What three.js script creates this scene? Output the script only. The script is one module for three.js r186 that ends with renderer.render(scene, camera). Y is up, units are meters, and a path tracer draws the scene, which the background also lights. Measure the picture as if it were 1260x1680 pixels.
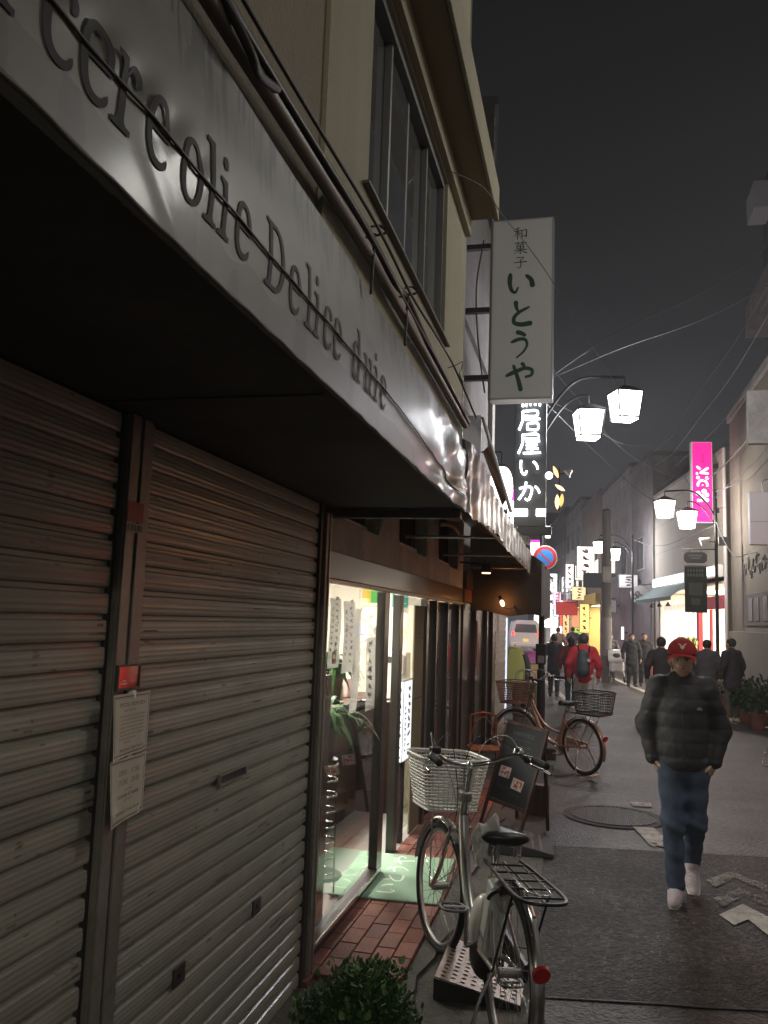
import * as THREE from 'three';
import { mergeGeometries } from 'three/addons/utils/BufferGeometryUtils.js';
import { RoundedBoxGeometry } from 'three/addons/geometries/RoundedBoxGeometry.js';
import { TextGeometry } from 'three/addons/geometries/TextGeometry.js';
import { FontLoader } from 'three/addons/loaders/FontLoader.js';
import { TessellateModifier } from 'three/addons/modifiers/TessellateModifier.js';
import { RectAreaLightUniformsLib } from 'three/addons/lights/RectAreaLightUniformsLib.js';

// ------------------------------------------------------------------ camera, sky, exposure
const scene = new THREE.Scene();
const camera = new THREE.PerspectiveCamera(63.03, 3 / 4, 0.05, 400);
camera.position.set(0, 1.75, 0);
camera.rotation.order = 'YXZ';
camera.rotation.set(7.217 * Math.PI / 180, 13.76 * Math.PI / 180, 1.968 * Math.PI / 180);
const renderer = new THREE.WebGLRenderer({ antialias: true });
renderer.setSize(768, 1024);
renderer.toneMapping = THREE.LinearToneMapping;
renderer.toneMappingExposure = 1.0;
renderer.shadowMap.enabled = true;
RectAreaLightUniformsLib.init();

// night sky over a town: dull grey, a little lighter towards the horizon all the way round
{
  const w = 64, h = 128, d = new Float32Array(w * h * 4);
  for (let y = 0; y < h; y++) {
    const e = Math.max(0, (y + 0.5) / h * 2 - 1);          // 0 horizon, 1 zenith
    const k = 0.0052 + 0.062 * Math.pow(1 - e, 5.0);
    for (let x = 0; x < w; x++) {
      const i = (y * w + x) * 4;
      d[i] = k * 0.95; d[i + 1] = k * 0.98; d[i + 2] = k * 1.06; d[i + 3] = 1;
    }
  }
  const t = new THREE.DataTexture(d, w, h, THREE.RGBAFormat, THREE.FloatType);
  t.mapping = THREE.EquirectangularReflectionMapping; t.magFilter = THREE.LinearFilter; t.needsUpdate = true;
  scene.background = t; scene.environment = t;
}

// ------------------------------------------------------------------ helpers
let seedState = 12345;
const rnd = () => { seedState = (seedState + 0x6d2b79f5) | 0; let t = Math.imul(seedState ^ (seedState >>> 15), 1 | seedState); t = (t + Math.imul(t ^ (t >>> 7), 61 | t)) ^ t; return ((t ^ (t >>> 14)) >>> 0) / 4294967296; };
const rr = (a, b) => a + (b - a) * rnd();
const mix = (a, b, t) => a + (b - a) * t, clamp = (x, a, b) => Math.min(b, Math.max(a, x)), sstep = (a, b, x) => { const t = clamp((x - a) / (b - a), 0, 1); return t * t * (3 - 2 * t); };
const V = (x, y, z) => new THREE.Vector3(x, y, z), D2R = Math.PI / 180;
const taken = {};
function numbered(n) { if (!(n in taken)) { taken[n] = 0; return n; } taken[n]++; return n + '_' + String(taken[n]).padStart(3, '0'); }
function fin(m) { m.castShadow = true; m.receiveShadow = true; return m; }
// one named mesh: a list of geometries is merged
function part(name, g, mat, parent) {
  if (Array.isArray(g)) g = g.length > 1 ? mergeGeometries(g.map((q) => { const r = q.index ? q.toNonIndexed() : q; for (const k of Object.keys(r.attributes)) if (!['position', 'normal', 'uv'].includes(k)) r.deleteAttribute(k); return r; })) : g[0];
  const m = fin(new THREE.Mesh(g, mat)); m.name = name; parent.add(m); return m;
}
function tag(o, label, category, group, kind) { o.userData = { label, category }; if (group) o.userData.group = group; if (kind) o.userData.kind = kind; return o; }
function thing(name, label, category, pos = [0, 0, 0], turn = 0, group) { const o = new THREE.Group(); o.name = numbered(name); o.position.set(...pos); o.rotation.y = turn; scene.add(o); return tag(o, label, category, group); }
function single(name, g, mat, label, category, group) { const m = part(numbered(name), g, mat, scene); return tag(m, label, category, group); }
function struct(name, g, mat, label) { const m = part(numbered(name), g, mat, scene); m.userData = { kind: 'structure', label, category: name.split('_').pop() }; return m; }
// uv in metres from the dominant normal of each face
function metreUV(g, s = 1) {
  const p = g.attributes.position, n = g.attributes.normal, uv = new Float32Array(p.count * 2);
  for (let i = 0; i < p.count; i++) {
    const ax = Math.abs(n.getX(i)), ay = Math.abs(n.getY(i)), az = Math.abs(n.getZ(i));
    let u, v;
    if (ax >= ay && ax >= az) { u = p.getZ(i); v = p.getY(i); } else if (ay >= az) { u = p.getX(i); v = p.getZ(i); } else { u = p.getX(i); v = p.getY(i); }
    uv[2 * i] = u * s; uv[2 * i + 1] = v * s;
  }
  g.setAttribute('uv', new THREE.BufferAttribute(uv, 2)); return g;
}
// box by its limits
function bx(x0, x1, y0, y1, z0, z1, r = 0) {
  const w = Math.abs(x1 - x0), h = Math.abs(y1 - y0), d = Math.abs(z1 - z0);
  const g = r > 0 ? new RoundedBoxGeometry(w, h, d, 1, Math.min(r, w * 0.45, h * 0.45, d * 0.45)) : new THREE.BoxGeometry(w, h, d);
  g.translate((x0 + x1) / 2, (y0 + y1) / 2, (z0 + z1) / 2); return metreUV(g);
}
function tube(pts, r, seg = 24, rad = 8, closed = false) { return new THREE.TubeGeometry(new THREE.CatmullRomCurve3(pts.map((p) => V(...p)), closed, 'centripetal'), seg, r, rad, closed); }
function rod(a, b, r, rad = 8, r2 = r) { // straight cylinder between two points
  const A = V(...a), B = V(...b), L = A.distanceTo(B), g = new THREE.CylinderGeometry(r2, r, L, rad);
  g.translate(0, L / 2, 0); g.applyQuaternion(new THREE.Quaternion().setFromUnitVectors(V(0, 1, 0), B.clone().sub(A).normalize())); g.translate(...a); return g;
}
function move(g, x = 0, y = 0, z = 0, rx = 0, ry = 0, rz = 0) { if (rx) g.rotateX(rx); if (ry) g.rotateY(ry); if (rz) g.rotateZ(rz); g.translate(x, y, z); return g; }
// parametric sheet
function sheet(nu, nv, f) {
  const pos = [], uv = [], idx = [];
  for (let j = 0; j <= nv; j++) for (let i = 0; i <= nu; i++) { const u = i / nu, v = j / nv, p = f(u, v); pos.push(p[0], p[1], p[2]); uv.push(p[3] ?? u, p[4] ?? v); }
  for (let j = 0; j < nv; j++) for (let i = 0; i < nu; i++) { const a = j * (nu + 1) + i, b = a + 1, c = a + nu + 1, d = c + 1; idx.push(a, b, d, a, d, c); }
  const g = new THREE.BufferGeometry(); g.setAttribute('position', new THREE.Float32BufferAttribute(pos, 3)); g.setAttribute('uv', new THREE.Float32BufferAttribute(uv, 2)); g.setIndex(idx); g.computeVertexNormals(); return g;
}
// polygon of (x,z) points lying at height y, facing up, uv in metres
function floorPoly(pts, y) {
  const s = new THREE.Shape(pts.map(([x, z]) => new THREE.Vector2(x, -z))), g = new THREE.ShapeGeometry(s, 12);
  g.rotateX(-Math.PI / 2); g.translate(0, y, 0); return metreUV(g);
}
function slabPoly(pts, y0, y1) { // the same with thickness
  const s = new THREE.Shape(pts.map(([x, z]) => new THREE.Vector2(x, -z))), g = new THREE.ExtrudeGeometry(s, { depth: y1 - y0, bevelEnabled: false });
  g.rotateX(-Math.PI / 2); g.translate(0, y0, 0); return metreUV(g);
}

// ------------------------------------------------------------------ procedural textures
const P = (() => { const a = new Uint8Array(512); let s = 7; for (let i = 0; i < 256; i++) a[i] = i; for (let i = 255; i > 0; i--) { s = (s * 16807) % 2147483647; const j = s % (i + 1); [a[i], a[j]] = [a[j], a[i]]; } for (let i = 0; i < 256; i++) a[256 + i] = a[i]; return a; })();
function vnoise(x, y, px, py) { // value noise that repeats every px, py
  const xi = Math.floor(x), yi = Math.floor(y), fx = x - xi, fy = y - yi, u = fx * fx * (3 - 2 * fx), v = fy * fy * (3 - 2 * fy);
  const h = (a, b) => P[P[((a % px) + px) % px & 255] + (((b % py) + py) % py & 255)] / 255;
  return mix(mix(h(xi, yi), h(xi + 1, yi), u), mix(h(xi, yi + 1), h(xi + 1, yi + 1), u), v);
}
function fbm(x, y, px, py, o = 4) { let s = 0, a = 0.5, f = 1; for (let i = 0; i < o; i++) { s += a * vnoise(x * f, y * f + i * 17, px * f, py * f); a *= 0.5; f *= 2; } return s / (1 - Math.pow(0.5, o)); }
function n3(x, y, z) { return fbm(x + z * 0.73, y - z * 0.41, 256, 256, 3) - 0.5; }
function dtex(w, h, fn, srgb = true) {
  const d = new Uint8Array(w * h * 4);
  for (let y = 0; y < h; y++) for (let x = 0; x < w; x++) { const c = fn(x / w, y / h), i = (y * w + x) * 4; if (typeof c === 'number') d[i] = d[i + 1] = d[i + 2] = clamp(c, 0, 1) * 255; else { d[i] = clamp(c[0], 0, 1) * 255; d[i + 1] = clamp(c[1], 0, 1) * 255; d[i + 2] = clamp(c[2], 0, 1) * 255; } d[i + 3] = 255; }
  const t = new THREE.DataTexture(d, w, h); t.wrapS = t.wrapT = THREE.RepeatWrapping; t.magFilter = THREE.LinearFilter; if (srgb) t.colorSpace = THREE.SRGBColorSpace; t.needsUpdate = true; return t;
}
function rep(t, sx, sy) { const c = t.clone(); c.repeat.set(sx, sy); c.needsUpdate = true; return c; }
function canvasTex(w, h, draw) { const c = document.createElement('canvas'); c.width = w; c.height = h; const x = c.getContext('2d'); draw(x, w, h); const t = new THREE.CanvasTexture(c); t.colorSpace = THREE.SRGBColorSpace; t.magFilter = THREE.LinearFilter; return t; }

const TX = {};
TX.asphalt = dtex(512, 512, (u, v) => { const f = fbm(u * 96, v * 96, 96, 96, 3), g = fbm(u * 6, v * 6, 6, 6, 4), s = vnoise(u * 210, v * 210, 210, 210); const k = 0.20 + 0.34 * (f - 0.5) + 0.24 * (g - 0.5) + (s > 0.87 ? 0.20 : 0); return [k * 1.03, k, k * 0.97]; });
TX.asphaltBump = dtex(512, 512, (u, v) => fbm(u * 128, v * 128, 128, 128, 2), false);
TX.asphaltWorn = dtex(512, 512, (u, v) => { const f = fbm(u * 110, v * 110, 110, 110, 2), g = fbm(u * 5 + 3, v * 5, 5, 5, 5), h = fbm(u * 11, v * 11 + 5, 11, 11, 3); const cr = Math.abs(fbm(u * 3 + 1, v * 3 + 7, 3, 3, 5) - 0.5); const k = 0.255 + 0.20 * (f - 0.5) + 0.24 * (g - 0.5) + 0.10 * (h - 0.5) - (cr < 0.004 ? 0.10 : 0); return [k * 1.04, k, k * 0.95]; });
TX.concrete = dtex(512, 512, (u, v) => { const f = fbm(u * 90, v * 90, 90, 90, 2), g = fbm(u * 5, v * 5, 5, 5, 5), c = Math.abs(fbm(u * 8 + 2, v * 8, 8, 8, 4) - 0.5); const k = 0.40 + 0.10 * (f - 0.5) + 0.22 * (g - 0.5) - (c < 0.012 ? 0.12 : 0); return [k * 1.02, k, k * 0.95]; });
TX.stucco = dtex(512, 512, (u, v) => { const g = fbm(u * 4, v * 4, 4, 4, 5), s = fbm(u * 40, v * 3, 40, 3, 3); const k = 0.80 + 0.10 * (g - 0.5) + 0.05 * (s - 0.5); return [k, k * 0.985, k * 0.93]; });
TX.fine = dtex(512, 512, (u, v) => fbm(u * 120, v * 120, 120, 120, 3), false);
TX.grime = dtex(512, 512, (u, v) => { const g = fbm(u * 6, v * 6, 6, 6, 5), f = fbm(u * 60, v * 60, 60, 60, 2); const k = 0.86 + 0.30 * (g - 0.5) + 0.10 * (f - 0.5); return [k, k * 0.985, k * 0.96]; });
TX.wood = dtex(256, 512, (u, v) => { const w = fbm(u * 24, v * 2, 24, 2, 4), r = fbm(u * 90, v * 4, 90, 4, 2); const k = 0.62 + 0.5 * (w - 0.5) + 0.22 * (r - 0.5); return [k, k * 0.80, k * 0.62]; });
TX.woodGrey = dtex(256, 512, (u, v) => { const w = fbm(u * 24, v * 2, 24, 2, 4), r = fbm(u * 90, v * 4, 90, 4, 2); const k = 0.7 + 0.5 * (w - 0.5) + 0.2 * (r - 0.5); return k; });
// roller-shutter paint: chalky film, rust scuffs that run along the slats
TX.shutter = dtex(1024, 256, (u, v) => { const st = fbm(u * 5, v * 70, 5, 70, 3), g = fbm(u * 7, v * 3, 7, 3, 5), sc = fbm(u * 26, v * 120, 26, 120, 2); let k = 0.80 + 0.07 * (st - 0.5) + 0.20 * (g - 0.5); let r = k, gg = k * 0.995, b = k * 0.955; if (sc > 0.80 && g > 0.56) { r *= 0.70; gg *= 0.64; b *= 0.58; } return [r, gg, b]; });
// vinyl: dust with runs of dirt below the top seam; v = 0 bottom, 1 top
TX.vinyl = dtex(2048, 256, (u, v) => {
  const g = fbm(u * 22, v * 5, 22, 256, 5), s = vnoise(u * 860, v * 3, 860, 256), s2 = fbm(u * 120, v * 2, 120, 256, 2), len = 0.50 + 0.5 * vnoise(u * 130, 3, 130, 256);
  let k = 0.83 + 0.13 * (g - 0.5); const edge = (v - len) / (1 - len + 0.02); if (edge > 0) k -= (s > 0.52 ? 0.36 : 0.06) * Math.min(1, edge * 1.4);
  if (s2 > 0.66) k -= 0.07; if (v < 0.14 + 0.06 * vnoise(u * 90, 9, 90, 256)) k -= 0.06 + 0.10 * s2; return [k, k * 0.99, k * 0.95];
});
TX.wear = dtex(512, 512, (u, v) => (fbm(u * 60, v * 60, 60, 60, 3) * 0.6 + fbm(u * 7, v * 7, 7, 7, 4) * 0.4 > 0.33 ? 1 : 0), false);
TX.wear2 = dtex(512, 512, (u, v) => (fbm(u * 70, v * 70, 70, 70, 2) * 0.6 + fbm(u * 6, v * 6, 6, 6, 4) * 0.4 > 0.46 ? 1 : 0), false);
TX.leaf = dtex(64, 64, (u, v) => { const k = 0.6 + 0.3 * fbm(u * 8, v * 8, 8, 8, 3); return [k * 0.8, k, k * 0.7]; });

const lin = (r, g, b) => new THREE.Color().setRGB(r, g, b);
function mat(c, o = {}) { const { phys, ...q } = o; return new (phys ? THREE.MeshPhysicalMaterial : THREE.MeshStandardMaterial)({ color: Array.isArray(c) ? lin(...c) : c, roughness: 0.7, ...q }); }
const M = {};
M.road = mat([0.74, 0.70, 0.66], { map: rep(TX.asphaltWorn, 0.30, 0.30), bumpMap: rep(TX.asphaltBump, 0.6, 0.6), bumpScale: 0.008, roughness: 0.58 });
M.patch = mat([0.80, 0.79, 0.79], { map: rep(TX.asphalt, 0.45, 0.45), bumpMap: rep(TX.asphaltBump, 0.7, 0.7), bumpScale: 0.014, roughness: 0.74 });
M.concrete = mat([0.62, 0.60, 0.56], { map: rep(TX.concrete, 0.7, 0.7), bumpMap: rep(TX.fine, 1.2, 1.2), bumpScale: 0.003, roughness: 0.9 });
M.gutter = mat([0.5, 0.47, 0.43], { map: rep(TX.concrete, 0.9, 0.9), bumpMap: rep(TX.fine, 1.2, 1.2), bumpScale: 0.004, roughness: 0.88 });
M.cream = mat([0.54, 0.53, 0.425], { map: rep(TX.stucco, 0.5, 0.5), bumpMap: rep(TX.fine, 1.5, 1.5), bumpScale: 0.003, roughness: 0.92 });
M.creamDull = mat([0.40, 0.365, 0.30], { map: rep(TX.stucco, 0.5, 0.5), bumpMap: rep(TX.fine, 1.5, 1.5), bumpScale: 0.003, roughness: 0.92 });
M.slabPaint = mat([0.40, 0.35, 0.25], { map: rep(TX.stucco, 0.7, 0.7), roughness: 0.9 });
M.plaster = mat([0.64, 0.63, 0.60], { map: rep(TX.grime, 0.9, 0.9), bumpMap: rep(TX.fine, 0.8, 0.8), bumpScale: 0.008, roughness: 0.95 });
M.greyWall = mat([0.40, 0.39, 0.38], { map: rep(TX.grime, 0.4, 0.4), bumpMap: rep(TX.fine, 1, 1), bumpScale: 0.003, roughness: 0.9 });
M.warmWall = mat([0.31, 0.285, 0.265], { map: rep(TX.stucco, 0.3, 0.3), bumpMap: rep(TX.fine, 1, 1), bumpScale: 0.003, roughness: 0.9 });
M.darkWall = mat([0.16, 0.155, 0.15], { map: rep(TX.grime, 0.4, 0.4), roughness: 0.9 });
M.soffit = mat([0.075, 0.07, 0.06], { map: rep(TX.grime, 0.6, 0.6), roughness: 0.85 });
M.shutter = mat([0.46, 0.465, 0.425], { phys: true, map: rep(TX.shutter, 0.5, 1), roughness: 0.6, metalness: 0, clearcoat: 0.32, clearcoatRoughness: 0.2, bumpMap: rep(TX.shutter, 0.5, 1), bumpScale: 0.0004 });
M.rail = mat([0.31, 0.30, 0.275], { map: rep(TX.grime, 1.2, 1.2), roughness: 0.45, metalness: 0.3 });
M.railDark = mat([0.05, 0.047, 0.043], { roughness: 0.5, metalness: 0.3 });
M.vinyl = mat([0.27, 0.265, 0.255], { phys: true, map: rep(TX.vinyl, 0.12, 1), roughness: 0.52, clearcoat: 0.30, clearcoatRoughness: 0.13, side: THREE.DoubleSide });
M.awning = mat([0.30, 0.295, 0.28], { phys: true, map: rep(TX.vinyl, 0.12, 1), roughness: 0.42, clearcoat: 0.25, clearcoatRoughness: 0.2, side: THREE.DoubleSide });
M.letter = mat([0.030, 0.029, 0.028], { roughness: 0.75 });
M.rubber = mat([0.018, 0.018, 0.019], { roughness: 0.75 });
M.black = mat([0.02, 0.02, 0.021], { roughness: 0.45 });
M.blackGloss = mat([0.012, 0.012, 0.013], { phys: true, roughness: 0.12, clearcoat: 1, clearcoatRoughness: 0.04 });
M.chrome = mat([0.72, 0.72, 0.72], { metalness: 1, roughness: 0.16 });
M.alu = mat([0.60, 0.60, 0.60], { metalness: 1, roughness: 0.34 });
M.steel = mat([0.38, 0.37, 0.36], { metalness: 0.9, roughness: 0.45 });
M.frameDark = mat([0.035, 0.030, 0.026], { phys: true, roughness: 0.32, metalness: 0.3, clearcoat: 0.3, clearcoatRoughness: 0.2 });
M.lacquer = mat([0.060, 0.026, 0.016], { phys: true, map: rep(TX.wood, 1, 0.5), roughness: 0.28, clearcoat: 0.8, clearcoatRoughness: 0.12 });
M.woodDark = mat([0.16, 0.10, 0.075], { map: rep(TX.wood, 1.5, 0.6), roughness: 0.55 });
M.woodWarm = mat([0.62, 0.40, 0.23], { map: rep(TX.wood, 1.5, 0.8), roughness: 0.5 });
M.bamboo = mat([0.50, 0.42, 0.26], { map: rep(TX.woodGrey, 3, 1), roughness: 0.65 });
M.glass = mat([1, 1, 1], { phys: true, transmission: 1, roughness: 0.02, ior: 1.52, thickness: 0 });
M.glassDark = mat([0.10, 0.11, 0.12], { phys: true, roughness: 0.08, metalness: 0, clearcoat: 1, clearcoatRoughness: 0.03 });
M.white = mat([0.80, 0.79, 0.76], { roughness: 0.6 });
M.paper = mat([0.80, 0.80, 0.78], { roughness: 0.75, side: THREE.DoubleSide });
M.interior = mat([0.78, 0.76, 0.70], { roughness: 0.85 });
M.paint = mat([0.60, 0.59, 0.56], { map: rep(TX.grime, 3, 3), alphaMap: rep(TX.wear, 1.3, 1.3), alphaTest: 0.5, bumpMap: rep(TX.asphaltBump, 1.3, 1.3), bumpScale: 0.003, roughness: 0.8 });
M.paintWorn = mat([0.36, 0.355, 0.335], { map: rep(TX.grime, 5, 5), alphaMap: rep(TX.wear2, 1.7, 1.7), alphaTest: 0.5, bumpMap: rep(TX.asphaltBump, 1.3, 1.3), bumpScale: 0.006, roughness: 0.85 });
M.cable = mat([0.025, 0.024, 0.023], { roughness: 0.6 });
M.conduit = mat([0.20, 0.18, 0.16], { roughness: 0.5, map: rep(TX.grime, 2, 2) });
M.lampGlow = mat([0.9, 0.9, 0.9], { emissive: lin(1, 0.99, 0.95), emissiveIntensity: 11, roughness: 0.4 });
M.iron = mat([0.03, 0.03, 0.032], { roughness: 0.5, metalness: 0.6 });
function glow(r, g, b, k) { return mat([0.8 * r, 0.8 * g, 0.8 * b], { emissive: lin(r, g, b), emissiveIntensity: k, roughness: 0.5 }); }
function lampPoint(x, y, z, color, I, radius = 4) { const l = new THREE.PointLight(color, I, 0, 2); l.position.set(x, y, z); l.castShadow = true; l.shadow.radius = radius; scene.add(l); return l; }
function areaLight(x, y, z, w, h, color, I, tx, ty, tz) { const l = new THREE.RectAreaLight(color, I, w, h); l.position.set(x, y, z); l.lookAt(tx, ty, tz); scene.add(l); return l; }
// the street bends left by 7.3 degrees at z = -14; s runs along it, lat across it (right positive)
const BA = 7.3 * D2R, BO = [1.1, -14];
const far = (s, lat) => [BO[0] - Math.sin(BA) * s + Math.cos(BA) * lat, BO[1] - Math.cos(BA) * s - Math.sin(BA) * lat];
// ------------------------------------------------------------------ ground
{
  struct('road', floorPoly([[-60, 40], [60, 40], [60, -160], [-60, -160]], 0), M.road, 'worn grey asphalt street running away between the shops');
  struct('asphalt_patch', floorPoly([[-0.215, -4.25], [0.82, -4.44], [3.3, -4.9], [3.3, -7.6], [0.6, -7.2], [-0.33, -7.02]], 0.004), M.patch, 'darker coarse asphalt patch across the street in the foreground');
  struct('asphalt_patch', floorPoly([[-0.2, 3], [3.3, 3], [3.3, -2.6], [-0.2, -2.5]], 0.004), M.patch, 'darker asphalt patch at the very front of the street');
  // tar seams round the patches
  const seam = (a, b, w, sd) => { const n = 40, l = [], r = []; for (let i = 0; i <= n; i++) { const t = i / n, x = mix(a[0], b[0], t), z = mix(a[1], b[1], t) + 0.03 * (fbm(t * 14 + sd, sd, 99, 99, 3) - 0.5), q = w * (0.5 + vnoise(t * 30 + sd, 3, 99, 99)); l.push([x, z - q / 2]); r.unshift([x, z + q / 2]); } return floorPoly([...l, ...r], 0.0075); };
  const tar = mat([0.018, 0.018, 0.019], { roughness: 0.6 });
  struct('tar_seam', seam([-0.21, -4.25], [3.3, -4.9], 0.016, 3), tar, 'black tar seam at the near edge of the dark asphalt patch'); struct('tar_seam', seam([-0.33, -7.02], [3.3, -7.62], 0.014, 9), tar, 'black tar seam at the far edge of the dark asphalt patch'); struct('tar_seam', seam([-0.36, -10.2], [2.9, -10.9], 0.012, 15), tar, 'thin black seam across the road beyond the manhole');
  // concrete gutter strip between bricks and road, in poured lengths
  const edge = (z) => -0.155 - 0.0225 * Math.min(10, -z), gl = thing('gutter_strip', 'grey concrete gutter strip between the brick paving and the road', 'gutter');
  gl.userData.kind = 'structure';
  for (let i = 0; i < 13; i++) { const z0 = 1.2 - i * 1.2, z1 = z0 - 1.192; part('gutter_slab', slabPoly([[-0.845, z0], [edge(z0), z0], [edge(z1), z1], [-0.845, z1]], -0.05, 0.012 + 0.004 * (i % 3)), M.gutter, gl); }
  // ragged concrete edging beside the bricks
  const e = []; for (let i = 0; i <= 60; i++) e.push([-0.75 + 0.075 * (fbm(i * 0.35, 2, 99, 99, 3) - 0.5) * 2, -2.2 - i * 0.12]);
  struct('kerb', slabPoly([[-0.845, -2.2], ...e, [-0.845, -9.4]], 0.0, 0.034), M.concrete, 'broken concrete edging along the brick paving');
  struct('shop_floor_base', slabPoly([[-1.34, 3], [-0.846, 3], [-0.846, -14.5], [-1.34, -14.5]], -0.02, 0.022), M.concrete, 'grey concrete bed under the brick paving');
}
// ------------------------------------------------------------------ brick paving in front of the cake shop, brick by brick
{
  const t = thing('brick_pavement', 'red brick paving in front of the glazed shop', 'paving'); t.userData.kind = 'structure';
  const cols = [[0.33, 0.105, 0.07], [0.28, 0.085, 0.058], [0.37, 0.13, 0.085], [0.24, 0.08, 0.06], [0.31, 0.12, 0.09]].map((c) => mat(c, { map: rep(TX.grime, 2, 2), bumpMap: rep(TX.fine, 2, 2), bumpScale: 0.003, roughness: 0.72 }));
  const g = [0, 1, 2].map((k) => { const q = new RoundedBoxGeometry(0.098, 0.03, 0.206 - 0.002 * k, 1, 0.004); q.translate(0, 0.015, 0); return metreUV(q); });
  for (let r = 0; r < 5; r++) for (let i = 0; i < 25; i++) {
    const z = -4.06 - (i + (r % 2) * 0.5) * 0.2105; if (z < -9.3) continue;
    const m = part('brick', g[(r * 7 + i) % 3], cols[Math.floor(rnd() * 5)], t);
    m.position.set(-0.899 - r * 0.103, 0.022 + rr(-0.0015, 0.0015), z); m.rotation.set(rr(-0.006, 0.006), rr(-0.008, 0.008), rr(-0.006, 0.006));
  }
}
// ------------------------------------------------------------------ painted marks and manhole
{
  const mk = (pts, m, label) => struct('road_marking', floorPoly(pts, 0.012), m, label);
  mk([[0.40, -7.92], [0.58, -7.95], [0.69, -7.36], [0.62, -7.30], [0.55, -7.33], [0.53, -7.28], [0.50, -7.36]], M.paint, 'short white painted dash beside the manhole, nearest to it');
  mk([[0.42, -8.99], [0.63, -9.02], [0.63, -8.83], [0.45, -8.80]], M.paint, 'small white painted block just beyond the manhole');
  const chev = (dz, dx, m, l) => mk([[0.76 + dx, -6.43 + dz], [0.97 + dx, -6.74 + dz], [1.26 + dx, -6.30 + dz], [1.21 + dx, -6.17 + dz], [0.965 + dx, -6.56 + dz], [0.80 + dx, -6.28 + dz]], m, l);
  chev(-0.05, 0.06, M.paintWorn, 'faded white chevron on the road, farthest of three');
  chev(0.36, 0.05, M.paintWorn, 'faded white chevron on the road, middle of three');
  mk([[0.80, -5.75], [0.98, -6.02], [1.10, -5.80], [1.22, -5.45], [1.10, -5.40], [1.03, -5.45], [0.96, -5.72], [0.86, -5.58]], M.paint, 'broad worn white chevron on the road, nearest of three');
  const m = thing('manhole_cover', 'round cast iron manhole cover set in the street', 'manhole cover', [0.25, 0.004, -8.28]);
  const iron = mat([0.085, 0.082, 0.08], { metalness: 0.5, roughness: 0.6, map: rep(TX.grime, 3, 3) }), ringM = mat([0.30, 0.29, 0.275], { roughness: 0.8, map: rep(TX.concrete, 2, 2) });
  part('rim', [new THREE.RingGeometry(0.40, 0.455, 56).rotateX(-Math.PI / 2).translate(0, 0.006, 0)], ringM, m);
  part('cover_plate', new THREE.CylinderGeometry(0.395, 0.395, 0.008, 56).translate(0, 0.002, 0), iron, m);
  const studs = []; for (let i = -9; i <= 9; i++) for (let j = -9; j <= 9; j++) { const x = i * 0.04 + (j % 2) * 0.02, z = j * 0.04; if (Math.hypot(x, z) < 0.37) studs.push(new THREE.BoxGeometry(0.026, 0.006, 0.012).rotateY((i + j) % 2 ? 0.8 : -0.8).translate(x, 0.008, z)); }
  const st = part('tread_studs', studs, mat([0.15, 0.145, 0.14], { metalness: 0.5, roughness: 0.5 }), m); st.userData.kind = 'stuff';
  part('inner_ring', new THREE.TorusGeometry(0.38, 0.006, 5, 56).rotateX(Math.PI / 2).translate(0, 0.008, 0), iron, m);
}
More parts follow.
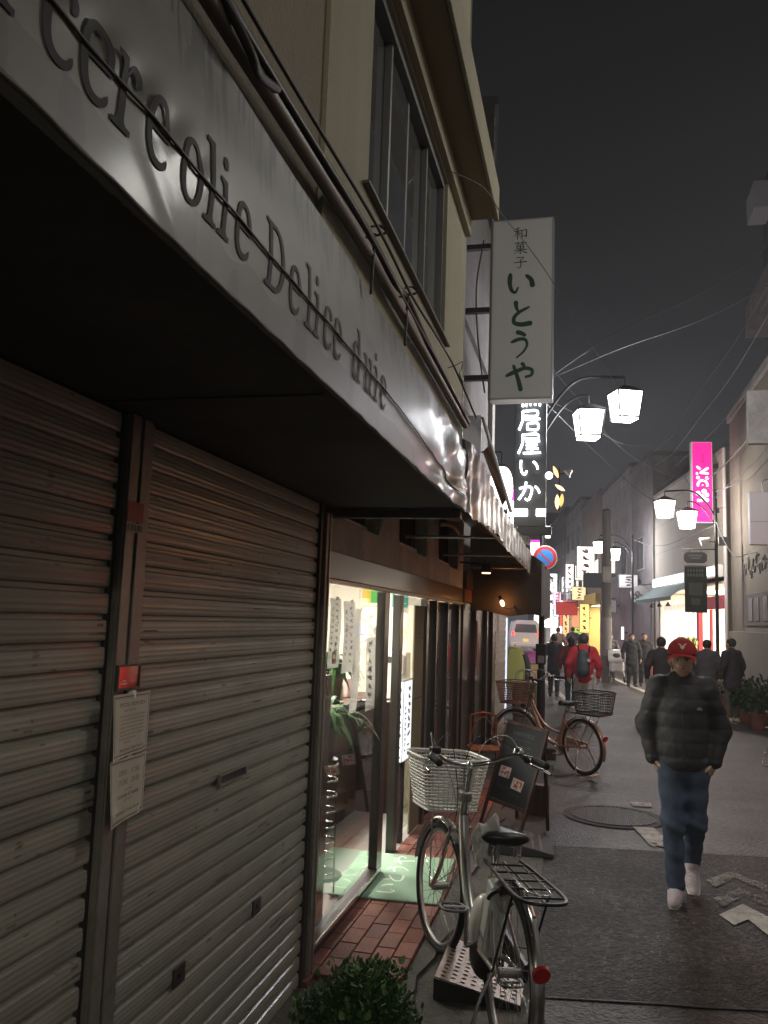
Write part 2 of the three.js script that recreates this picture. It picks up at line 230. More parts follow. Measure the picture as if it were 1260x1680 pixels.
// ------------------------------------------------------------------ shuttered building: walls, slab, window
const ZE = -4.25; // its far end
{
  const b = thing('shuttered_building', 'cream plastered building with shuttered shop under the long vinyl fascia', 'building');
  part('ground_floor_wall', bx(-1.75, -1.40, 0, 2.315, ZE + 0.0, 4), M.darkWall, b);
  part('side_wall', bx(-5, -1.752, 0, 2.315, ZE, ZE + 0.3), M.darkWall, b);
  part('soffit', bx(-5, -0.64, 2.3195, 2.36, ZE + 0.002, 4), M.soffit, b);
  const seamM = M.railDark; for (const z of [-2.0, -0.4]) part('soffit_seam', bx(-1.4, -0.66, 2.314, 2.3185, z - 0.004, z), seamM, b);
  // upper wall around the window
  const X = -0.64, wz0 = -3.66, wz1 = -2.27, wy0 = 3.02, wy1 = 3.79;
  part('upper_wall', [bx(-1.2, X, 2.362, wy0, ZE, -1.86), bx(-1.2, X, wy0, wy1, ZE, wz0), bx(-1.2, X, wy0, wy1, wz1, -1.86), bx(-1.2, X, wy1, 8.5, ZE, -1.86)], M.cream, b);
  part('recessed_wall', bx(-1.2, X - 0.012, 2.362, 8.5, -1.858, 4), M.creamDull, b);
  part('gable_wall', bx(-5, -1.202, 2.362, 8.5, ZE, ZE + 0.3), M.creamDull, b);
  // projecting slab with a drip edge
  part('eaves_slab', bx(X - 0.001, -0.485, 3.90, 4.06, ZE - 0.02, 4, 0.006), M.slabPaint, b);
  part('slab_edge', bx(-0.483, -0.465, 3.885, 4.08, ZE - 0.022, 4, 0.005), M.cream, b);
  part('lintel_strip', bx(X + 0.001, X + 0.03, 3.80, 3.898, ZE + 0.002, 1), M.cream, b);
  const w = part('window', [bx(X - 0.06, X - 0.015, wy0, wy0 + 0.035, wz0, wz1), bx(X - 0.06, X - 0.015, wy1 - 0.035, wy1, wz0, wz1), bx(X - 0.06, X - 0.015, wy0 + 0.035, wy1 - 0.035, wz0, wz0 + 0.03), bx(X - 0.06, X - 0.015, wy0 + 0.035, wy1 - 0.035, wz1 - 0.03, wz1)], mat([0.17, 0.17, 0.17], { metalness: 0.6, roughness: 0.4 }), b);
  const n = 4, st = (wz1 - wz0 - 0.06) / n;
  for (let i = 0; i < n; i++) { const z = wz0 + 0.03 + i * st, off = i % 2 ? 0.012 : 0; part('pane', bx(X - 0.048 - off, X - 0.044 - off, wy0 + 0.036, wy1 - 0.036, z + 0.012, z + st - 0.012), M.glassDark, w); part('mullion', bx(X - 0.055 - off, X - 0.03 - off, wy0 + 0.0352, wy1 - 0.0352, z + st - 0.012, z + st + 0.010), mat([0.22, 0.22, 0.22], { metalness: 0.6, roughness: 0.35 }), w); }
  part('window_blind', bx(X - 0.10, X - 0.09, wy0 + 0.0, wy0 + 0.30, wz0, wz1), M.creamDull, w);
  part('window_sill', bx(X - 0.01, X + 0.022, wy0 - 0.014, wy0 - 0.002, wz0 - 0.05, wz1 + 0.06, 0.004), mat([0.09, 0.085, 0.075], { roughness: 0.5 }), b);
  // steel end beam of the fascia box, across the passage above the glass shop
  part('end_beam', bx(-1.40, -0.63, 2.270, 2.314, ZE - 0.03, ZE + 0.03, 0.004), mat([0.19, 0.18, 0.165], { map: rep(TX.grime, 2, 2), roughness: 0.6 }), b);
  part('downpipe', rod([-0.66, 2.37, ZE - 0.05], [-0.66, 8.5, ZE - 0.05], 0.02, 10), M.conduit, b);
}
// ------------------------------------------------------------------ roller shutters, slat by slat
{
  const pitch = 0.0742, prof = (L) => {
    const s = new THREE.Shape(); s.moveTo(-0.012, 0); s.lineTo(-0.012, 0.013); s.lineTo(-0.002, 0.016);
    for (let i = 0; i <= 7; i++) { const t = i / 7; s.lineTo(0.0018 * Math.sin(Math.PI * t) + (i % 2 ? 0.0007 : 0), 0.018 + t * 0.052); }
    s.lineTo(-0.006, 0.0738); s.lineTo(-0.02, 0.0738); s.lineTo(-0.02, 0); s.closePath();
    const g = new THREE.ExtrudeGeometry(s, { depth: L, bevelEnabled: false, curveSegments: 1 }); return metreUV(g);
  };
  const mats = [0, 1, 2, 3, 4, 5].map((i) => { const m = M.shutter.clone(); const k = [1, 0.94, 1.04, 0.98, 0.90, 1.02][i]; m.color.multiplyScalar(k); const t = m.map.clone(); t.offset.set(i * 0.17, i * 0.29); m.map = t; m.bumpMap = t; return m; });
  const shutter = (z0, z1, label) => {
    const t = thing('roller_shutter', label, 'shutter', [-1.303, 0, z0], 0, 'roller shutters of the closed shop'), g = prof(z1 - z0);
    for (let i = 0; i < 31; i++) { const m = part('slat', g, mats[(i * 5 + (z0 > -2 ? 0 : 2)) % 6], t); m.position.set(rr(-0.0012, 0.0012), 0.012 + i * pitch, 0); m.rotation.x = rr(-0.0006, 0.0006); }
    part('bottom_bar', bx(-0.02, 0.006, 0.0, 0.0115, 0, z1 - z0), M.rail, t); return t;
  };
  shutter(-2.105, 2.2, 'grey steel roller shutter nearest the camera, left of the post with notices');
  const r = shutter(-3.955, -2.277, 'grey steel roller shutter with a letter slot, beside the glazed shop');
  // letter slot and two lock plates on the far shutter (local z from -3.955)
  const sl = part('letter_slot', [bx(0.004, 0.016, 1.122, 1.129, 0.80, 1.05), bx(0.004, 0.016, 1.157, 1.164, 0.80, 1.05), bx(0.004, 0.016, 1.129, 1.157, 0.80, 0.808), bx(0.004, 0.016, 1.129, 1.157, 1.042, 1.05)], M.steel, r); part('slot_flap', bx(0.003, 0.007, 1.1292, 1.1568, 0.808, 1.042), M.black, sl);
  for (const [z, y] of [[0.60, 0.571], [1.27, 0.563]]) { const p = part('lock_plate', bx(0.001, 0.009, y - 0.031, y + 0.031, z - 0.042, z + 0.042, 0.003), mat([0.085, 0.078, 0.07], { roughness: 0.5, metalness: 0.4, map: rep(TX.grime, 5, 5) }), r); part('keyhole', new THREE.CylinderGeometry(0.008, 0.008, 0.004, 12).rotateZ(Math.PI / 2).translate(0.0105, y, z), M.black, p); }
  const stain = []; for (let i = 0; i < 40; i++) { const y = 0.1 + Math.pow(rnd(), 1.4) * 1.8, z = rr(0.05, 1.6); const yy = Math.floor(y / pitch) * pitch + 0.012 + rr(0.02, 0.06); stain.push(bx(0.0045, 0.0050, yy, yy + rr(0.002, 0.006), z, z + rr(0.02, 0.11))); }
  part('rust_scuff', stain, mat([0.13, 0.09, 0.06], { roughness: 0.9 }), r).userData.kind = 'stuff';
  // middle post with its guide grooves
  const p = thing('shutter_post', 'ribbed steel post between the two roller shutters', 'post');
  part('post_body', [bx(-1.40, -1.286, 0, 2.314, -2.243, -2.128, 0.003)], M.rail, p);
  part('post_rib', bx(-1.286, -1.278, 0, 2.314, -2.178, -2.130, 0.002), M.rail, p);
  part('post_rib', bx(-1.286, -1.279, 0, 2.314, -2.241, -2.198, 0.002), M.rail, p);
  part('guide_channel', bx(-1.40, -1.305, 0, 2.314, -2.1275, -2.106), M.railDark, p);
  part('guide_channel', bx(-1.40, -1.290, 0, 2.314, -2.276, -2.2435, 0.003), M.rail, p);
  const q = thing('shutter_guide', 'narrow steel guide rail at the far edge of the shutter', 'guide rail');
  part('rail', bx(-1.40, -1.272, 0.02, 2.27, -4.045, -4.003, 0.003), M.rail, q); part('channel', bx(-1.40, -1.288, 0.02, 2.314, -4.002, -3.957), M.railDark, q); part('rail_flange', bx(-1.285, -1.265, 0.02, 2.27, -4.060, -4.0455, 0.002), M.steel, q);
}
// ------------------------------------------------------------------ things fixed to the middle post
{
  const st = thing('warning_sticker', 'small red sticker with a white lettered strip high on the post', 'sticker');
  part('red_field', bx(-1.2778, -1.2768, 2.001, 2.060, -2.220, -2.132), mat([0.30, 0.03, 0.03], { roughness: 0.5 }), st);
  const tx = canvasTex(256, 80, (c, w, h) => { c.fillStyle = '#b8b2a6'; c.fillRect(0, 0, w, h); c.strokeStyle = '#2a2622'; c.lineWidth = 7; for (const [x, k] of [[14, 0], [66, 1], [118, 2], [170, 3], [214, 4]]) { c.strokeRect(x, 18, 32, 44); c.beginPath(); c.moveTo(x, 40); c.lineTo(x + 32, 40); c.moveTo(x + 16, 12); c.lineTo(x + 16, 66); if (k % 2) { c.moveTo(x - 4, 66); c.lineTo(x + 34, 10); } c.stroke(); } });
  const lp = part('lettered_strip', new THREE.PlaneGeometry(0.088, 0.027).rotateY(Math.PI / 2).translate(-1.2765, 1.984, -2.176), mat([0.9, 0.9, 0.9], { map: tx, roughness: 0.6 }), st);
  const pl = thing('plaque', 'small black glossy framed plaque on the post above the notices', 'plaque');
  part('plaque_frame', [bx(-1.2778, -1.266, 1.522, 1.528, -2.250, -2.128), bx(-1.2778, -1.266, 1.587, 1.593, -2.250, -2.128), bx(-1.2778, -1.266, 1.528, 1.587, -2.250, -2.244), bx(-1.2778, -1.266, 1.528, 1.587, -2.134, -2.128)], mat([0.06, 0.06, 0.055], { roughness: 0.4 }), pl);
  part('plaque_face', bx(-1.277, -1.269, 1.528, 1.587, -2.244, -2.134), M.blackGloss, pl);
  part('plaque_print', [bx(-1.2689, -1.2685, 1.538, 1.542, -2.18, -2.15), bx(-1.2689, -1.2685, 1.546, 1.549, -2.175, -2.155)], mat([0.6, 0.58, 0.5], { roughness: 0.6 }), pl);
  // two laminated notices, curling at the near side
  const notice = (name, label, y0, y1, curl, draw) => {
    const tx = canvasTex(1024, 740, (c, w, h) => { c.fillStyle = '#d9d4c6'; c.fillRect(0, 0, w, h); c.strokeStyle = '#3c3830'; c.lineWidth = 12; c.strokeRect(34, 34, w - 68, h - 68); c.lineWidth = 3; c.strokeRect(52, 52, w - 104, h - 104); c.fillStyle = '#37332d'; c.textAlign = 'center'; draw(c, w, h); });
    const t = thing(name, label, 'notice', [0, 0, 0], 0, 'laminated notices on the post');
    const f = (o) => sheet(24, 8, (u, v) => { const z = -2.097 - u * 0.238; return [-1.2665 + o + curl * Math.pow(1 - u, 2.2) * (0.4 + 0.6 * (1 - v)) - 0.012 * sstep(0.75, 1, u), mix(y0, y1, v) + 0.006 * (1 - u) * (v - 0.5), z, u, v]; });
    part('laminate', f(0), mat([0.78, 0.77, 0.73], { phys: true, map: tx, roughness: 0.5, clearcoat: 1, clearcoatRoughness: 0.07, side: THREE.DoubleSide }), t);
    part('tape', [bx(-1.2778, -1.2645, y1 - 0.014, y1 + 0.008, -2.228, -2.206)], M.paper, t);
    return t;
  };
  notice('notice_sheet', 'upper white laminated notice with a paragraph of print on the post', 1.340, 1.510, 0.022, (c, w) => { c.font = 'bold 62px serif'; c.fillText('SPECIAL CREPE MENU', w / 2, 150); c.font = '40px serif'; c.fillText('Menu of the day', w * 0.42, 210); for (let i = 0; i < 8; i++) { c.font = '38px serif'; c.fillText(['Our sweet and salty crepes are made', 'to order with fresh flour and butter', 'please choose from the list inside', 'take out is available at the counter', 'we open every evening from five and', 'close when all is sold out, thank you', 'for your kind visit to this', 'small shop'][i], w / 2 - (i > 5 ? 120 : 0), 275 + i * 44); } c.font = 'italic bold 50px serif'; c.fillText('Minnanoki Crepes du soir', w / 2, 670); });
  notice('notice_sheet', 'lower white laminated notice with the opening hours OPEN 17:00', 1.162, 1.332, 0.030, (c, w) => { c.font = '82px serif'; c.fillText('OPEN     17:00', w * 0.5, 200); c.fillText('CLOSE    26:00', w * 0.5, 310); c.font = '30px serif'; c.fillText('regular holiday', w / 2, 385); c.font = 'bold 62px serif'; c.fillText('Saturday & Sunday', w / 2, 458); c.font = '30px serif'; c.fillText('open from noon', w / 2, 505); c.font = 'italic bold 54px serif'; c.fillText('Minnanoki Crepes du soir', w / 2, 640); });
}
// ------------------------------------------------------------------ vinyl fascia with lettering
const fasciaX = (z, h) => { // outward position of the sheet
  const q = (h - 2.445), n = sstep(-0.45, -0.7, z) * sstep(-1.35, -1.0, z), e = sstep(-2.9, -3.9, z);
  let x = -0.606 - 0.010 * Math.abs(q) / 0.2 - 0.006 * sstep(0.1, 0.24, q);
  x += 0.0010 * Math.sin(z * 3.1) + 0.0004 * Math.sin(z * 7.3 + h * 9);
  x += n * 0.0022 * Math.exp(-Math.pow((z + 0.93 - q * 1.4) / 0.045, 2)) * sstep(0.02, -0.05, q);
  x += n * 0.0030 * Math.exp(-Math.pow((q - 0.03) / 0.035, 2)) * Math.sin(z * 62 + q * 40);
  x += e * (0.007 * Math.sin((z * 1.0 - q * 1.2) * 9) + 0.006 * Math.abs(Math.sin((z * 0.7 + q * 2.6) * 8 + 1)) + 0.004 * Math.sin(z * 17 + q * 30) + 0.010 * n3(z * 2.6, h * 5, 1) - 0.012 * Math.exp(-Math.pow((q + 0.06 + 0.05 * (z + 3.9)) / 0.02, 2)));
  return x;
};
const fasciaTop = (z) => 2.703 - 0.022 * sstep(-1.8, -3.2, z) - 0.045 * sstep(-3.2, -4.25, z) + 0.003 * Math.sin(z * 9), fasciaBot = (z) => 2.309 + 0.012 * sstep(-1.3, -0.7, z) + 0.0012 * Math.sin(z * 8) + 0.0008 * Math.sin(z * 31);
{
  const t = thing('fascia_sign', 'grimy white vinyl fascia with dark serif lettering above the shutters', 'sign');
  part('vinyl_sheet', sheet(900, 44, (u, v) => { const z = mix(2.6, ZE - 0.02, u), h = mix(fasciaBot(z), fasciaTop(z), v); return [fasciaX(z, h), h, z, z, v]; }), M.vinyl, t);
  part('hem', (() => { const p = []; for (let i = 0; i <= 160; i++) { const z = mix(2.6, ZE - 0.02, i / 160); p.push([fasciaX(z, fasciaBot(z)) - 0.004, fasciaBot(z) - 0.001 + 0.0012 * Math.sin(i * 1.7), z]); } return tube(p, 0.0045, 320, 6); })(), mat([0.10, 0.095, 0.085], { roughness: 0.6 }), t);
  part('top_seam', (() => { const p = []; for (let i = 0; i <= 90; i++) { const z = mix(2.6, ZE - 0.02, i / 90); p.push([fasciaX(z, fasciaTop(z)) - 0.004, fasciaTop(z), z]); } return tube(p, 0.004, 200, 6); })(), mat([0.12, 0.11, 0.10], { roughness: 0.6 }), t);
  part('stretcher_cord', (() => { const p = []; for (let i = 0; i <= 90; i++) { const z = mix(2.6, ZE + 0.12, i / 90), h = 2.444 - 0.07 * sstep(-2.4, -4.1, z); p.push([fasciaX(z, h) + 0.004, h + 0.0015 * Math.sin(z * 23), z]); } return tube(p, 0.0028, 260, 6); })(), mat([0.06, 0.058, 0.05], { roughness: 0.55 }), t);
  part('top_cover', sheet(60, 2, (u, v) => { const z = mix(2.6, ZE - 0.02, u); return [mix(fasciaX(z, fasciaTop(z)), -0.64, v), fasciaTop(z) + 0.005 * v, z, z, v]; }), M.vinyl, t);
  part('bottom_return', sheet(60, 2, (u, v) => { const z = mix(2.6, ZE - 0.02, u); return [mix(fasciaX(z, fasciaBot(z)) - 0.006, -0.638, v), mix(fasciaBot(z), 2.316, v), z, z, v]; }), M.vinyl, t);
  part('end_flap', sheet(10, 16, (u, v) => { const h = mix(fasciaBot(ZE), fasciaTop(ZE), v), x = mix(fasciaX(ZE - 0.02, h), -0.655, u); return [x, h, ZE - 0.022 - 0.03 * Math.sin(u * 3) * (1 - v), x, v]; }), M.vinyl, t);
  const font = await new FontLoader().loadAsync('fonts/droid/droid_serif_regular.typeface.json');
  const letters = [['M', -0.50, 0.13], ['e', -0.615], ['r', -0.70], ['c', -0.785], ['e', -0.862], ['r', -0.935], ['e', -1.018], ['o', -1.128], ['l', -1.198], ['i', -1.250], ['e', -1.330], ['D', -1.492], ['e', -1.608], ['l', -1.703], ['i', -1.760], ['c', -1.842], ['e', -1.925], ['d', -2.112], ['u', -2.235], ['i', -2.33], ['e', -2.42]];
  for (const [ch, zc] of letters) {
    let g = new TextGeometry(ch, { font, size: 0.132, depth: 0.0007, curveSegments: 5, bevelEnabled: false });
    g = new TessellateModifier(0.010, 7).modify(g); g.computeBoundingBox(); const cx = (g.boundingBox.min.x + g.boundingBox.max.x) / 2, p = g.attributes.position;
    const loose = zc > -1.06 && zc < -0.8 ? 0.004 : 0;
    for (let i = 0; i < p.count; i++) { const lx = (p.getX(i) - cx) * 0.86, ly = p.getY(i) * 1.12, d = p.getZ(i), z = zc - lx, h = 2.385 + ly * 0.93; p.setXYZ(i, fasciaX(z, h) + 0.0014 + d + loose * sstep(2.44, 2.5, h), h, z); }
    g.computeVertexNormals(); part('letter', g, M.letter, t);
  }
}
// ------------------------------------------------------------------ cables and brackets on the cream wall
{
  const run = (name, label, r, m, pts, n = 80) => single(name, tube(pts, r, n, 7), m, label, 'cable', 'cables along the cream wall');
  const X = -0.612;
  run('conduit_pipe', 'brown conduit pipe along the cream wall above the fascia', 0.017, M.conduit, [[X, 2.757, 2.5], [X, 2.757, -1.1], [X, 2.768, -1.5], [X, 2.785, -2.2], [X, 2.775, -2.9], [X, 2.75, -4.2]]);
  run('power_cable', 'thick black cable just above the brown conduit pipe', 0.011, M.cable, [[X + 0.012, 2.79, 2.5], [X + 0.012, 2.784, -1.1], [X + 0.012, 2.792, -1.5], [X + 0.012, 2.826, -2.2], [X + 0.014, 2.812, -2.5], [X + 0.01, 2.838, -2.66], [X + 0.012, 2.80, -3.2], [X + 0.012, 2.775, -4.24]]);
  run('power_cable', 'thin black cable sagging between the wall brackets, uppermost', 0.005, M.cable, [[X + 0.03, 2.81, 2.5], [X + 0.03, 2.805, -1.2], [X + 0.035, 2.845, -2.19], [X + 0.03, 2.842, -2.66], [X + 0.03, 2.87, -3.2], [X + 0.02, 2.90, -3.7], [X + 0.05, 2.80, -4.25]]);
  run('power_cable', 'pale thin cable running inside the cable bundle on the wall', 0.004, M.conduit, [[X + 0.02, 2.772, 2.5], [X + 0.02, 2.776, -1.2], [X + 0.024, 2.806, -2.1], [X + 0.02, 2.80, -2.7], [X + 0.02, 2.79, -3.4], [X + 0.02, 2.76, -4.24]]);
  run('power_cable', 'torn black cable wrap hanging in loops near the camera', 0.009, M.cable, [[X + 0.01, 2.775, -1.0], [X + 0.02, 2.765, -1.18], [X + 0.03, 2.735, -1.27], [X + 0.02, 2.74, -1.33], [X + 0.02, 2.77, -1.42]], 40);
  for (const [z, y1, l] of [[-2.205, 2.845, 'black iron wall bracket holding the cables, nearer of two'], [-2.665, 2.848, 'black iron wall bracket holding the cables, farther of two']]) {
    const b = thing('cable_bracket', l, 'bracket', [0, 0, 0], 0, 'cable brackets on the wall');
    part('rod', rod([X + 0.012, 2.665, z], [X + 0.016, y1, z], 0.0045, 6), M.iron, b);
    part('hook', tube([[X - 0.02, y1 - 0.01, z], [X + 0.02, y1, z - 0.01], [X + 0.045, y1 + 0.012, z - 0.02], [X + 0.03, y1 + 0.03, z - 0.02], [X + 0.01, y1 + 0.015, z + 0.015]], 0.004, 20, 6), M.iron, b);
  }
  single('loose_wire', tube([[X, 2.88, -3.62], [X + 0.03, 2.92, -3.70], [X + 0.045, 2.95, -3.76], [X + 0.03, 2.93, -3.82], [X + 0.03, 2.90, -3.78], [X + 0.04, 2.86, -3.80]], 0.003, 40, 5), M.cable, 'small curled loose wire end on the cream wall near its far corner', 'wire');
  single('drop_wire', tube([[-0.63, 3.80, -3.56], [-0.50, 3.84, -3.8], [-0.45, 3.90, -4.2], [-0.3, 4.05, -5.2], [0.3, 4.3, -9]], 0.003, 40, 5), M.cable, 'thin wire from the window corner out over the street', 'wire');
}
// ------------------------------------------------------------------ brush writing for signs (strokes of a hand-lettered script)
function brush(c, pts, w0, w1) { // tapering stroke through points
  const cv = new THREE.CatmullRomCurve3(pts.map(([x, y]) => V(x, y, 0))), n = 40;
  for (let i = 0; i <= n; i++) { const t = i / n, p = cv.getPoint(t); c.beginPath(); c.arc(p.x, p.y, Math.max(0.3, (t < 0.08 ? mix(w0 * 0.7, w0, t / 0.08) : mix(w0, w1, (t - 0.08) / 0.92)) / 2), 0, 7); c.fill(); }
}
const GLYPH = { // strokes in a unit box, y down: [points..., start width, end width]
  'い': [[[[0.16, 0.18], [0.15, 0.5], [0.22, 0.76], [0.32, 0.82], [0.40, 0.66]], 0.13, 0.05], [[[0.66, 0.24], [0.80, 0.40], [0.84, 0.58]], 0.10, 0.14]],
  'と': [[[[0.34, 0.08], [0.36, 0.26], [0.42, 0.42]], 0.12, 0.06], [[[0.74, 0.28], [0.46, 0.44], [0.30, 0.62], [0.30, 0.80], [0.50, 0.88], [0.78, 0.85]], 0.08, 0.13]],
  'う': [[[[0.40, 0.06], [0.54, 0.11], [0.62, 0.17]], 0.12, 0.09], [[[0.24, 0.40], [0.46, 0.31], [0.64, 0.33], [0.70, 0.50], [0.60, 0.74], [0.40, 0.94]], 0.10, 0.05]],
  'や': [[[[0.10, 0.48], [0.38, 0.34], [0.68, 0.24], [0.86, 0.32], [0.84, 0.48], [0.68, 0.54]], 0.11, 0.07], [[[0.56, 0.08], [0.62, 0.15], [0.58, 0.24]], 0.10, 0.05], [[[0.30, 0.14], [0.38, 0.4], [0.46, 0.68], [0.52, 0.96]], 0.09, 0.12]],
  '和': [[[[0.40, 0.08], [0.26, 0.15], [0.12, 0.19]], 0.09, 0.05], [[[0.06, 0.36], [0.28, 0.34], [0.50, 0.31]], 0.07, 0.08], [[[0.29, 0.16], [0.29, 0.5], [0.29, 0.95]], 0.08, 0.08], [[[0.28, 0.38], [0.18, 0.58], [0.04, 0.74]], 0.07, 0.03], [[[0.31, 0.40], [0.40, 0.50], [0.48, 0.56]], 0.05, 0.09], [[[0.60, 0.28], [0.60, 0.55], [0.61, 0.82]], 0.08, 0.08], [[[0.60, 0.29], [0.78, 0.28], [0.92, 0.27], [0.92, 0.55], [0.91, 0.82]], 0.06, 0.09], [[[0.61, 0.74], [0.76, 0.74], [0.91, 0.73]], 0.06, 0.06]],
  '菓': [[[[0.08, 0.15], [0.5, 0.13], [0.92, 0.14]], 0.06, 0.07], [[[0.34, 0.05], [0.35, 0.23]], 0.07, 0.06], [[[0.65, 0.05], [0.64, 0.22]], 0.07, 0.06], [[[0.26, 0.29], [0.27, 0.56]], 0.07, 0.06], [[[0.26, 0.29], [0.5, 0.28], [0.74, 0.28], [0.73, 0.56]], 0.05, 0.07], [[[0.27, 0.42], [0.73, 0.41]], 0.05, 0.05], [[[0.27, 0.55], [0.73, 0.54]], 0.05, 0.05], [[[0.06, 0.68], [0.5, 0.66], [0.94, 0.66]], 0.06, 0.08], [[[0.5, 0.28], [0.5, 0.97]], 0.07, 0.08], [[[0.47, 0.68], [0.28, 0.82], [0.08, 0.92]], 0.07, 0.03], [[[0.53, 0.68], [0.72, 0.82], [0.93, 0.91]], 0.05, 0.09]],
  '子': [[[[0.22, 0.14], [0.5, 0.13], [0.74, 0.12], [0.62, 0.28], [0.50, 0.36]], 0.06, 0.06], [[[0.50, 0.34], [0.56, 0.60], [0.52, 0.88], [0.42, 0.94], [0.32, 0.88]], 0.08, 0.05], [[[0.06, 0.52], [0.5, 0.48], [0.94, 0.48]], 0.06, 0.09]],
  '居': [[[[0.2, 0.1], [0.8, 0.1], [0.8, 0.3], [0.22, 0.32]], 0.08, 0.06], [[[0.2, 0.1], [0.2, 0.5], [0.06, 0.95]], 0.09, 0.04], [[[0.3, 0.48], [0.92, 0.46]], 0.07, 0.08], [[[0.58, 0.34], [0.58, 0.66]], 0.08, 0.07], [[[0.40, 0.68], [0.40, 0.95]], 0.08, 0.07], [[[0.40, 0.67], [0.82, 0.66], [0.82, 0.94], [0.42, 0.93]], 0.07, 0.06]],
  '酒': [[[[0.08, 0.12], [0.2, 0.22]], 0.06, 0.1], [[[0.04, 0.4], [0.16, 0.5]], 0.06, 0.1], [[[0.06, 0.95], [0.24, 0.65]], 0.1, 0.04], [[[0.3, 0.14], [0.96, 0.12]], 0.06, 0.08], [[[0.36, 0.34], [0.37, 0.96]], 0.08, 0.07], [[[0.36, 0.34], [0.9, 0.32], [0.89, 0.96]], 0.07, 0.08], [[[0.54, 0.14], [0.52, 0.6]], 0.07, 0.05], [[[0.72, 0.14], [0.73, 0.56], [0.84, 0.6]], 0.07, 0.05], [[[0.4, 0.74], [0.86, 0.73]], 0.06, 0.06], [[[0.38, 0.92], [0.88, 0.91]], 0.06, 0.06]],
  '屋': [[[[0.2, 0.1], [0.84, 0.1], [0.84, 0.26], [0.22, 0.27]], 0.08, 0.06], [[[0.2, 0.1], [0.2, 0.5], [0.04, 0.95]], 0.09, 0.04], [[[0.32, 0.4], [0.92, 0.39]], 0.06, 0.07], [[[0.56, 0.42], [0.38, 0.58], [0.82, 0.56]], 0.06, 0.08], [[[0.6, 0.6], [0.6, 0.92]], 0.08, 0.08], [[[0.36, 0.74], [0.86, 0.73]], 0.06, 0.06], [[[0.24, 0.94], [0.96, 0.92]], 0.07, 0.09]],
  'か': [[[[0.10, 0.38], [0.40, 0.30], [0.60, 0.34], [0.58, 0.65], [0.46, 0.90], [0.34, 0.84]], 0.1, 0.06], [[[0.38, 0.08], [0.30, 0.50], [0.08, 0.88]], 0.1, 0.05], [[[0.74, 0.28], [0.88, 0.44], [0.92, 0.58]], 0.07, 0.1]],
  '備': [[[[0.3, 0.06], [0.2, 0.35], [0.04, 0.55]], 0.1, 0.04], [[[0.2, 0.36], [0.2, 0.96]], 0.1, 0.08], [[[0.36, 0.18], [0.94, 0.16]], 0.07, 0.08], [[[0.52, 0.06], [0.53, 0.28]], 0.08, 0.06], [[[0.76, 0.06], [0.75, 0.28]], 0.08, 0.06], [[[0.36, 0.36], [0.96, 0.34]], 0.07, 0.08], [[[0.42, 0.38], [0.40, 0.7], [0.32, 0.95]], 0.08, 0.04], [[[0.52, 0.48], [0.52, 0.92]], 0.08, 0.06], [[[0.52, 0.48], [0.9, 0.47], [0.9, 0.94]], 0.07, 0.07], [[[0.54, 0.64], [0.88, 0.63]], 0.06, 0.05], [[[0.71, 0.5], [0.71, 0.92]], 0.07, 0.06]],
};
function glyph(c, ch, x, y, s, sy = s, k = 1) { c.save(); c.translate(x, y); for (const [p, a, b] of GLYPH[ch]) brush(c, p.map(([u, v]) => [u * s, v * sy]), a * s * k, b * s * k); c.restore(); }
function scrawl(c, x, y, w, h, n, lw, seed) { // column of hand-brushed characters too small to read
  const st = h / n; c.lineWidth = lw; c.lineCap = 'round'; c.strokeStyle = c.fillStyle;
  for (let i = 0; i < n; i++) { const k = 3 + Math.floor(vnoise(seed + i * 1.7, seed, 99, 99) * 4); for (let j = 0; j < k; j++) { const a = (q) => vnoise(seed * 3 + i * 5.3 + j * 2.1 + q, j * 1.9 + seed, 99, 99); c.beginPath(); c.moveTo(x + a(0) * w, y + (i + 0.1 + 0.75 * a(1)) * st); c.quadraticCurveTo(x + a(2) * w, y + (i + 0.1 + 0.75 * a(3)) * st, x + a(4) * w, y + (i + 0.1 + 0.75 * a(5)) * st); c.stroke(); } }
}
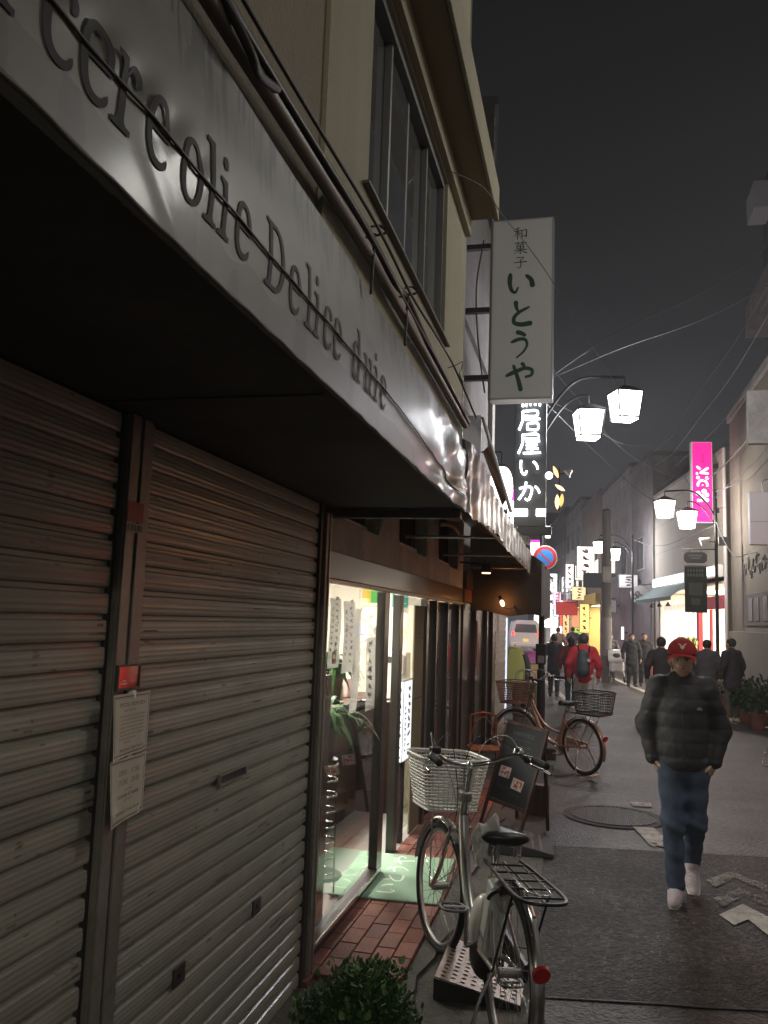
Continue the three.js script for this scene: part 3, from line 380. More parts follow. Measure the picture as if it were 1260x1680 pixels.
// ------------------------------------------------------------------ glazed cake shop
{
  const X = -1.33, b = thing('cake_shop_building', 'old glazed shopfront with rough plaster band over dark timber frames', 'building');
  // plaster band with three round-cornered openings, lattice behind
  const s = new THREE.Shape(); s.moveTo(-9.15, 2.10); s.lineTo(-4.26, 2.10); s.lineTo(-4.26, 2.95); s.lineTo(-9.15, 2.95); s.closePath();
  const holes = [[-5.34, -4.36, 2.275, 2.80], [-7.02, -5.88, 2.265, 2.80], [-8.80, -7.56, 2.275, 2.80]];
  for (const [a, c, y0, y1] of holes) { const h = new THREE.Path(), r = 0.11; h.moveTo(a + r, y0); h.lineTo(c - r, y0 + 0.01); h.quadraticCurveTo(c, y0, c, y0 + r); h.lineTo(c, y1); h.lineTo(a, y1); h.lineTo(a, y0 + r); h.quadraticCurveTo(a, y0, a + r, y0); s.holes.push(h); }
  const pg = new THREE.ExtrudeGeometry(s, { depth: 0.10, bevelEnabled: true, bevelSize: 0.008, bevelThickness: 0.008, bevelSegments: 2, curveSegments: 8 }); pg.rotateY(-Math.PI / 2); pg.translate(X - 0.0, 0, 0); metreUV(pg);
  part('plaster_band', pg, M.plaster, b);
  part('dark_recess', bx(X - 0.5, X - 0.40, 2.1, 2.95, -9.1, -4.3), M.darkWall, b);
  for (const [a, c] of holes) { const n = Math.round((c - a) / 0.11); for (let i = 1; i < n; i++) part('lattice_bar', bx(X - 0.145, X - 0.115, 2.26, 2.84, a + (c - a) * i / n - 0.012, a + (c - a) * i / n + 0.012, 0.002), M.woodDark, b); }
  part('curled_pipe', tube([[X + 0.02, 2.62, -7.5], [X + 0.05, 2.66, -7.9], [X + 0.05, 2.66, -8.3], [X + 0.04, 2.62, -8.55], [X + 0.03, 2.4, -8.6]], 0.022, 30, 8), M.steel, b);
  part('header_beam', bx(X - 0.08, X + 0.012, 1.948, 2.098, -9.15, -4.06, 0.006), M.frameDark, b);
  part('header_rail', bx(X - 0.03, X + 0.022, 1.925, 1.946, -9.15, -4.06, 0.003), M.steel, b);
  // frames
  const fr = (z0, z1, d = 0) => part('door_post', bx(X - 0.06 - d, X - d, 0.03, 1.924, z0, z1, 0.004), M.frameDark, b);
  fr(-4.115, -4.065); fr(-5.70, -5.56); fr(-6.30, -6.19, 0.03); fr(-7.22, -7.12); fr(-7.66, -7.60); fr(-8.30, -8.24); fr(-9.15, -8.98);
  part('sill_rail', bx(X - 0.06, X + 0.006, 0.032, 0.115, -5.558, -4.117, 0.004), M.frameDark, b);
  part('sill_trim', bx(X + 0.007, X + 0.02, 0.10, 0.122, -5.6, -4.08, 0.003), M.chrome, b);
  part('threshold', bx(X - 0.10, X + 0.02, 0.02, 0.04, -7.12, -5.702, 0.004), M.steel, b);
  const pane = (z0, z1, y0 = 0.118, y1 = 1.922, x = X - 0.03) => part('window_pane', bx(x - 0.002, x + 0.002, y0, y1, z0, z1), M.glass, b);
  pane(-5.555, -4.118); pane(-7.118, -6.303, 0.12, 1.922, X - 0.06);
  for (const [z0, z1] of [[-7.598, -7.222], [-8.238, -7.662], [-8.978, -8.302]]) { part('door_glass', bx(X - 0.05, X - 0.044, 0.04, 1.922, z0, z1), M.glassDark, b); }
  part('upper_facade', bx(X - 0.4, X + 0.0, 2.97, 7.2, -11.6, ZE - 0.01), mat([0.22, 0.215, 0.21], { map: rep(TX.grime, 0.4, 0.4), bumpMap: rep(TX.fine, 1, 1), bumpScale: 0.003, roughness: 0.9 }), b);
  part('upper_pier', bx(X + 0.001, X + 0.06, 3.0, 7.2, -11.6, -11.3), M.greyWall, b); for (const [y0, y1] of [[3.55, 4.05], [5.0, 5.35]]) part('facade_band', bx(X + 0.002, X + 0.05, y0, y1, -11.3, -5.0), mat([0.2, 0.2, 0.2], { roughness: 0.8, map: rep(TX.grime, 1, 1) }), b);
  // room
  part('floor', bx(-3.6, X - 0.10, 0, 0.036, -9.1, -4.2), mat([0.30, 0.29, 0.27], { roughness: 0.35 }), b);
  part('ceiling', bx(-3.6, X - 0.082, 2.30, 2.34, -9.1, -4.2), M.interior, b);
  part('back_wall', bx(-3.7, -3.61, 0, 2.4, -9.1, -4.2), M.interior, b);
  part('inner_wall', bx(-3.6, X - 0.09, 0.036, 2.3, -9.12, -9.03), mat([0.74, 0.68, 0.58], { roughness: 0.8 }), b);
  part('inner_wall', bx(-3.6, -1.41, 0.036, 2.3, -4.32, -4.255), M.interior, b);
  // ceiling tubes
  for (const [x, z, l] of [[-2.35, -5.6, 'near fluorescent ceiling light inside the glazed shop'], [-2.35, -7.6, 'far fluorescent ceiling light inside the glazed shop']]) {
    const t = thing('ceiling_light', l, 'light', [x, 2.29, z], 0, 'fluorescent lights in the glazed shop'); part('housing', bx(-0.13, 0.13, -0.03, 0.008, -0.62, 0.62, 0.005), M.white, t); for (const q of [-0.06, 0.06]) part('tube', rod([q, -0.05, -0.58], [q, -0.05, 0.58], 0.018, 10), glow(1, 0.98, 0.90, 5), t);
    areaLight(x, 2.215, z, 0.24, 1.16, 0xfcf8ea, 140, x, 0, z);
  }
}
// ---- things inside and on the glazed shopfront
{
  const X = -1.33;
  // lit wall shelf with white boxes
  const sh = thing('display_shelf', 'dark wood display counter behind the shop window', 'counter');
  part('counter_body', bx(-2.55, -2.0, 0.036, 0.98, -8.2, -4.6, 0.01), M.woodDark, sh); part('counter_top', bx(-2.58, -1.97, 0.981, 1.01, -8.22, -4.58, 0.006), M.woodDark, sh);
  part('counter_rail', bx(-1.996, -1.98, 0.55, 0.62, -8.18, -4.62, 0.004), M.lacquer, sh);
  const box = (n, g, c, l, cat) => single(n, g, Array.isArray(c) ? mat(c, { roughness: 0.5 }) : c, l, cat);
  box('price_card', bx(-1.98, -1.965, 1.012, 1.06, -5.35, -5.22), [0.75, 0.48, 0.03], 'yellow price card at the near end of the counter', 'card');
  box('price_card', bx(-1.98, -1.965, 1.012, 1.07, -6.10, -5.94), [0.75, 0.48, 0.03], 'yellow price card on the counter behind the hanging strips', 'card');
  box('price_card', bx(-2.2, -2.185, 1.33, 1.39, -7.75, -7.55), [0.75, 0.52, 0.03], 'yellow card beside the doorway, above the counter', 'card');
  for (let i = 0; i < 9; i++) single('cake_box', bx(-2.42 + 0.05 * (i % 2), -2.12, 1.011, 1.09 + 0.05 * ((i * 7) % 3), -4.85 - i * 0.36, -4.64 - i * 0.36, 0.012), mat([[0.80, 0.78, 0.72], [0.55, 0.62, 0.35], [0.75, 0.55, 0.55]][i % 3], { roughness: 0.6 }), ['white', 'pale green', 'pink'][i % 3] + ' cake box on the counter, ' + ['first', 'second', 'third', 'fourth', 'fifth', 'sixth', 'seventh', 'eighth', 'ninth'][i] + ' of the row from the shutter', 'box', 'cake boxes on the counter');
  // posters on the inner wall
  const poster = (name, label, z, y0, y1, x0, x1, draw) => { const tx = canvasTex(256, 256, draw), t = thing(name, label, 'poster'); part('sheet', bx(x0, x1, y0, y1, z - 0.004, z), M.white, t); part('print', new THREE.PlaneGeometry(x1 - x0, y1 - y0).translate((x0 + x1) / 2, (y0 + y1) / 2, z + 0.002), mat([0.9, 0.9, 0.9], { map: tx, roughness: 0.6 }), t); };
  poster('poster', 'teal poster with a white bar on the inner wall', -9.02, 1.87, 2.09, -2.08, -1.90, (c, w, h) => { c.fillStyle = '#0d9488'; c.fillRect(0, 0, w, h); c.fillStyle = '#f2f2ee'; c.fillRect(40, 90, 110, 20); c.fillRect(40, 124, 110, 20); c.fillRect(30, 200, 190, 8); });
  poster('poster', 'yellow and green poster above the window display', -9.01, 1.86, 2.06, -2.42, -2.22, (c, w, h) => { c.fillStyle = '#d8c531'; c.fillRect(0, 0, w / 2, h); c.fillStyle = '#3fae3f'; c.fillRect(w / 2, 0, w / 2, h); c.fillStyle = '#f4f4f0'; c.fillRect(0, h * 0.78, w, 20); });
  poster('poster', 'round red and blue patterned poster inside the window', -9.01, 1.42, 1.78, -2.62, -2.26, (c, w, h) => { c.fillStyle = '#e8e6e0'; c.fillRect(0, 0, w, h); c.strokeStyle = '#c33a4a'; c.lineWidth = 20; c.beginPath(); c.arc(128, 128, 90, 0, 7); c.stroke(); c.fillStyle = '#5068c8'; c.beginPath(); c.arc(128, 128, 50, 0, 7); c.fill(); });
  // paper strips hanging inside the first pane
  const strips = [[-4.40, -4.12, 1.86, 1.44, 'wide white paper strip with brush writing, nearest the shutter', 0.16], [-4.66, -4.44, 1.85, 1.46, 'white paper strip with a small photo near its foot', 0.1], [-4.98, -4.72, 1.84, 1.42, 'white paper strip with blue-grey brush writing, third from the shutter', 0.09], [-5.17, -5.00, 1.80, 1.17, 'long blank white paper strip hanging askew in the window', 0], [-5.52, -5.28, 1.80, 1.15, 'long white paper strip with bold black writing by the door post', 0.13]];
  strips.forEach(([z0, z1, y1, y0, label, lw], i) => {
    const tx = canvasTex(160, 512, (c, w, h) => { c.fillStyle = '#e9e7e1'; c.fillRect(0, 0, w, h); c.fillStyle = i === 2 ? '#34385c' : '#1b1a1a'; if (lw) { scrawl(c, w * (i === 4 ? 0.22 : 0.52), 20, w * (i === 4 ? 0.55 : 0.32), h * 0.86, i === 4 ? 10 : 9, i === 4 ? 9 : 6, 3 + i * 7); if (i !== 4) scrawl(c, w * 0.14, 60, w * 0.26, h * 0.66, 8, 5, 31 + i); if (i === 0) { c.beginPath(); c.arc(40, 250, 16, 0, 7); c.fill(); } } if (i === 1) { c.fillStyle = '#4a3526'; c.fillRect(70, 390, 56, 92); c.fillStyle = '#d9b48a'; c.beginPath(); c.arc(98, 430, 18, 0, 7); c.fill(); } });
    const tilt = i === 3 ? 0.10 : 0, t = thing('paper_strip', label, 'paper strip', [0, 0, 0], 0, 'paper strips in the shop window');
    part('paper', sheet(6, 24, (u, v) => [X - 0.045 - 0.006 * Math.sin(v * 5 + i) - 0.004 * Math.sin(u * 3), mix(y0, y1, v), mix(z1, z0, u) + tilt * (1 - v) - 0.01 * Math.sin(v * 4 + i), u, v]), mat([0.82, 0.82, 0.82], { map: tx, phys: true, roughness: 0.8, transmission: 0.5, side: THREE.DoubleSide }), t);
    part('tape', bx(X - 0.042, X - 0.034, y1 - 0.012, y1 + 0.01, (z0 + z1) / 2 - 0.02, (z0 + z1) / 2 + 0.02), M.paper, t);
  });
  // fern on a ringed stand
  const leafy = (o, n, L, seed, m) => { const gs = []; for (let i = 0; i < n; i++) { const a = vnoise(seed + i * 3.3, 1, 99, 99) * 12.6, el = 0.2 + 1.1 * vnoise(seed + i * 2.1, 5, 99, 99), l = L * (0.6 + 0.7 * vnoise(seed + i * 1.3, 9, 99, 99)); gs.push(sheet(2, 8, (u, v) => { const r = l * v, d = r * Math.cos(el), y = r * Math.sin(el) - 1.1 * l * v * v * v * 0.7, w = 0.022 * Math.sin(Math.PI * Math.min(1, v * 0.95 + 0.05)) * (u - 0.5) * 2; return [d * Math.cos(a) - w * Math.sin(a), y - Math.abs(u - 0.5) * 0.012, d * Math.sin(a) + w * Math.cos(a), u, v]; })); } return gs; };
  const leafM = mat([0.13, 0.28, 0.09], { phys: true, map: TX.leaf, roughness: 0.5, transmission: 0.25, side: THREE.DoubleSide });
  const fern = (name, pos, n, L, sd, label) => { const t = thing(name, label, 'plant', pos); part('fronds', leafy(t, n, L, sd), leafM, t); part('pot', new THREE.LatheGeometry([[0, -0.2], [0.075, -0.2], [0.10, -0.02], [0.108, -0.02], [0.108, 0.0], [0.09, 0.0], [0.0, -0.03]].map(([x, y]) => new THREE.Vector2(x, y)), 20), mat([0.12, 0.08, 0.06], { roughness: 0.6 }), t); return t; };
  fern('fern_plant', [-1.62, 1.06, -5.18], 95, 0.36, 3, 'large fern with drooping green fronds on the ring stand');
  fern('fern_plant', [-1.70, 1.38, -5.55], 60, 0.30, 40, 'smaller upper fern behind the paper strips');
  const up = thing('plant_hanger', 'thin dark shelf post holding the upper fern', 'stand', [-1.70, 0, -5.55]); part('pole', rod([0, 0.036, 0], [0, 1.16, 0], 0.012, 8), M.iron, up); part('plate', new THREE.CylinderGeometry(0.1, 0.1, 0.012, 20).translate(0, 1.168, 0), M.iron, up); part('foot', new THREE.CylinderGeometry(0.13, 0.14, 0.02, 20).translate(0, 0.047, 0), M.iron, up);
  const rs = thing('ring_stand', 'plant stand of stacked chrome rings inside the shop window', 'stand', [-1.62, 0, -5.18]);
  for (let i = 0; i < 8; i++) part('ring', new THREE.TorusGeometry(0.105, 0.007, 8, 30).rotateX(Math.PI / 2).translate(0, 0.18 + i * 0.092, 0), M.chrome, rs);
  for (let i = 0; i < 3; i++) { const a = i * 2.1; part('leg', rod([0.115 * Math.cos(a), 0.036, 0.115 * Math.sin(a)], [0.10 * Math.cos(a), 0.85, 0.10 * Math.sin(a)], 0.005, 6), M.iron, rs); } part('plate', new THREE.CylinderGeometry(0.11, 0.11, 0.01, 24).translate(0, 0.853, 0), M.iron, rs);
  // wooden easel board at the near end
  const ea = thing('wooden_board', 'light wood board leaning inside the window beside the shutter', 'board'); part('panel', bx(-1.62, -1.58, 0.04, 1.12, -4.86, -4.52, 0.006), M.woodWarm, ea); part('panel_edge', bx(-1.579, -1.56, 0.04, 1.14, -4.51, -4.49, 0.004), M.woodWarm, ea);
  const fl = thing('flower_bunch', 'small bunch of white and pink flowers on the wooden board', 'flowers', [-1.6, 1.16, -4.7]); for (let i = 0; i < 16; i++) part('blossom', new THREE.IcosahedronGeometry(0.018 + 0.01 * rnd(), 1).translate(rr(-0.06, 0.06), rr(-0.03, 0.04), rr(-0.16, 0.16)), mat([[0.8, 0.78, 0.74], [0.72, 0.35, 0.40]][i % 3 ? 0 : 1], { roughness: 0.7 }), fl);
  // post, bamboo blind, red banner, machine
  single('window_post', bx(-1.45, -1.40, 0.036, 1.42, -4.62, -4.52, 0.004), M.woodDark, 'short brown wooden post behind the first window pane', 'post');
  const bl = thing('bamboo_blind', 'upright bamboo blind beside the open doorway', 'blind'); for (let i = 0; i < 15; i++) part('bamboo_slat', rod([-1.362 - 0.003 * (i % 2), 0.06, -6.74 - i * 0.025], [-1.362 - 0.003 * (i % 2), 1.86, -6.74 - i * 0.025], 0.011, 7), M.bamboo, bl); for (const y of [0.5, 1.1, 1.6]) part('binding', bx(-1.351, -1.347, y, y + 0.008, -7.11, -6.72), M.black, bl);
  const rbn = thing('red_banner', 'narrow red and white cloth banner inside the doorway', 'banner'); part('cloth', sheet(6, 16, (u, v) => [-1.52 + 0.01 * Math.sin(u * 9), mix(1.30, 1.80, v), mix(-6.75, -6.95, u), u, v]), mat([0.62, 0.06, 0.04], { roughness: 0.8, side: THREE.DoubleSide, map: canvasTex(64, 256, (c, w, h) => { c.fillStyle = '#fff'; c.fillRect(0, 0, w, h); c.fillStyle = '#c22'; c.fillRect(22, 0, 42, h); }) }), rbn); part('banner_rod', rod([-1.52, 1.805, -6.72], [-1.52, 1.805, -6.98], 0.006, 6), M.woodDark, rbn);
  const mc = thing('till_machine', 'pale upright machine with two round dials inside the doorway', 'machine'); part('cabinet', bx(-1.98, -1.62, 1.011, 1.44, -7.9, -7.6, 0.02), mat([0.72, 0.66, 0.55], { roughness: 0.45 }), mc); for (const x of [-1.86, -1.76]) part('dial', new THREE.CylinderGeometry(0.03, 0.03, 0.02, 18).rotateX(Math.PI / 2).translate(x, 1.37, -7.595), M.black, mc);
  const cb = thing('low_cabinet', 'dark wood cabinet carrying the pale machine in the doorway', 'cabinet'); part('body', bx(-1.99, -1.60, 0.036, 1.01, -7.95, -7.45, 0.008), M.lacquer, cb); part('handle', bx(-1.86, -1.74, 0.60, 0.615, -7.449, -7.435), mat([0.1, 0.6, 0.3], { roughness: 0.4 }), cb);
  // lit upright sign by the door
  const tx = canvasTex(160, 640, (c, w, h) => { c.fillStyle = '#eef4f6'; c.fillRect(0, 0, w, h); c.fillStyle = '#10141c'; scrawl(c, 84, 40, 52, 430, 7, 11, 5); scrawl(c, 24, 200, 30, 380, 9, 6, 61); c.fillRect(86, 520, 40, 14); c.fillRect(86, 560, 14, 50); c.fillRect(100, 598, 34, 14); });
  const ls = thing('lit_sign', 'narrow white lit upright sign with black writing in the doorway', 'sign', [0, 0, 0]);
  part('sign_case', bx(-1.43, -1.362, 0.655, 1.275, -6.72, -6.40, 0.004), M.alu, ls); const gl = mat([0.8, 0.8, 0.8], { map: tx, emissive: lin(1, 1, 1), emissiveMap: tx, emissiveIntensity: 1.1, roughness: 0.4 });
  part('sign_face', new THREE.PlaneGeometry(0.30, 0.60).rotateY(Math.PI / 2).translate(-1.3595, 0.965, -6.56), gl, ls); part('sign_face', new THREE.PlaneGeometry(0.062, 0.60).translate(-1.396, 0.965, -6.397), gl, ls); part('stand_leg', bx(-1.41, -1.38, 0.036, 0.655, -6.6, -6.52), M.iron, ls);
  areaLight(-1.350, 0.965, -6.56, 0.28, 0.58, 0xeef6ff, 1.0, 0, 0.965, -6.56);
  // doormat with the shop name written across
  const mt = canvasTex(512, 512, (c, w, h) => { c.fillStyle = '#aecab2'; c.fillRect(0, 0, w, h); for (let i = 0; i < 5000; i++) { c.fillStyle = rnd() > 0.5 ? 'rgba(120,150,125,.35)' : 'rgba(200,225,205,.3)'; c.fillRect(rnd() * w, rnd() * h, 4, 3); } c.fillStyle = '#ffffff'; ['い', 'と', 'う', 'や'].forEach((g, i) => { c.save(); c.translate(40 + i * 112, 190); glyph(c, g, 0, 0, 125, 125, 0.85); c.restore(); }); });
  const dm = thing('door_mat', 'pale green doormat with white hand-brushed writing', 'mat', [-1.22, 0.053, -5.66], 0.05);
  part('mat_pile', new RoundedBoxGeometry(0.68, 0.012, 0.98, 2, 0.005).translate(0, 0.006, 0), mat([0.36, 0.50, 0.38], { roughness: 0.95, bumpMap: rep(TX.fine, 2, 2), bumpScale: 0.004 }), dm);
  const mg = new THREE.PlaneGeometry(0.96, 0.66).rotateX(-Math.PI / 2).rotateY(Math.PI / 2).translate(0, 0.0135, 0); part('mat_print', mg, mat([0.80, 0.86, 0.80], { map: mt, roughness: 0.95, bumpMap: rep(TX.fine, 3, 3), bumpScale: 0.003 }), dm);
}
// ------------------------------------------------------------------ second awning, over the cake shop
const awX = (z, h) => -0.612 + 0.02 * n3(z * 2.2, h * 5, 7) + 0.045 * sstep(-5.3, -4.3, z) * n3(z * 5, h * 7, 2) + 0.006 * Math.sin(z * 21);
{
  const t = thing('shop_awning', 'dark grey weathered vinyl awning over the glazed shop', 'awning');
  const top = (z) => 2.70 - 0.12 * sstep(-4.7, -6.5, z) - 0.05 * sstep(-6.5, -9.6, z), bot = (z) => 2.335 - 0.025 * Math.sin(z * 2.5) - 0.03 * sstep(-7, -9.6, z) + 0.004 * Math.sin(z * 33);
  part('valance', sheet(260, 26, (u, v) => { const z = mix(-4.31, -9.6, u), h = mix(bot(z), top(z), v); return [awX(z, h), h, z, z, v]; }), M.awning, t);
  part('roof_sheet', sheet(60, 8, (u, v) => { const z = mix(-4.31, -9.6, u), x = mix(awX(z, top(z)), -1.32, v); return [x, top(z) + 0.3 * v + 0.02 * n3(z * 3, v * 4, 1), z, z, v]; }), M.awning, t);
  part('end_panel', sheet(12, 12, (u, v) => { const x = mix(-0.62, -1.31, u), h = mix(2.335, 2.70 + 0.3 * u, v); return [x, h, -9.6, x, v]; }), M.awning, t);
  for (const z of [-4.36, -6.1, -7.8, -9.56]) part('frame_bar', [rod([-1.32, 2.36, z], [-0.625, 2.36, z], 0.012, 8), rod([-1.32, 2.98, z], [-0.63, 2.62, z], 0.012, 8)], M.steel, t);
  part('front_bar', rod([-0.63, 2.36, -4.33], [-0.63, 2.33, -9.58], 0.011, 8), M.steel, t);
}
{ // slanting steel strut and lit panel above the awning
  const t = thing('sign_strut', 'slanting rusty steel strut with a pale sheet panel above the awning', 'strut');
  part('strut_bar', rod([-1.06, 3.86, -8.5], [-0.75, 2.86, -8.5], 0.018, 8), M.steel, t); part('torn_cloth', sheet(8, 14, (u, v) => [mix(-0.99, -0.81, v) + 0.012 - 0.07 * u * (1 - v * 0.4), mix(3.55, 2.98, v) - 0.06 * u, -8.47 + 0.015 * Math.sin(u * 5 + v * 8), u, v]), mat([0.20, 0.12, 0.09], { roughness: 0.8, side: THREE.DoubleSide, map: rep(TX.grime, 2, 2) }), t);
  part('pale_panel', bx(-1.315, -1.08, 3.05, 3.90, -8.62, -8.58, 0.004), mat([0.62, 0.62, 0.68], { roughness: 0.5 }), t);
}
{ // paper lantern glowing behind it
  const t = thing('paper_lantern', 'glowing white oval paper lantern above the awning', 'lantern', [-0.90, 3.18, -8.95]);
  const pr = []; for (let i = 0; i <= 30; i++) { const a = i / 30 * Math.PI; pr.push(new THREE.Vector2(0.012 + 0.115 * Math.pow(Math.sin(a), 0.75) * (1 + 0.012 * Math.cos(i * Math.PI)), -0.235 * Math.cos(a))); }
  part('paper_shell', new THREE.LatheGeometry(pr, 28), glow(1, 0.97, 0.90, 4.0), t);
  for (const y of [-0.24, 0.24]) part('lantern_cap', new THREE.CylinderGeometry(0.05, 0.05, 0.03, 20).translate(0, y, 0), M.black, t);
  part('hook', rod([0, 0.25, 0], [0, 0.40, 0], 0.006, 6), M.iron, t); part('wall_arm', rod([0, 0.40, 0], [-0.42, 0.40, 0], 0.009, 6), M.iron, t);
  lampPoint(-0.90, 3.18, -8.95, 0xfff2dd, 0.9, 5);
}
// ------------------------------------------------------------------ hanging shop sign with the name in green
{
  const W = 0.61, H = 1.85, t = thing('hanging_sign', 'tall white sign box with dark green vertical Japanese lettering', 'sign', [-0.63, 3.90, -8.05]);
  part('sign_case', new RoundedBoxGeometry(W, H, 0.19, 2, 0.008).translate(0, H / 2, -0.02), mat([0.33, 0.33, 0.33], { metalness: 0.5, roughness: 0.45 }), t);
  const tx = canvasTex(620, 1880, (c, w, h) => {
    c.fillStyle = '#dcdcda'; c.fillRect(0, 0, w, h); for (let i = 0; i < 260; i++) { c.fillStyle = `rgba(120,115,100,${0.02 + 0.03 * rnd()})`; c.fillRect(rnd() * w, rnd() * h * 0.9, 2 + rnd() * 5, 40 + rnd() * 200); }
    c.fillStyle = '#23342b'; ['和', '菓', '子'].forEach((g, i) => glyph(c, g, 212, 70 + i * 158, 150, 140)); c.fillStyle = '#1c4734';
    ['い', 'と', 'う', 'や'].forEach((g, i) => glyph(c, g, 130, 530 + i * 326, 345, 300, 1.18));
  });
  part('sign_face', new THREE.PlaneGeometry(W - 0.035, H - 0.035).translate(0, H / 2, 0.0765), mat([0.66, 0.66, 0.66], { map: tx, roughness: 0.4 }), t);
  part('sign_back', new THREE.PlaneGeometry(W - 0.035, H - 0.035).rotateY(Math.PI).translate(0, H / 2, -0.1165), mat([0.80, 0.80, 0.80], { map: tx, roughness: 0.4 }), t);
  for (const y of [0.25, 0.95, 1.62]) part('wall_bracket', bx(-0.70, -W / 2, y - 0.025, y + 0.025, -0.05, 0.01), M.iron, t);
  part('side_plate', bx(-W / 2 - 0.014, -W / 2 - 0.002, 0.0, H, -0.08, 0.06), mat([0.2, 0.19, 0.18], { roughness: 0.6 }), t); part('power_lead', tube([[-0.4, 1.7, -0.03], [-0.46, 1.2, 0], [-0.43, 0.6, 0], [-0.36, 0.1, -0.02]], 0.008, 24, 6), M.cable, t);
}
// ------------------------------------------------------------------ neon sign and its neighbours
{
  const t = thing('neon_sign', 'black vertical sign with glowing white neon script under the white sign', 'sign', [-0.67, 3.02, -10.05]);
  part('back_panel', bx(-0.19, 0.19, -0.12, 1.75, -0.16, -0.04, 0.006), mat([0.035, 0.037, 0.042], { roughness: 0.4 }), t);
  const gm = glow(0.95, 0.98, 1, 6), chars = ['備', '居', '屋', 'い', 'か'];
  chars.forEach((ch, i) => { const gs = []; for (const [p] of GLYPH[ch]) gs.push(tube(p.map(([u, v]) => [-0.15 + u * 0.29, 1.60 - i * 0.292 - v * 0.27 + (1 - v) * 0.0, 0.012]), 0.0135, 20, 6)); part('neon_character', gs, gm, t); });
  part('lit_strip', bx(-0.26, -0.02, 0.0, 0.085, -0.036, 0.0, 0.004), glow(1, 1, 0.97, 5), t); part('lit_strip', bx(0.08, 0.19, 0.0, 0.085, -0.036, 0.0, 0.004), glow(1, 1, 0.97, 5), t); part('lower_case', bx(-0.22, 0.26, -0.22, -0.125, -0.16, -0.02, 0.004), M.black, t);
  areaLight(-0.67, 3.75, -9.98, 0.3, 1.4, 0xf2f6ff, 0.9, -0.67, 3.75, 0); for (const x of [-0.26, 0.26]) part('guy_wire', rod([x, 1.75, -0.1], [x, 2.9, -0.1], 0.004, 5), M.steel, t);
  const e = thing('emblem_light', 'small orange and white glowing leaf-shaped emblem beside the neon sign', 'sign', [-0.34, 3.10, -10.0]);
  const leaf = (x, y, r, a) => { const s = new THREE.Shape(); s.moveTo(0, -r); s.quadraticCurveTo(r * 0.6, 0, 0, r); s.quadraticCurveTo(-r * 0.6, 0, 0, -r); return new THREE.ExtrudeGeometry(s, { depth: 0.02, bevelEnabled: false }).rotateZ(a).translate(x, y, 0); };
  part('leaf', leaf(0, 0.08, 0.09, 0), glow(1, 0.62, 0.25, 3), e); part('leaf', leaf(0.05, 0.10, 0.08, -0.1), glow(1, 0.5, 0.15, 1.5), e); part('leaf', leaf(0.03, 0.25, 0.07, 1.0), glow(1, 0.7, 0.4, 2), e); part('leaf', leaf(-0.02, 0.44, 0.08, 0.4), glow(1, 0.6, 0.3, 1.6), e); part('globe', new THREE.SphereGeometry(0.045, 16, 12).translate(-0.10, 0.40, 0), glow(1, 1, 1, 5), e); part('spot_head', new THREE.ConeGeometry(0.05, 0.1, 14).rotateZ(1.2).translate(0.11, 0.44, 0), M.steel, e); part('bracket', rod([-0.08, 0.4, -0.03], [0.12, 0.44, -0.03], 0.008, 6), M.iron, e); part('bracket', rod([0.02, -0.02, -0.04], [0.02, 0.5, -0.04], 0.008, 6), M.iron, e);
  const m = thing('magenta_sign', 'small white and magenta lit sign left of the neon sign', 'sign', [-0.98, 3.35, -12.4]); part('sign_case', bx(-0.13, 0.13, -0.25, 0.38, -0.10, 0, 0.004), M.black, m); part('lit_face', bx(-0.12, 0.12, 0.20, 0.36, 0.001, 0.01), glow(0.9, 0.05, 0.6, 1.6), m); part('lit_face', bx(-0.12, 0.12, -0.24, 0.19, 0.001, 0.01), glow(1, 0.95, 1, 3), m); part('wall_arm', bx(-0.35, -0.13, 0, 0.04, -0.06, -0.03), M.iron, m);
  const m2 = thing('magenta_sign', 'low white sign with magenta edge beside the awning end', 'sign', [-0.79, 2.83, -12.6]); part('sign_case', bx(-0.12, 0.12, -0.14, 0.16, -0.10, 0, 0.004), M.black, m2); part('lit_face', bx(-0.11, 0.11, -0.13, 0.11, 0.001, 0.01), glow(1, 0.85, 0.95, 2.5), m2); part('lit_face', bx(-0.11, 0.11, 0.115, 0.15, 0.001, 0.01), glow(0.9, 0.05, 0.45, 1.6), m2); part('wall_arm', bx(-0.51, -0.12, 0, 0.04, -0.06, -0.03), M.iron, m2);
}
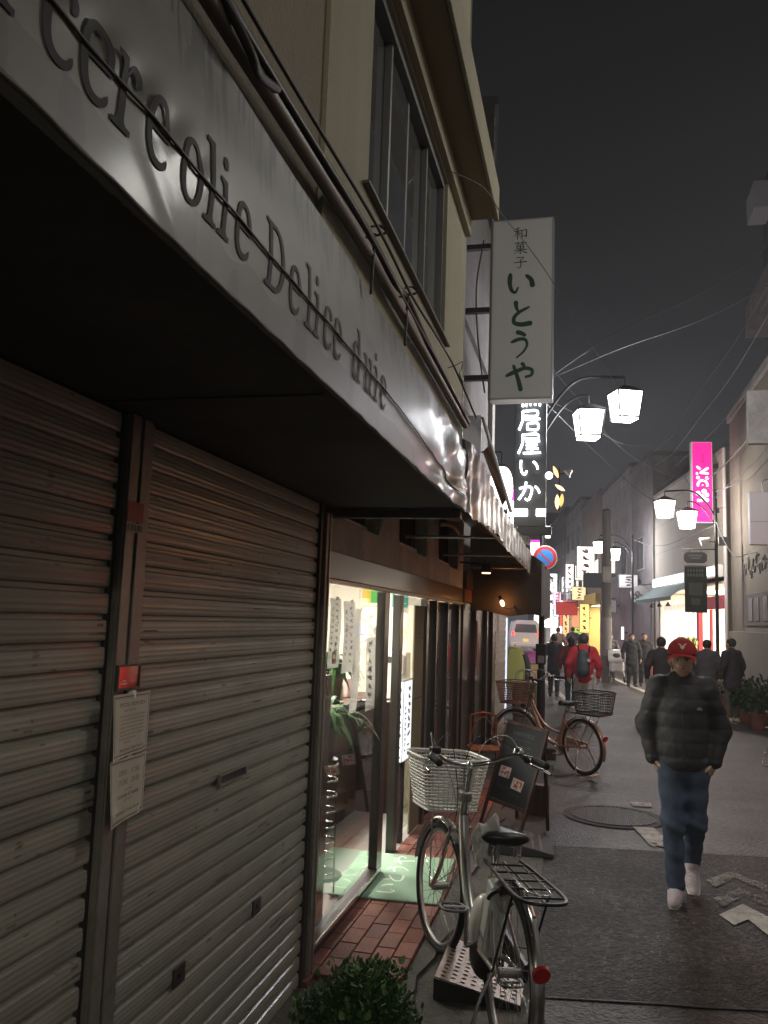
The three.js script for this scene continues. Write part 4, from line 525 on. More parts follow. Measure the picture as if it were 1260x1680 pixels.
// ------------------------------------------------------------------ dark eatery beyond the cake shop
{
  const X = -1.31, b = thing('eatery_front', 'dark lacquered timber front of the eatery beyond the glazed shop', 'building');
  part('backing_wall', bx(X - 0.5, X - 0.08, 0, 2.95, -12.58, -9.17), M.darkWall, b);
  for (const [z0, z1, m] of [[-9.32, -9.18, M.lacquer], [-10.40, -10.28, M.lacquer], [-11.6, -11.46, M.lacquer], [-12.55, -12.2, M.lacquer]]) part('timber_post', bx(X - 0.08, X, 0.0, 2.10, z0, z1, 0.006), m, b);
  for (const [z0, z1] of [[-10.275, -9.325], [-11.455, -10.405], [-12.195, -11.605]]) { part('door_panel', bx(X - 0.07, X - 0.05, 0.02, 1.95, z0, z1), M.lacquer, b); }
  part('lintel', bx(X - 0.08, X + 0.03, 2.102, 2.30, -12.56, -9.17, 0.006), M.woodDark, b); part('door_head', bx(X - 0.06, X + 0.012, 1.955, 2.10, -12.5, -9.2, 0.004), M.woodWarm, b);
  part('red_sign_strip', bx(X + 0.0, X + 0.012, 1.2, 1.75, -10.38, -10.30), mat([0.35, 0.05, 0.03], { roughness: 0.5 }), b);
  const c = thing('dark_canopy', 'black box canopy with drooping tarpaulin beyond the awning', 'canopy');
  part('front_panel', sheet(10, 10, (u, v) => { const x = mix(-1.30, -0.50, u), h = mix(1.86 - 0.04 * u + 0.02 * Math.sin(u * 9), 2.75 - 0.30 * u * u, v); return [x, h, -9.72 - 0.02 * Math.sin(u * 7 + v * 3), x, v]; }), mat([0.05, 0.048, 0.045], { roughness: 0.8, side: THREE.DoubleSide, map: rep(TX.grime, 1, 1) }), c);
  part('side_panel', sheet(12, 8, (u, v) => { const z = mix(-9.72, -12.4, u); return [-0.50 + 0.015 * Math.sin(u * 12), mix(1.82 + 0.02 * Math.sin(u * 10), 2.45, v), z, z, v]; }), mat([0.05, 0.048, 0.045], { roughness: 0.8, side: THREE.DoubleSide }), c);
  part('top_panel', sheet(6, 2, (u, v) => [mix(-1.31, -0.5, u), 2.75 - 0.30 * u * u, mix(-9.72, -12.4, v), u, v]), mat([0.05, 0.048, 0.045], { roughness: 0.8, side: THREE.DoubleSide }), c);
  const l = thing('clip_lamp', 'small warm clip lamp under the black canopy', 'lamp', [-0.93, 1.96, -9.60]);
  part('bulb', (() => { const g = new THREE.SphereGeometry(0.03, 16, 12); g.scale(0.8, 1.3, 0.8); return g.rotateZ(0.35); })(), glow(1, 0.62, 0.28, 7), l); part('shade_arm', tube([[0.01, -0.04, 0], [0.05, -0.055, 0], [0.10, -0.06, -0.05], [0.12, -0.02, -0.10]], 0.008, 14, 6), M.steel, l); part('socket', rod([-0.015, 0.03, 0], [-0.03, 0.08, -0.02], 0.018, 10), M.black, l);
  lampPoint(-0.93, 1.96, -9.60, 0xff9a4a, 0.22, 1.5);
  const w = thing('siding_wall', 'narrow pale clapboard wall beyond the dark eatery', 'wall'); part('wall_core', bx(-1.6, -1.33, 0, 2.6, -14.25, -12.60), M.greyWall, w);
  for (let i = 0; i < 16; i++) part('clapboard', move(new THREE.BoxGeometry(0.014, 0.158, 1.62), -1.318, 0.085 + i * 0.16, -13.42, 0, 0, -0.05), mat([0.56, 0.50, 0.43].map((q) => q * (0.94 + 0.1 * ((i * 5) % 3) / 2)), { roughness: 0.6, map: rep(TX.grime, 1, 1) }), w);
  const led = thing('led_strip', 'upright white light strip at the end of the clapboard wall', 'light'); part('case', bx(-1.335, -1.285, 0.3, 1.83, -14.33, -14.28), M.steel, led); part('glow_face', bx(-1.33, -1.29, 0.31, 1.82, -14.279, -14.274), glow(0.75, 0.82, 1, 1.1), led); areaLight(-1.31, 1.06, -14.25, 0.04, 1.5, 0xdfe8ff, 1.5, -1.31, 1.06, 0);
}
{ // warm downlight under the awning, over the chair by the eatery door
  const t = thing('downlight', 'small warm downlight under the awning above the wooden chair', 'light', [-1.02, 2.30, -8.75]); part('housing', new THREE.CylinderGeometry(0.05, 0.06, 0.09, 18), M.black, t); part('lens', new THREE.CylinderGeometry(0.045, 0.045, 0.01, 18).translate(0, -0.05, 0), glow(1, 0.6, 0.3, 4), t); part('bracket', rod([0, 0.04, 0], [-0.28, 0.06, 0], 0.01, 6), M.iron, t);
  const s = new THREE.SpotLight(0xff8a3c, 4.5, 0, 0.55, 0.8, 2); s.position.set(-1.02, 2.225, -8.75); s.target.position.set(-0.92, 0, -8.55); s.castShadow = true; s.shadow.radius = 2; scene.add(s); scene.add(s.target);
}
// ------------------------------------------------------------------ street lamps
function lantern(parent, x, y, z, turn = 0.35) { // y is the foot of the lantern
  const g = new THREE.CylinderGeometry(0.262, 0.195, 0.40, 4, 1).rotateY(Math.PI / 4 + turn).translate(x, y + 0.22, z);
  const L = part('lantern', g, M.lampGlow, parent), bars = [];
  for (let i = 0; i < 4; i++) { const a = turn + i * Math.PI / 2, ca = Math.cos(a + Math.PI / 4 * 0), sa = Math.sin(a + Math.PI / 4 * 0); const c = (r) => [x + r * Math.sin(Math.PI / 4 + turn + i * Math.PI / 2), z + r * Math.cos(Math.PI / 4 + turn + i * Math.PI / 2)], n = (r) => [x + r * Math.sin(Math.PI / 4 + turn + (i + 1) * Math.PI / 2), z + r * Math.cos(Math.PI / 4 + turn + (i + 1) * Math.PI / 2)]; const b0 = c(0.20), b1 = n(0.20), t0 = c(0.268), t1 = n(0.268); bars.push(['frame_bar', rod([b0[0], y + 0.02, b0[1]], [t0[0], y + 0.425, t0[1]], 0.013, 6)], ['bottom_bar', rod([b0[0], y + 0.055, b0[1]], [b1[0], y + 0.055, b1[1]], 0.013, 6)], ['top_bar', rod([t0[0], y + 0.425, t0[1]], [t1[0], y + 0.425, t1[1]], 0.011, 6)]); }
  for (const [n, q] of bars) part(n, q, M.iron, L);
  part('lantern_roof', new THREE.CylinderGeometry(0.05, 0.285, 0.10, 4, 1).rotateY(Math.PI / 4 + turn).translate(x, y + 0.485, z), M.iron, L);
  part('hanger', rod([x, y + 0.53, z], [x, y + 0.66, z], 0.011, 6), M.iron, L);
}
function streetLamp(px, z, dir, y0, label, I, color) { // dir: +1 arms to the right
  const t = thing('street_lamp', label, 'street lamp', [0, 0, 0], 0, 'twin lantern street lamps');
  part('pole', [rod([px, 0, z], [px, 1.1, z], 0.062, 14, 0.058), rod([px, 1.1, z], [px, y0 + 0.95, z], 0.042, 12, 0.034)], M.iron, t);
  part('pole_base', new THREE.CylinderGeometry(0.075, 0.11, 0.3, 14).translate(px, 0.15, z), M.iron, t);
  const a = px + dir * 0.64, b = px + dir * 1.15;
  part('arm', tube([[px, y0 + 0.30, z], [px + dir * 0.2, y0 + 0.62, z], [px + dir * 0.42, y0 + 0.86, z], [px + dir * 0.6, y0 + 0.93, z], [b, y0 + 0.92, z]], 0.022, 30, 8), M.iron, t);
  part('arm', tube([[px, y0 + 0.10, z], [px + dir * 0.3, y0 + 0.52, z], [px + dir * 0.5, y0 + 0.66, z], [a, y0 + 0.66, z]], 0.016, 24, 8), M.iron, t);
  lantern(t, a, y0, z, 0.25); lantern(t, b, y0 + 0.26, z, 0.4);
  lampPoint(a, y0 + 0.22, z, color, I, 6); lampPoint(b, y0 + 0.48, z, color, I, 6); return t;
}
const lamp1 = streetLamp(-0.62, -12.2, 1, 4.40, 'street lamp with two lanterns above the no-parking sign', 14, 0xf6f6ff);
streetLamp(2.98, -21, -1, 4.10, 'street lamp with two lanterns in front of the white shop building', 17, 0xfff4ea);
streetLamp(1.62, -31.5, -1, 4.10, 'third street lamp with two lanterns over the narrow street', 18, 0xf6f6ff);
{ const a = far(31, -1.9), b = far(46, 2.9); streetLamp(a[0], a[1], 1, 4.10, 'distant left-hand street lamp with two lanterns', 14, 0xf6f6ff); streetLamp(b[0], b[1], -1, 4.10, 'most distant right-hand street lamp near the far bend', 14, 0xf6f6ff); }
streetLamp(2.72, -5.0, -1, 4.22, 'nearest street lamp across the street from the shutters', 2.2, 0xfff6e8);
streetLamp(2.85, 6.0, -1, 4.22, 'street lamp behind the camera on the right-hand side', 12, 0xfff3e0);
{ // no-parking sign on the first pole
  const t = thing('no_parking_sign', 'round blue no-parking sign with red ring and slash on the lamp pole', 'sign', [-0.575, 2.68, -12.10], 0.05);
  part('disc', new THREE.CylinderGeometry(0.172, 0.172, 0.006, 40).rotateX(Math.PI / 2), M.alu, t);
  const red = mat([0.72, 0.045, 0.06], { roughness: 0.4 }), blue = mat([0.05, 0.32, 0.85], { roughness: 0.4 }), rim = mat([0.75, 0.70, 0.66], { roughness: 0.5 });
  part('white_rim', new THREE.RingGeometry(0.162, 0.171, 48).translate(0, 0, 0.0042), rim, t); part('red_ring', new THREE.RingGeometry(0.116, 0.162, 48).translate(0, 0, 0.0044), red, t); part('blue_field', new THREE.CircleGeometry(0.116, 40).translate(0, 0, 0.004), blue, t);
  part('red_slash', new THREE.BoxGeometry(0.024, 0.235, 0.002).rotateZ(Math.PI / 4).translate(0, 0, 0.0052), red, t); part('clamp', bx(-0.05, 0.03, -0.02, 0.02, -0.06, -0.004), M.steel, t);
  const b = thing('control_box', 'dark metal control box with a paper label on the lamp pole', 'box', [-0.62, 1.32, -12.12]); part('case', bx(-0.07, 0.07, -0.14, 0.14, -0.02, 0.09, 0.006), M.iron, b); part('paper_label', bx(-0.04, 0.05, -0.12, -0.02, 0.0905, 0.092), mat([0.35, 0.34, 0.34], { roughness: 0.7 }), b);
  const st = thing('concrete_block', 'rough concrete block at the foot of the lamp pole', 'block', [-0.55, 0, -11.3], 0.2); const g = new RoundedBoxGeometry(0.34, 0.17, 0.22, 3, 0.03); const p = g.attributes.position; for (let i = 0; i < p.count; i++) p.setXYZ(i, p.getX(i) * (1 + 0.15 * n3(p.getY(i) * 9, p.getZ(i) * 9, 2)), p.getY(i) + 0.085, p.getZ(i) * (1 + 0.2 * n3(p.getX(i) * 8, p.getY(i) * 9, 6))); g.computeVertexNormals(); part('block', metreUV(g), M.concrete, st);
  const sp = thing('light_tube', 'short glowing white tube lamp above the no-parking sign', 'lamp', [-0.53, 2.94, -11.86]); part('tube', rod([0, 0, 0], [0, 0.16, 0], 0.035, 12), glow(1, 1, 1, 5), sp); part('cap', new THREE.CylinderGeometry(0.04, 0.04, 0.03, 12).translate(0, 0.175, 0), M.iron, sp); part('bracket', rod([0, 0.18, 0], [-0.09, 0.18, -0.33], 0.01, 6), M.iron, sp); lampPoint(-0.53, 3.02, -11.86, 0xffffff, 0.7, 1.5);
}
{ // banner and plate on the second pole
  const t = thing('pole_banner', 'dull green banner hanging from the lamp pole by the white shop', 'banner', [2.98, 0, -21]);
  part('banner_arm', rod([0, 3.62, 0], [-0.75, 3.62, 0], 0.014, 6), M.iron, t); part('banner_arm', rod([0, 3.22, 0], [-0.72, 3.22, 0], 0.012, 6), M.iron, t);
  const tx = canvasTex(160, 320, (c, w, h) => { c.fillStyle = '#3f4a3d'; c.fillRect(0, 0, w, h); c.fillStyle = '#8b9286'; for (let i = 0; i < 6; i++) { c.fillRect(22 + i * 20, 14, 13, 22); c.fillRect(22 + i * 20, 46, 13, 22); } c.fillStyle = '#6d7266'; c.fillRect(30, 110, 100, 90); c.fillRect(46, 220, 68, 46); });
  part('cloth', sheet(8, 16, (u, v) => [mix(-0.72, -0.22, u), mix(2.12, 3.20, v), 0.02 + 0.015 * Math.sin(u * 6 + v * 3), u, v]), mat([0.7, 0.7, 0.7], { map: tx, roughness: 0.8, side: THREE.DoubleSide }), t);
  const s = new THREE.Shape(); [[-0.26, -0.07], [-0.2, -0.13], [0.2, -0.13], [0.26, -0.07], [0.26, 0.07], [0.2, 0.13], [-0.2, 0.13], [-0.26, 0.07]].forEach(([x, y], i) => (i ? s.lineTo(x, y) : s.moveTo(x, y))); part('octagon_plate', new THREE.ExtrudeGeometry(s, { depth: 0.03, bevelEnabled: false }).translate(-0.47, 3.42, 0), mat([0.10, 0.11, 0.10], { roughness: 0.5 }), t); for (const x of [-0.6, -0.34]) part('chain', rod([x, 3.55, 0.01], [x, 3.62, 0.01], 0.006, 5), M.iron, t); for (const [y, w] of [[3.45, 0.3], [3.39, 0.22]]) part('plate_lettering', bx(-0.47 - w / 2, -0.47 + w / 2, y, y + 0.03, 0.031, 0.034), mat([0.3, 0.3, 0.28], { roughness: 0.7 }), t);
  const cm = thing('street_loudspeaker', 'small pale loudspeaker clamped to the lamp pole by the banner', 'loudspeaker', [2.98, 3.80, -21]); part('horn', new THREE.CylinderGeometry(0.10, 0.04, 0.22, 16, 1).rotateZ(1.9).translate(-0.25, 0.03, 0.05), M.white, cm); part('bracket', rod([0, 0, 0], [-0.16, 0.0, 0.05], 0.012, 6), M.iron, cm); part('ballast_box', bx(0.04, 0.26, -0.08, 0.12, -0.05, 0.1, 0.01), M.greyWall, cm);
}
// ------------------------------------------------------------------ right-hand buildings; far ones stand in the bent part of the street
const farThing = (name, label, cat, group) => thing(name, label, cat, [BO[0], 0, BO[1]], BA, group);   // local x = lateral, local z = -s
const RL = 3.47;
{ // white shop
  const b = farThing('white_shop_building', 'two-storey pale plastered building with a brightly lit shop below', 'building');
  const s0 = -8.35, s1 = -17.1, wallM = mat([0.70, 0.66, 0.62], { map: rep(TX.stucco, 0.25, 0.25), bumpMap: rep(TX.fine, 0.6, 0.6), bumpScale: 0.004, roughness: 0.9 });
  part('upper_wall', bx(RL, RL + 5, 3.42, 6.35, s1, s0), wallM, b); part('pier', bx(RL, RL + 0.5, 0, 3.418, s1, s1 + 0.75), wallM, b); part('pier', bx(RL, RL + 0.5, 0, 3.418, s0 - 0.18, s0), wallM, b); part('parapet', bx(RL - 0.04, RL + 5, 6.352, 6.45, s1 - 0.02, s0 + 0.03), M.greyWall, b);
  part('side_wall', bx(RL + 0.5, RL + 5, 0, 3.418, s0 - 0.15, s0), wallM, b); part('end_wall', bx(RL + 0.5, RL + 5, 0, 3.418, s1, s1 + 0.15), wallM, b);
  part('downpipe', rod([RL - 0.06, 0, s0 + 0.10], [RL - 0.06, 6.4, s0 + 0.10], 0.05, 8), mat([0.55, 0.52, 0.50], { roughness: 0.6 }), b); part('drainpipe', rod([RL - 0.05, 0, s1 + 0.1], [RL - 0.05, 6.3, s1 + 0.1], 0.04, 8), M.greyWall, b);
  for (const y of [4.3, 5.25]) part('wall_joint', bx(RL - 0.006, RL - 0.001, y, y + 0.02, s1, s0), M.greyWall, b);
  part('sign_fascia', bx(RL - 0.16, RL - 0.002, 3.10, 3.42, s1 + 0.5, s0 - 0.3, 0.01), M.white, b); part('fascia_light', bx(RL - 0.20, RL - 0.165, 3.14, 3.38, s1 + 0.6, s0 - 3.9), glow(0.95, 1, 1, 3.2), b); part('fascia_light', bx(RL - 0.20, RL - 0.165, 3.16, 3.38, s0 - 2.7, s0 - 0.4), glow(0.95, 1, 1, 3.2), b);
  part('green_awning', sheet(30, 4, (u, v) => [mix(RL - 0.75, RL - 0.17, v), mix(2.66, 3.08, v) - 0.01 * Math.abs(Math.sin(u * 40)) * (1 - v), mix(s1 + 0.4, s0 - 2.9, u), u, v]), mat([0.035, 0.10, 0.085], { roughness: 0.7, side: THREE.DoubleSide }), b); part('awning_valance', sheet(60, 2, (u, v) => [RL - 0.75, mix(2.52 + 0.03 * Math.abs(Math.sin(u * 60)), 2.66, v), mix(s1 + 0.4, s0 - 2.9, u), u, v]), mat([0.035, 0.10, 0.085], { roughness: 0.7, side: THREE.DoubleSide }), b);
  for (let i = 0; i < 3; i++) part('spot_lamp', new THREE.ConeGeometry(0.09, 0.16, 12).translate(RL - 0.5, 2.48, s0 - 4.4 - i * 1.2), M.iron, b);
  // interior
  part('shop_floor', bx(RL, RL + 3.2, 0.0, 0.14, s1 + 0.15, s0 - 0.15), M.interior, b); part('shop_back', bx(RL + 3.0, RL + 3.1, 0.14, 3.0, s1 + 0.15, s0 - 0.15), M.interior, b); part('shop_ceiling', bx(RL + 0.0, RL + 3.0, 2.92, 3.0, s1 + 0.15, s0 - 0.18), M.interior, b); part('shop_wall', bx(RL + 0.02, RL + 3.0, 0.14, 2.9, s1 + 0.76, s1 + 0.85), M.interior, b);
  part('red_post', bx(RL - 0.02, RL + 0.10, 0, 2.5, s0 - 3.0, s0 - 2.75, 0.01), mat([0.5, 0.03, 0.04], { roughness: 0.4 }), b); part('red_header', bx(RL - 0.05, RL + 0.10, 2.28, 2.62, s0 - 2.74, s0 - 0.2, 0.01), mat([0.5, 0.03, 0.04], { roughness: 0.4 }), b); part('door_frame', bx(RL, RL + 0.06, 0, 2.27, s0 - 1.7, s0 - 1.6), mat([0.5, 0.03, 0.04], { roughness: 0.4 }), b); part('window_frame', bx(RL, RL + 0.06, 0.14, 2.6, s0 - 4.0, s0 - 3.92), M.white, b); part('window_frame', bx(RL, RL + 0.06, 0.14, 2.6, s0 - 3.4, s0 - 3.34), M.white, b);
  part('window_plinth', bx(RL - 0.02, RL + 0.14, 0, 0.55, s1 + 0.76, s0 - 3.02), mat([0.45, 0.28, 0.2], { roughness: 0.6 }), b);
  part('shop_pane', bx(RL + 0.07, RL + 0.076, 0.55, 2.5, s1 + 0.76, s0 - 4.02), M.glass, b);
  for (let i = 0; i < 6; i++) part('goods_shelf', bx(RL + 2.5, RL + 2.95, 0.5 + (i % 3) * 0.6, 0.53 + (i % 3) * 0.6, s0 - 7 + Math.floor(i / 3) * 3, s0 - 4.3 + Math.floor(i / 3) * 3), M.woodWarm, b);
  for (const q of [-10.2, -13.6]) { const p = far(-q, RL + 1.4); part('ceiling_panel', bx(RL + 0.7, RL + 2.1, 2.90, 2.915, q - 1.3, q + 1.3), glow(1, 0.95, 0.86, 4), b); const l = areaLight(p[0], 2.86, p[1], 1.3, 2.4, 0xfff0da, 40, p[0], 0, p[1]); }
  const v = thing('magenta_banner_sign', 'tall magenta lit sign with white lettering on the white shop building', 'sign', [BO[0], 0, BO[1]], BA);
  const tx = canvasTex(256, 1120, (c, w, h) => { c.fillStyle = '#ff1f96'; c.fillRect(0, 0, w, h); c.fillStyle = '#8c1560'; c.save(); c.translate(w / 2 + 6, 300); c.rotate(Math.PI / 2); c.font = 'bold 64px sans-serif'; c.textAlign = 'center'; c.fillText('ROX', -70, 20); c.restore(); c.fillStyle = '#fff'; const dot = (x, y, r) => { c.beginPath(); c.arc(x, y, r, 0, 7); c.fill(); }; c.lineWidth = 34; c.strokeStyle = '#fff'; c.lineCap = 'round'; c.beginPath(); c.moveTo(66, 350); c.lineTo(96, 372); c.moveTo(120, 420); c.lineTo(200, 365); c.moveTo(110, 430); c.lineTo(200, 440); c.moveTo(60, 440); c.lineTo(60, 446); c.stroke(); c.beginPath(); c.arc(132, 600, 62, Math.PI * 0.95, Math.PI * 2.05); c.stroke(); dot(72, 500, 24); dot(190, 505, 26); dot(132, 604, 12); dot(70, 720, 34); dot(150, 690, 34); dot(186, 740, 30); dot(120, 760, 30); c.fillRect(56, 800, 70, 40); dot(186, 812, 28); c.fillRect(130, 770, 40, 60); });
  const zz = -8.9, xx = RL - 0.44; part('sign_case', bx(xx - 0.27, xx + 0.27, 4.52, 6.70, zz - 0.2, zz, 0.01), M.white, v); part('sign_face', new THREE.PlaneGeometry(0.50, 2.14).translate(xx, 5.61, zz + 0.003), mat([0.8, 0.8, 0.8], { map: tx, emissive: lin(1, 1, 1), emissiveMap: tx, emissiveIntensity: 0.95, roughness: 0.4 }), v); for (const y of [4.8, 6.0]) part('wall_bracket', bx(xx + 0.27, RL, y, y + 0.12, zz - 0.14, zz - 0.06), M.black, v);
  const pf = far(8.85, xx); areaLight(pf[0], 5.61, pf[1] + 0.12, 0.5, 2.1, 0xff4fae, 0.8, pf[0] + 0.13, 5.61, pf[1] + 2);
  const r = farThing('round_emblem_sign', 'round white sign with dark scroll emblem hanging at the far corner of the white shop', 'sign'); const ex = RL - 0.42, ez = -17.6; part('disc', new THREE.CylinderGeometry(0.34, 0.34, 0.06, 36).rotateX(Math.PI / 2).translate(ex, 2.90, ez), mat([0.48, 0.47, 0.47], { roughness: 0.5 }), r);
  for (let i = 0; i < 5; i++) part('scroll', new THREE.TorusGeometry(0.075, 0.022, 6, 16).translate(ex - 0.2 + i * 0.1, 2.84 + 0.10 * Math.sin(i * 1.57), ez + 0.04), mat([0.12, 0.12, 0.12], { roughness: 0.6 }), r); part('bracket', rod([ex, 3.24, ez], [RL, 3.3, ez], 0.02, 6), M.iron, r);
}
function block(name, label, s0, s1, h, m, opt = {}) { // a building in the bent street, facade facing the street at lateral L
  const L = opt.lat ?? RL, dir = opt.left ? -1 : 1, b = farThing(name, label, 'building'), B = (a, c, y0, y1, z0, z1) => bx(L + dir * a, L + dir * c, y0, y1, z0, z1);
  const sh = opt.shop, gy = sh ? 2.9 : 0;
  if (sh) { part('upper_wall', B(0, 6, gy, h, -s1, -s0), m, b); part('pier', B(0, 0.4, 0, gy - 0.002, -s1, -s1 + 0.4), m, b); part('pier', B(0, 0.4, 0, gy - 0.002, -s0 - 0.4, -s0), m, b); part('shop_back', B(2, 2.1, 0, gy - 0.002, -s1, -s0), sh.wall, b); part('shop_floor', B(0.0, 2, 0.0, 0.1, -s1 + 0.41, -s0 - 0.41), sh.wall, b); part('shop_side', B(0.41, 2, 0.1, gy - 0.01, -s0 - 0.1, -s0 - 0.02), sh.wall, b); part('shop_side', B(0.41, 2, 0.1, gy - 0.01, -s1 + 0.02, -s1 + 0.1), sh.wall, b); const mid = (s0 + s1) / 2, w = s1 - s0 - 1; part('ceiling_panel', B(0.5, 1.5, gy - 0.06, gy - 0.03, -mid - w / 2, -mid + w / 2), glow(...sh.col, 3), b); const p = far(mid, L + dir); areaLight(p[0], gy - 0.10, p[1], 0.9, w * 0.9, new THREE.Color().setRGB(...sh.col), sh.I, p[0], 0, p[1]); part('fascia_board', B(-0.25, -0.002, gy, gy + 0.5, -s1 + 0.3, -s0 - 0.3), sh.fascia, b); }
  else part('wall', B(0, 6, 0, h, -s1, -s0), m, b);
  part('parapet', B(-0.08, 6, h + 0.001, h + 0.18, -s1 - 0.01, -s0 + 0.01), M.darkWall, b);
  const rows = opt.rows ?? Math.floor((h - 3.6) / 2.7), n = Math.max(1, Math.floor((s1 - s0) / 2.4));
  for (let r = 0; r < rows; r++) for (let i = 0; i < n; i++) { const z = -s0 - (i + 0.5) * (s1 - s0) / n, y = 3.9 + r * 2.7, lit = opt.lit?.includes(r * n + i); const f = part('window', B(-0.05, 0.02, y, y + 1.3, z - 0.62, z + 0.62), mat([0.20, 0.20, 0.20], { roughness: 0.5 }), b); part('pane', B(-0.06, -0.052, y + 0.06, y + 1.24, z - 0.57, z - 0.03), lit ? glow(1, 0.93, 0.8, 2.2) : M.glassDark, f); part('pane', B(-0.06, -0.052, y + 0.06, y + 1.24, z + 0.03, z + 0.57), lit ? glow(1, 0.93, 0.8, 2.2) : M.glassDark, f); }
  return b;
}
const sw = (c) => mat(c, { roughness: 0.7 });
block('dark_building', 'narrow dark building next to the white shop', 17.3, 21.6, 8.0, mat([0.24, 0.225, 0.23], { map: rep(TX.grime, 0.4, 0.4), roughness: 0.9 }), { rows: 1 });
block('grey_building', 'tall grey building behind the utility pole', 21.7, 29.8, 8.4, M.greyWall, { rows: 1 });
block('yellow_shop_building', 'building with a yellow-lit shop far down the street', 30, 38, 8.6, mat([0.30, 0.24, 0.21], { map: rep(TX.grime, 0.3, 0.3), roughness: 0.9 }), { lit: [0, 1], shop: { wall: sw([0.75, 0.62, 0.28]), col: [1, 0.88, 0.6], I: 14, fascia: sw([0.55, 0.40, 0.10]) } });
block('red_shop_building', 'building with a red-fronted shop far down the street', 38.2, 47, 9.4, M.greyWall, { lit: [1], shop: { wall: sw([0.7, 0.35, 0.25]), col: [1, 0.75, 0.5], I: 14, fascia: sw([0.55, 0.05, 0.04]) } });
block('white_lit_building', 'building with a glaring white shop window at the far bend', 47.2, 64, 10, M.darkWall, { lit: [2, 3], shop: { wall: sw([0.8, 0.8, 0.8]), col: [1, 0.97, 0.93], I: 26, fascia: glow(1, 1, 1, 1.6) } });
block('end_building', 'dim building closing the far end of the street', 66, 90, 12, M.darkWall, { rows: 2, lit: [3] });
// left side of the bent street
block('tiled_tower', 'tall dim tiled building behind the white hanging sign', 1.3, 11, 11.6, M.darkWall, { lat: -2.7, left: true, rows: 2 });
{ // rough quoin tiles up the corner of the tiled tower
  const b = farThing('corner_tiling', 'column of dim grey corner tiles on the tall building behind the signs', 'tiling');
  for (let i = 0; i < 62; i++) part('tile', bx(-2.715, -2.70 + (i % 2 ? 0.02 : 0.0), 1.2 + i * 0.166, 1.2 + i * 0.166 + 0.152, -1.30 - (i % 2 ? 0.34 : 0.22), -1.27), M.greyWall, b);
}
block('left_row_building', 'low dim row of shops on the left down the street', 11.2, 34, 7.2, M.greyWall, { lat: -2.7, left: true, rows: 1, shop: { wall: sw([0.5, 0.35, 0.45]), col: [0.9, 0.6, 0.8], I: 7, fascia: sw([0.3, 0.1, 0.2]) } });
block('left_far_building', 'dim far building on the left beyond the van', 34.2, 70, 9, M.darkWall, { lat: -2.7, left: true, rows: 1, shop: { wall: sw([0.6, 0.6, 0.6]), col: [0.95, 0.9, 1], I: 8, fascia: sw([0.2, 0.2, 0.4]) } });
{ // painted edge lines of the bent street
  const q = (s, l) => far(s, l); struct('road_line', floorPoly([q(3, -0.80), q(3, -0.66), q(60, -0.66), q(60, -0.80)], 0.006), M.paint, 'white edge line on the left of the far street'); struct('road_line', floorPoly([q(9.5, 1.66), q(9.5, 1.82), q(60, 1.82), q(60, 1.66)], 0.006), M.paint, 'white edge line on the right of the far street');
}
// small lit and unlit street signs along the far right fronts
const printed = (c, k, seed) => { const hex = '#' + new THREE.Color().setRGB(...c).getHexString(), tx = canvasTex(128, 256, (x, w, h) => { x.fillStyle = hex; x.fillRect(0, 0, w, h); x.fillStyle = seed % 2 ? '#3a1a14' : '#222a38'; scrawl(x, 34, 14, 60, h - 30, 4, 11, seed); x.fillRect(8, h - 14, w - 16, 5); }); return mat([0.8, 0.8, 0.8], { map: tx, roughness: 0.5, ...(k ? { emissive: lin(1, 1, 1), emissiveMap: tx, emissiveIntensity: k } : {}) }); };
const sideSign = (name, label, s, y0, y1, w, face, lat = RL) => { const t = farThing(name, label, 'sign', 'projecting signs down the street'); part('case', bx(lat - w - 0.12, lat - 0.12, y0, y1, -s - 0.14, -s, 0.008), M.black, t); part('face', new THREE.PlaneGeometry(w - 0.06, y1 - y0 - 0.06).translate(lat - 0.12 - w / 2, (y0 + y1) / 2, -s + 0.006), face, t); part('arm', bx(lat - 0.12, lat, (y0 + y1) / 2, (y0 + y1) / 2 + 0.05, -s - 0.1, -s - 0.04), M.iron, t); };
sideSign('projecting_sign', 'white unlit projecting sign on the dark building', 19.5, 3.2, 3.75, 0.75, printed([0.8, 0.78, 0.78], 0, 19));
sideSign('projecting_sign', 'pale vertical sign above the stroller', 24.5, 2.3, 2.9, 0.7, printed([0.75, 0.7, 0.7], 0, 23));
sideSign('projecting_sign', 'small glowing white lamp sign low on the grey building', 22.5, 1.15, 1.75, 0.18, glow(1, 0.85, 0.85, 1.4));
sideSign('projecting_sign', 'tall lit cream sign over the yellow shop', 31.5, 4.2, 5.9, 0.95, printed([1, 0.95, 0.82], 2.0, 5));
sideSign('projecting_sign', 'red sign board over the red shop', 39, 2.3, 3.1, 1.3, mat([0.6, 0.05, 0.04], { roughness: 0.5, emissive: lin(0.6, 0.04, 0.03), emissiveIntensity: 0.4 }));
sideSign('projecting_sign', 'yellow lit banner sign in front of the yellow shop', 33.5, 1.3, 2.9, 0.55, printed([1, 0.82, 0.25], 0.9, 3));
sideSign('projecting_sign', 'glaring white vertical sign at the far bend', 52, 3.0, 5.6, 0.9, printed([1, 1, 1], 2.2, 9));
sideSign('projecting_sign', 'dark square hanging sign before the lit windows', 29, 3.6, 4.35, 0.9, mat([0.05, 0.055, 0.05], { roughness: 0.6 }));
sideSign('projecting_sign', 'green lit sign low beside the red shop', 36.5, 0.5, 1.6, 0.5, printed([0.35, 0.5, 0.08], 0.8, 12));
sideSign('projecting_sign', 'orange patterned sign strip left of the yellow shop', 43.5, 0.9, 3.2, 0.45, printed([1, 0.6, 0.3], 0.8, 15));
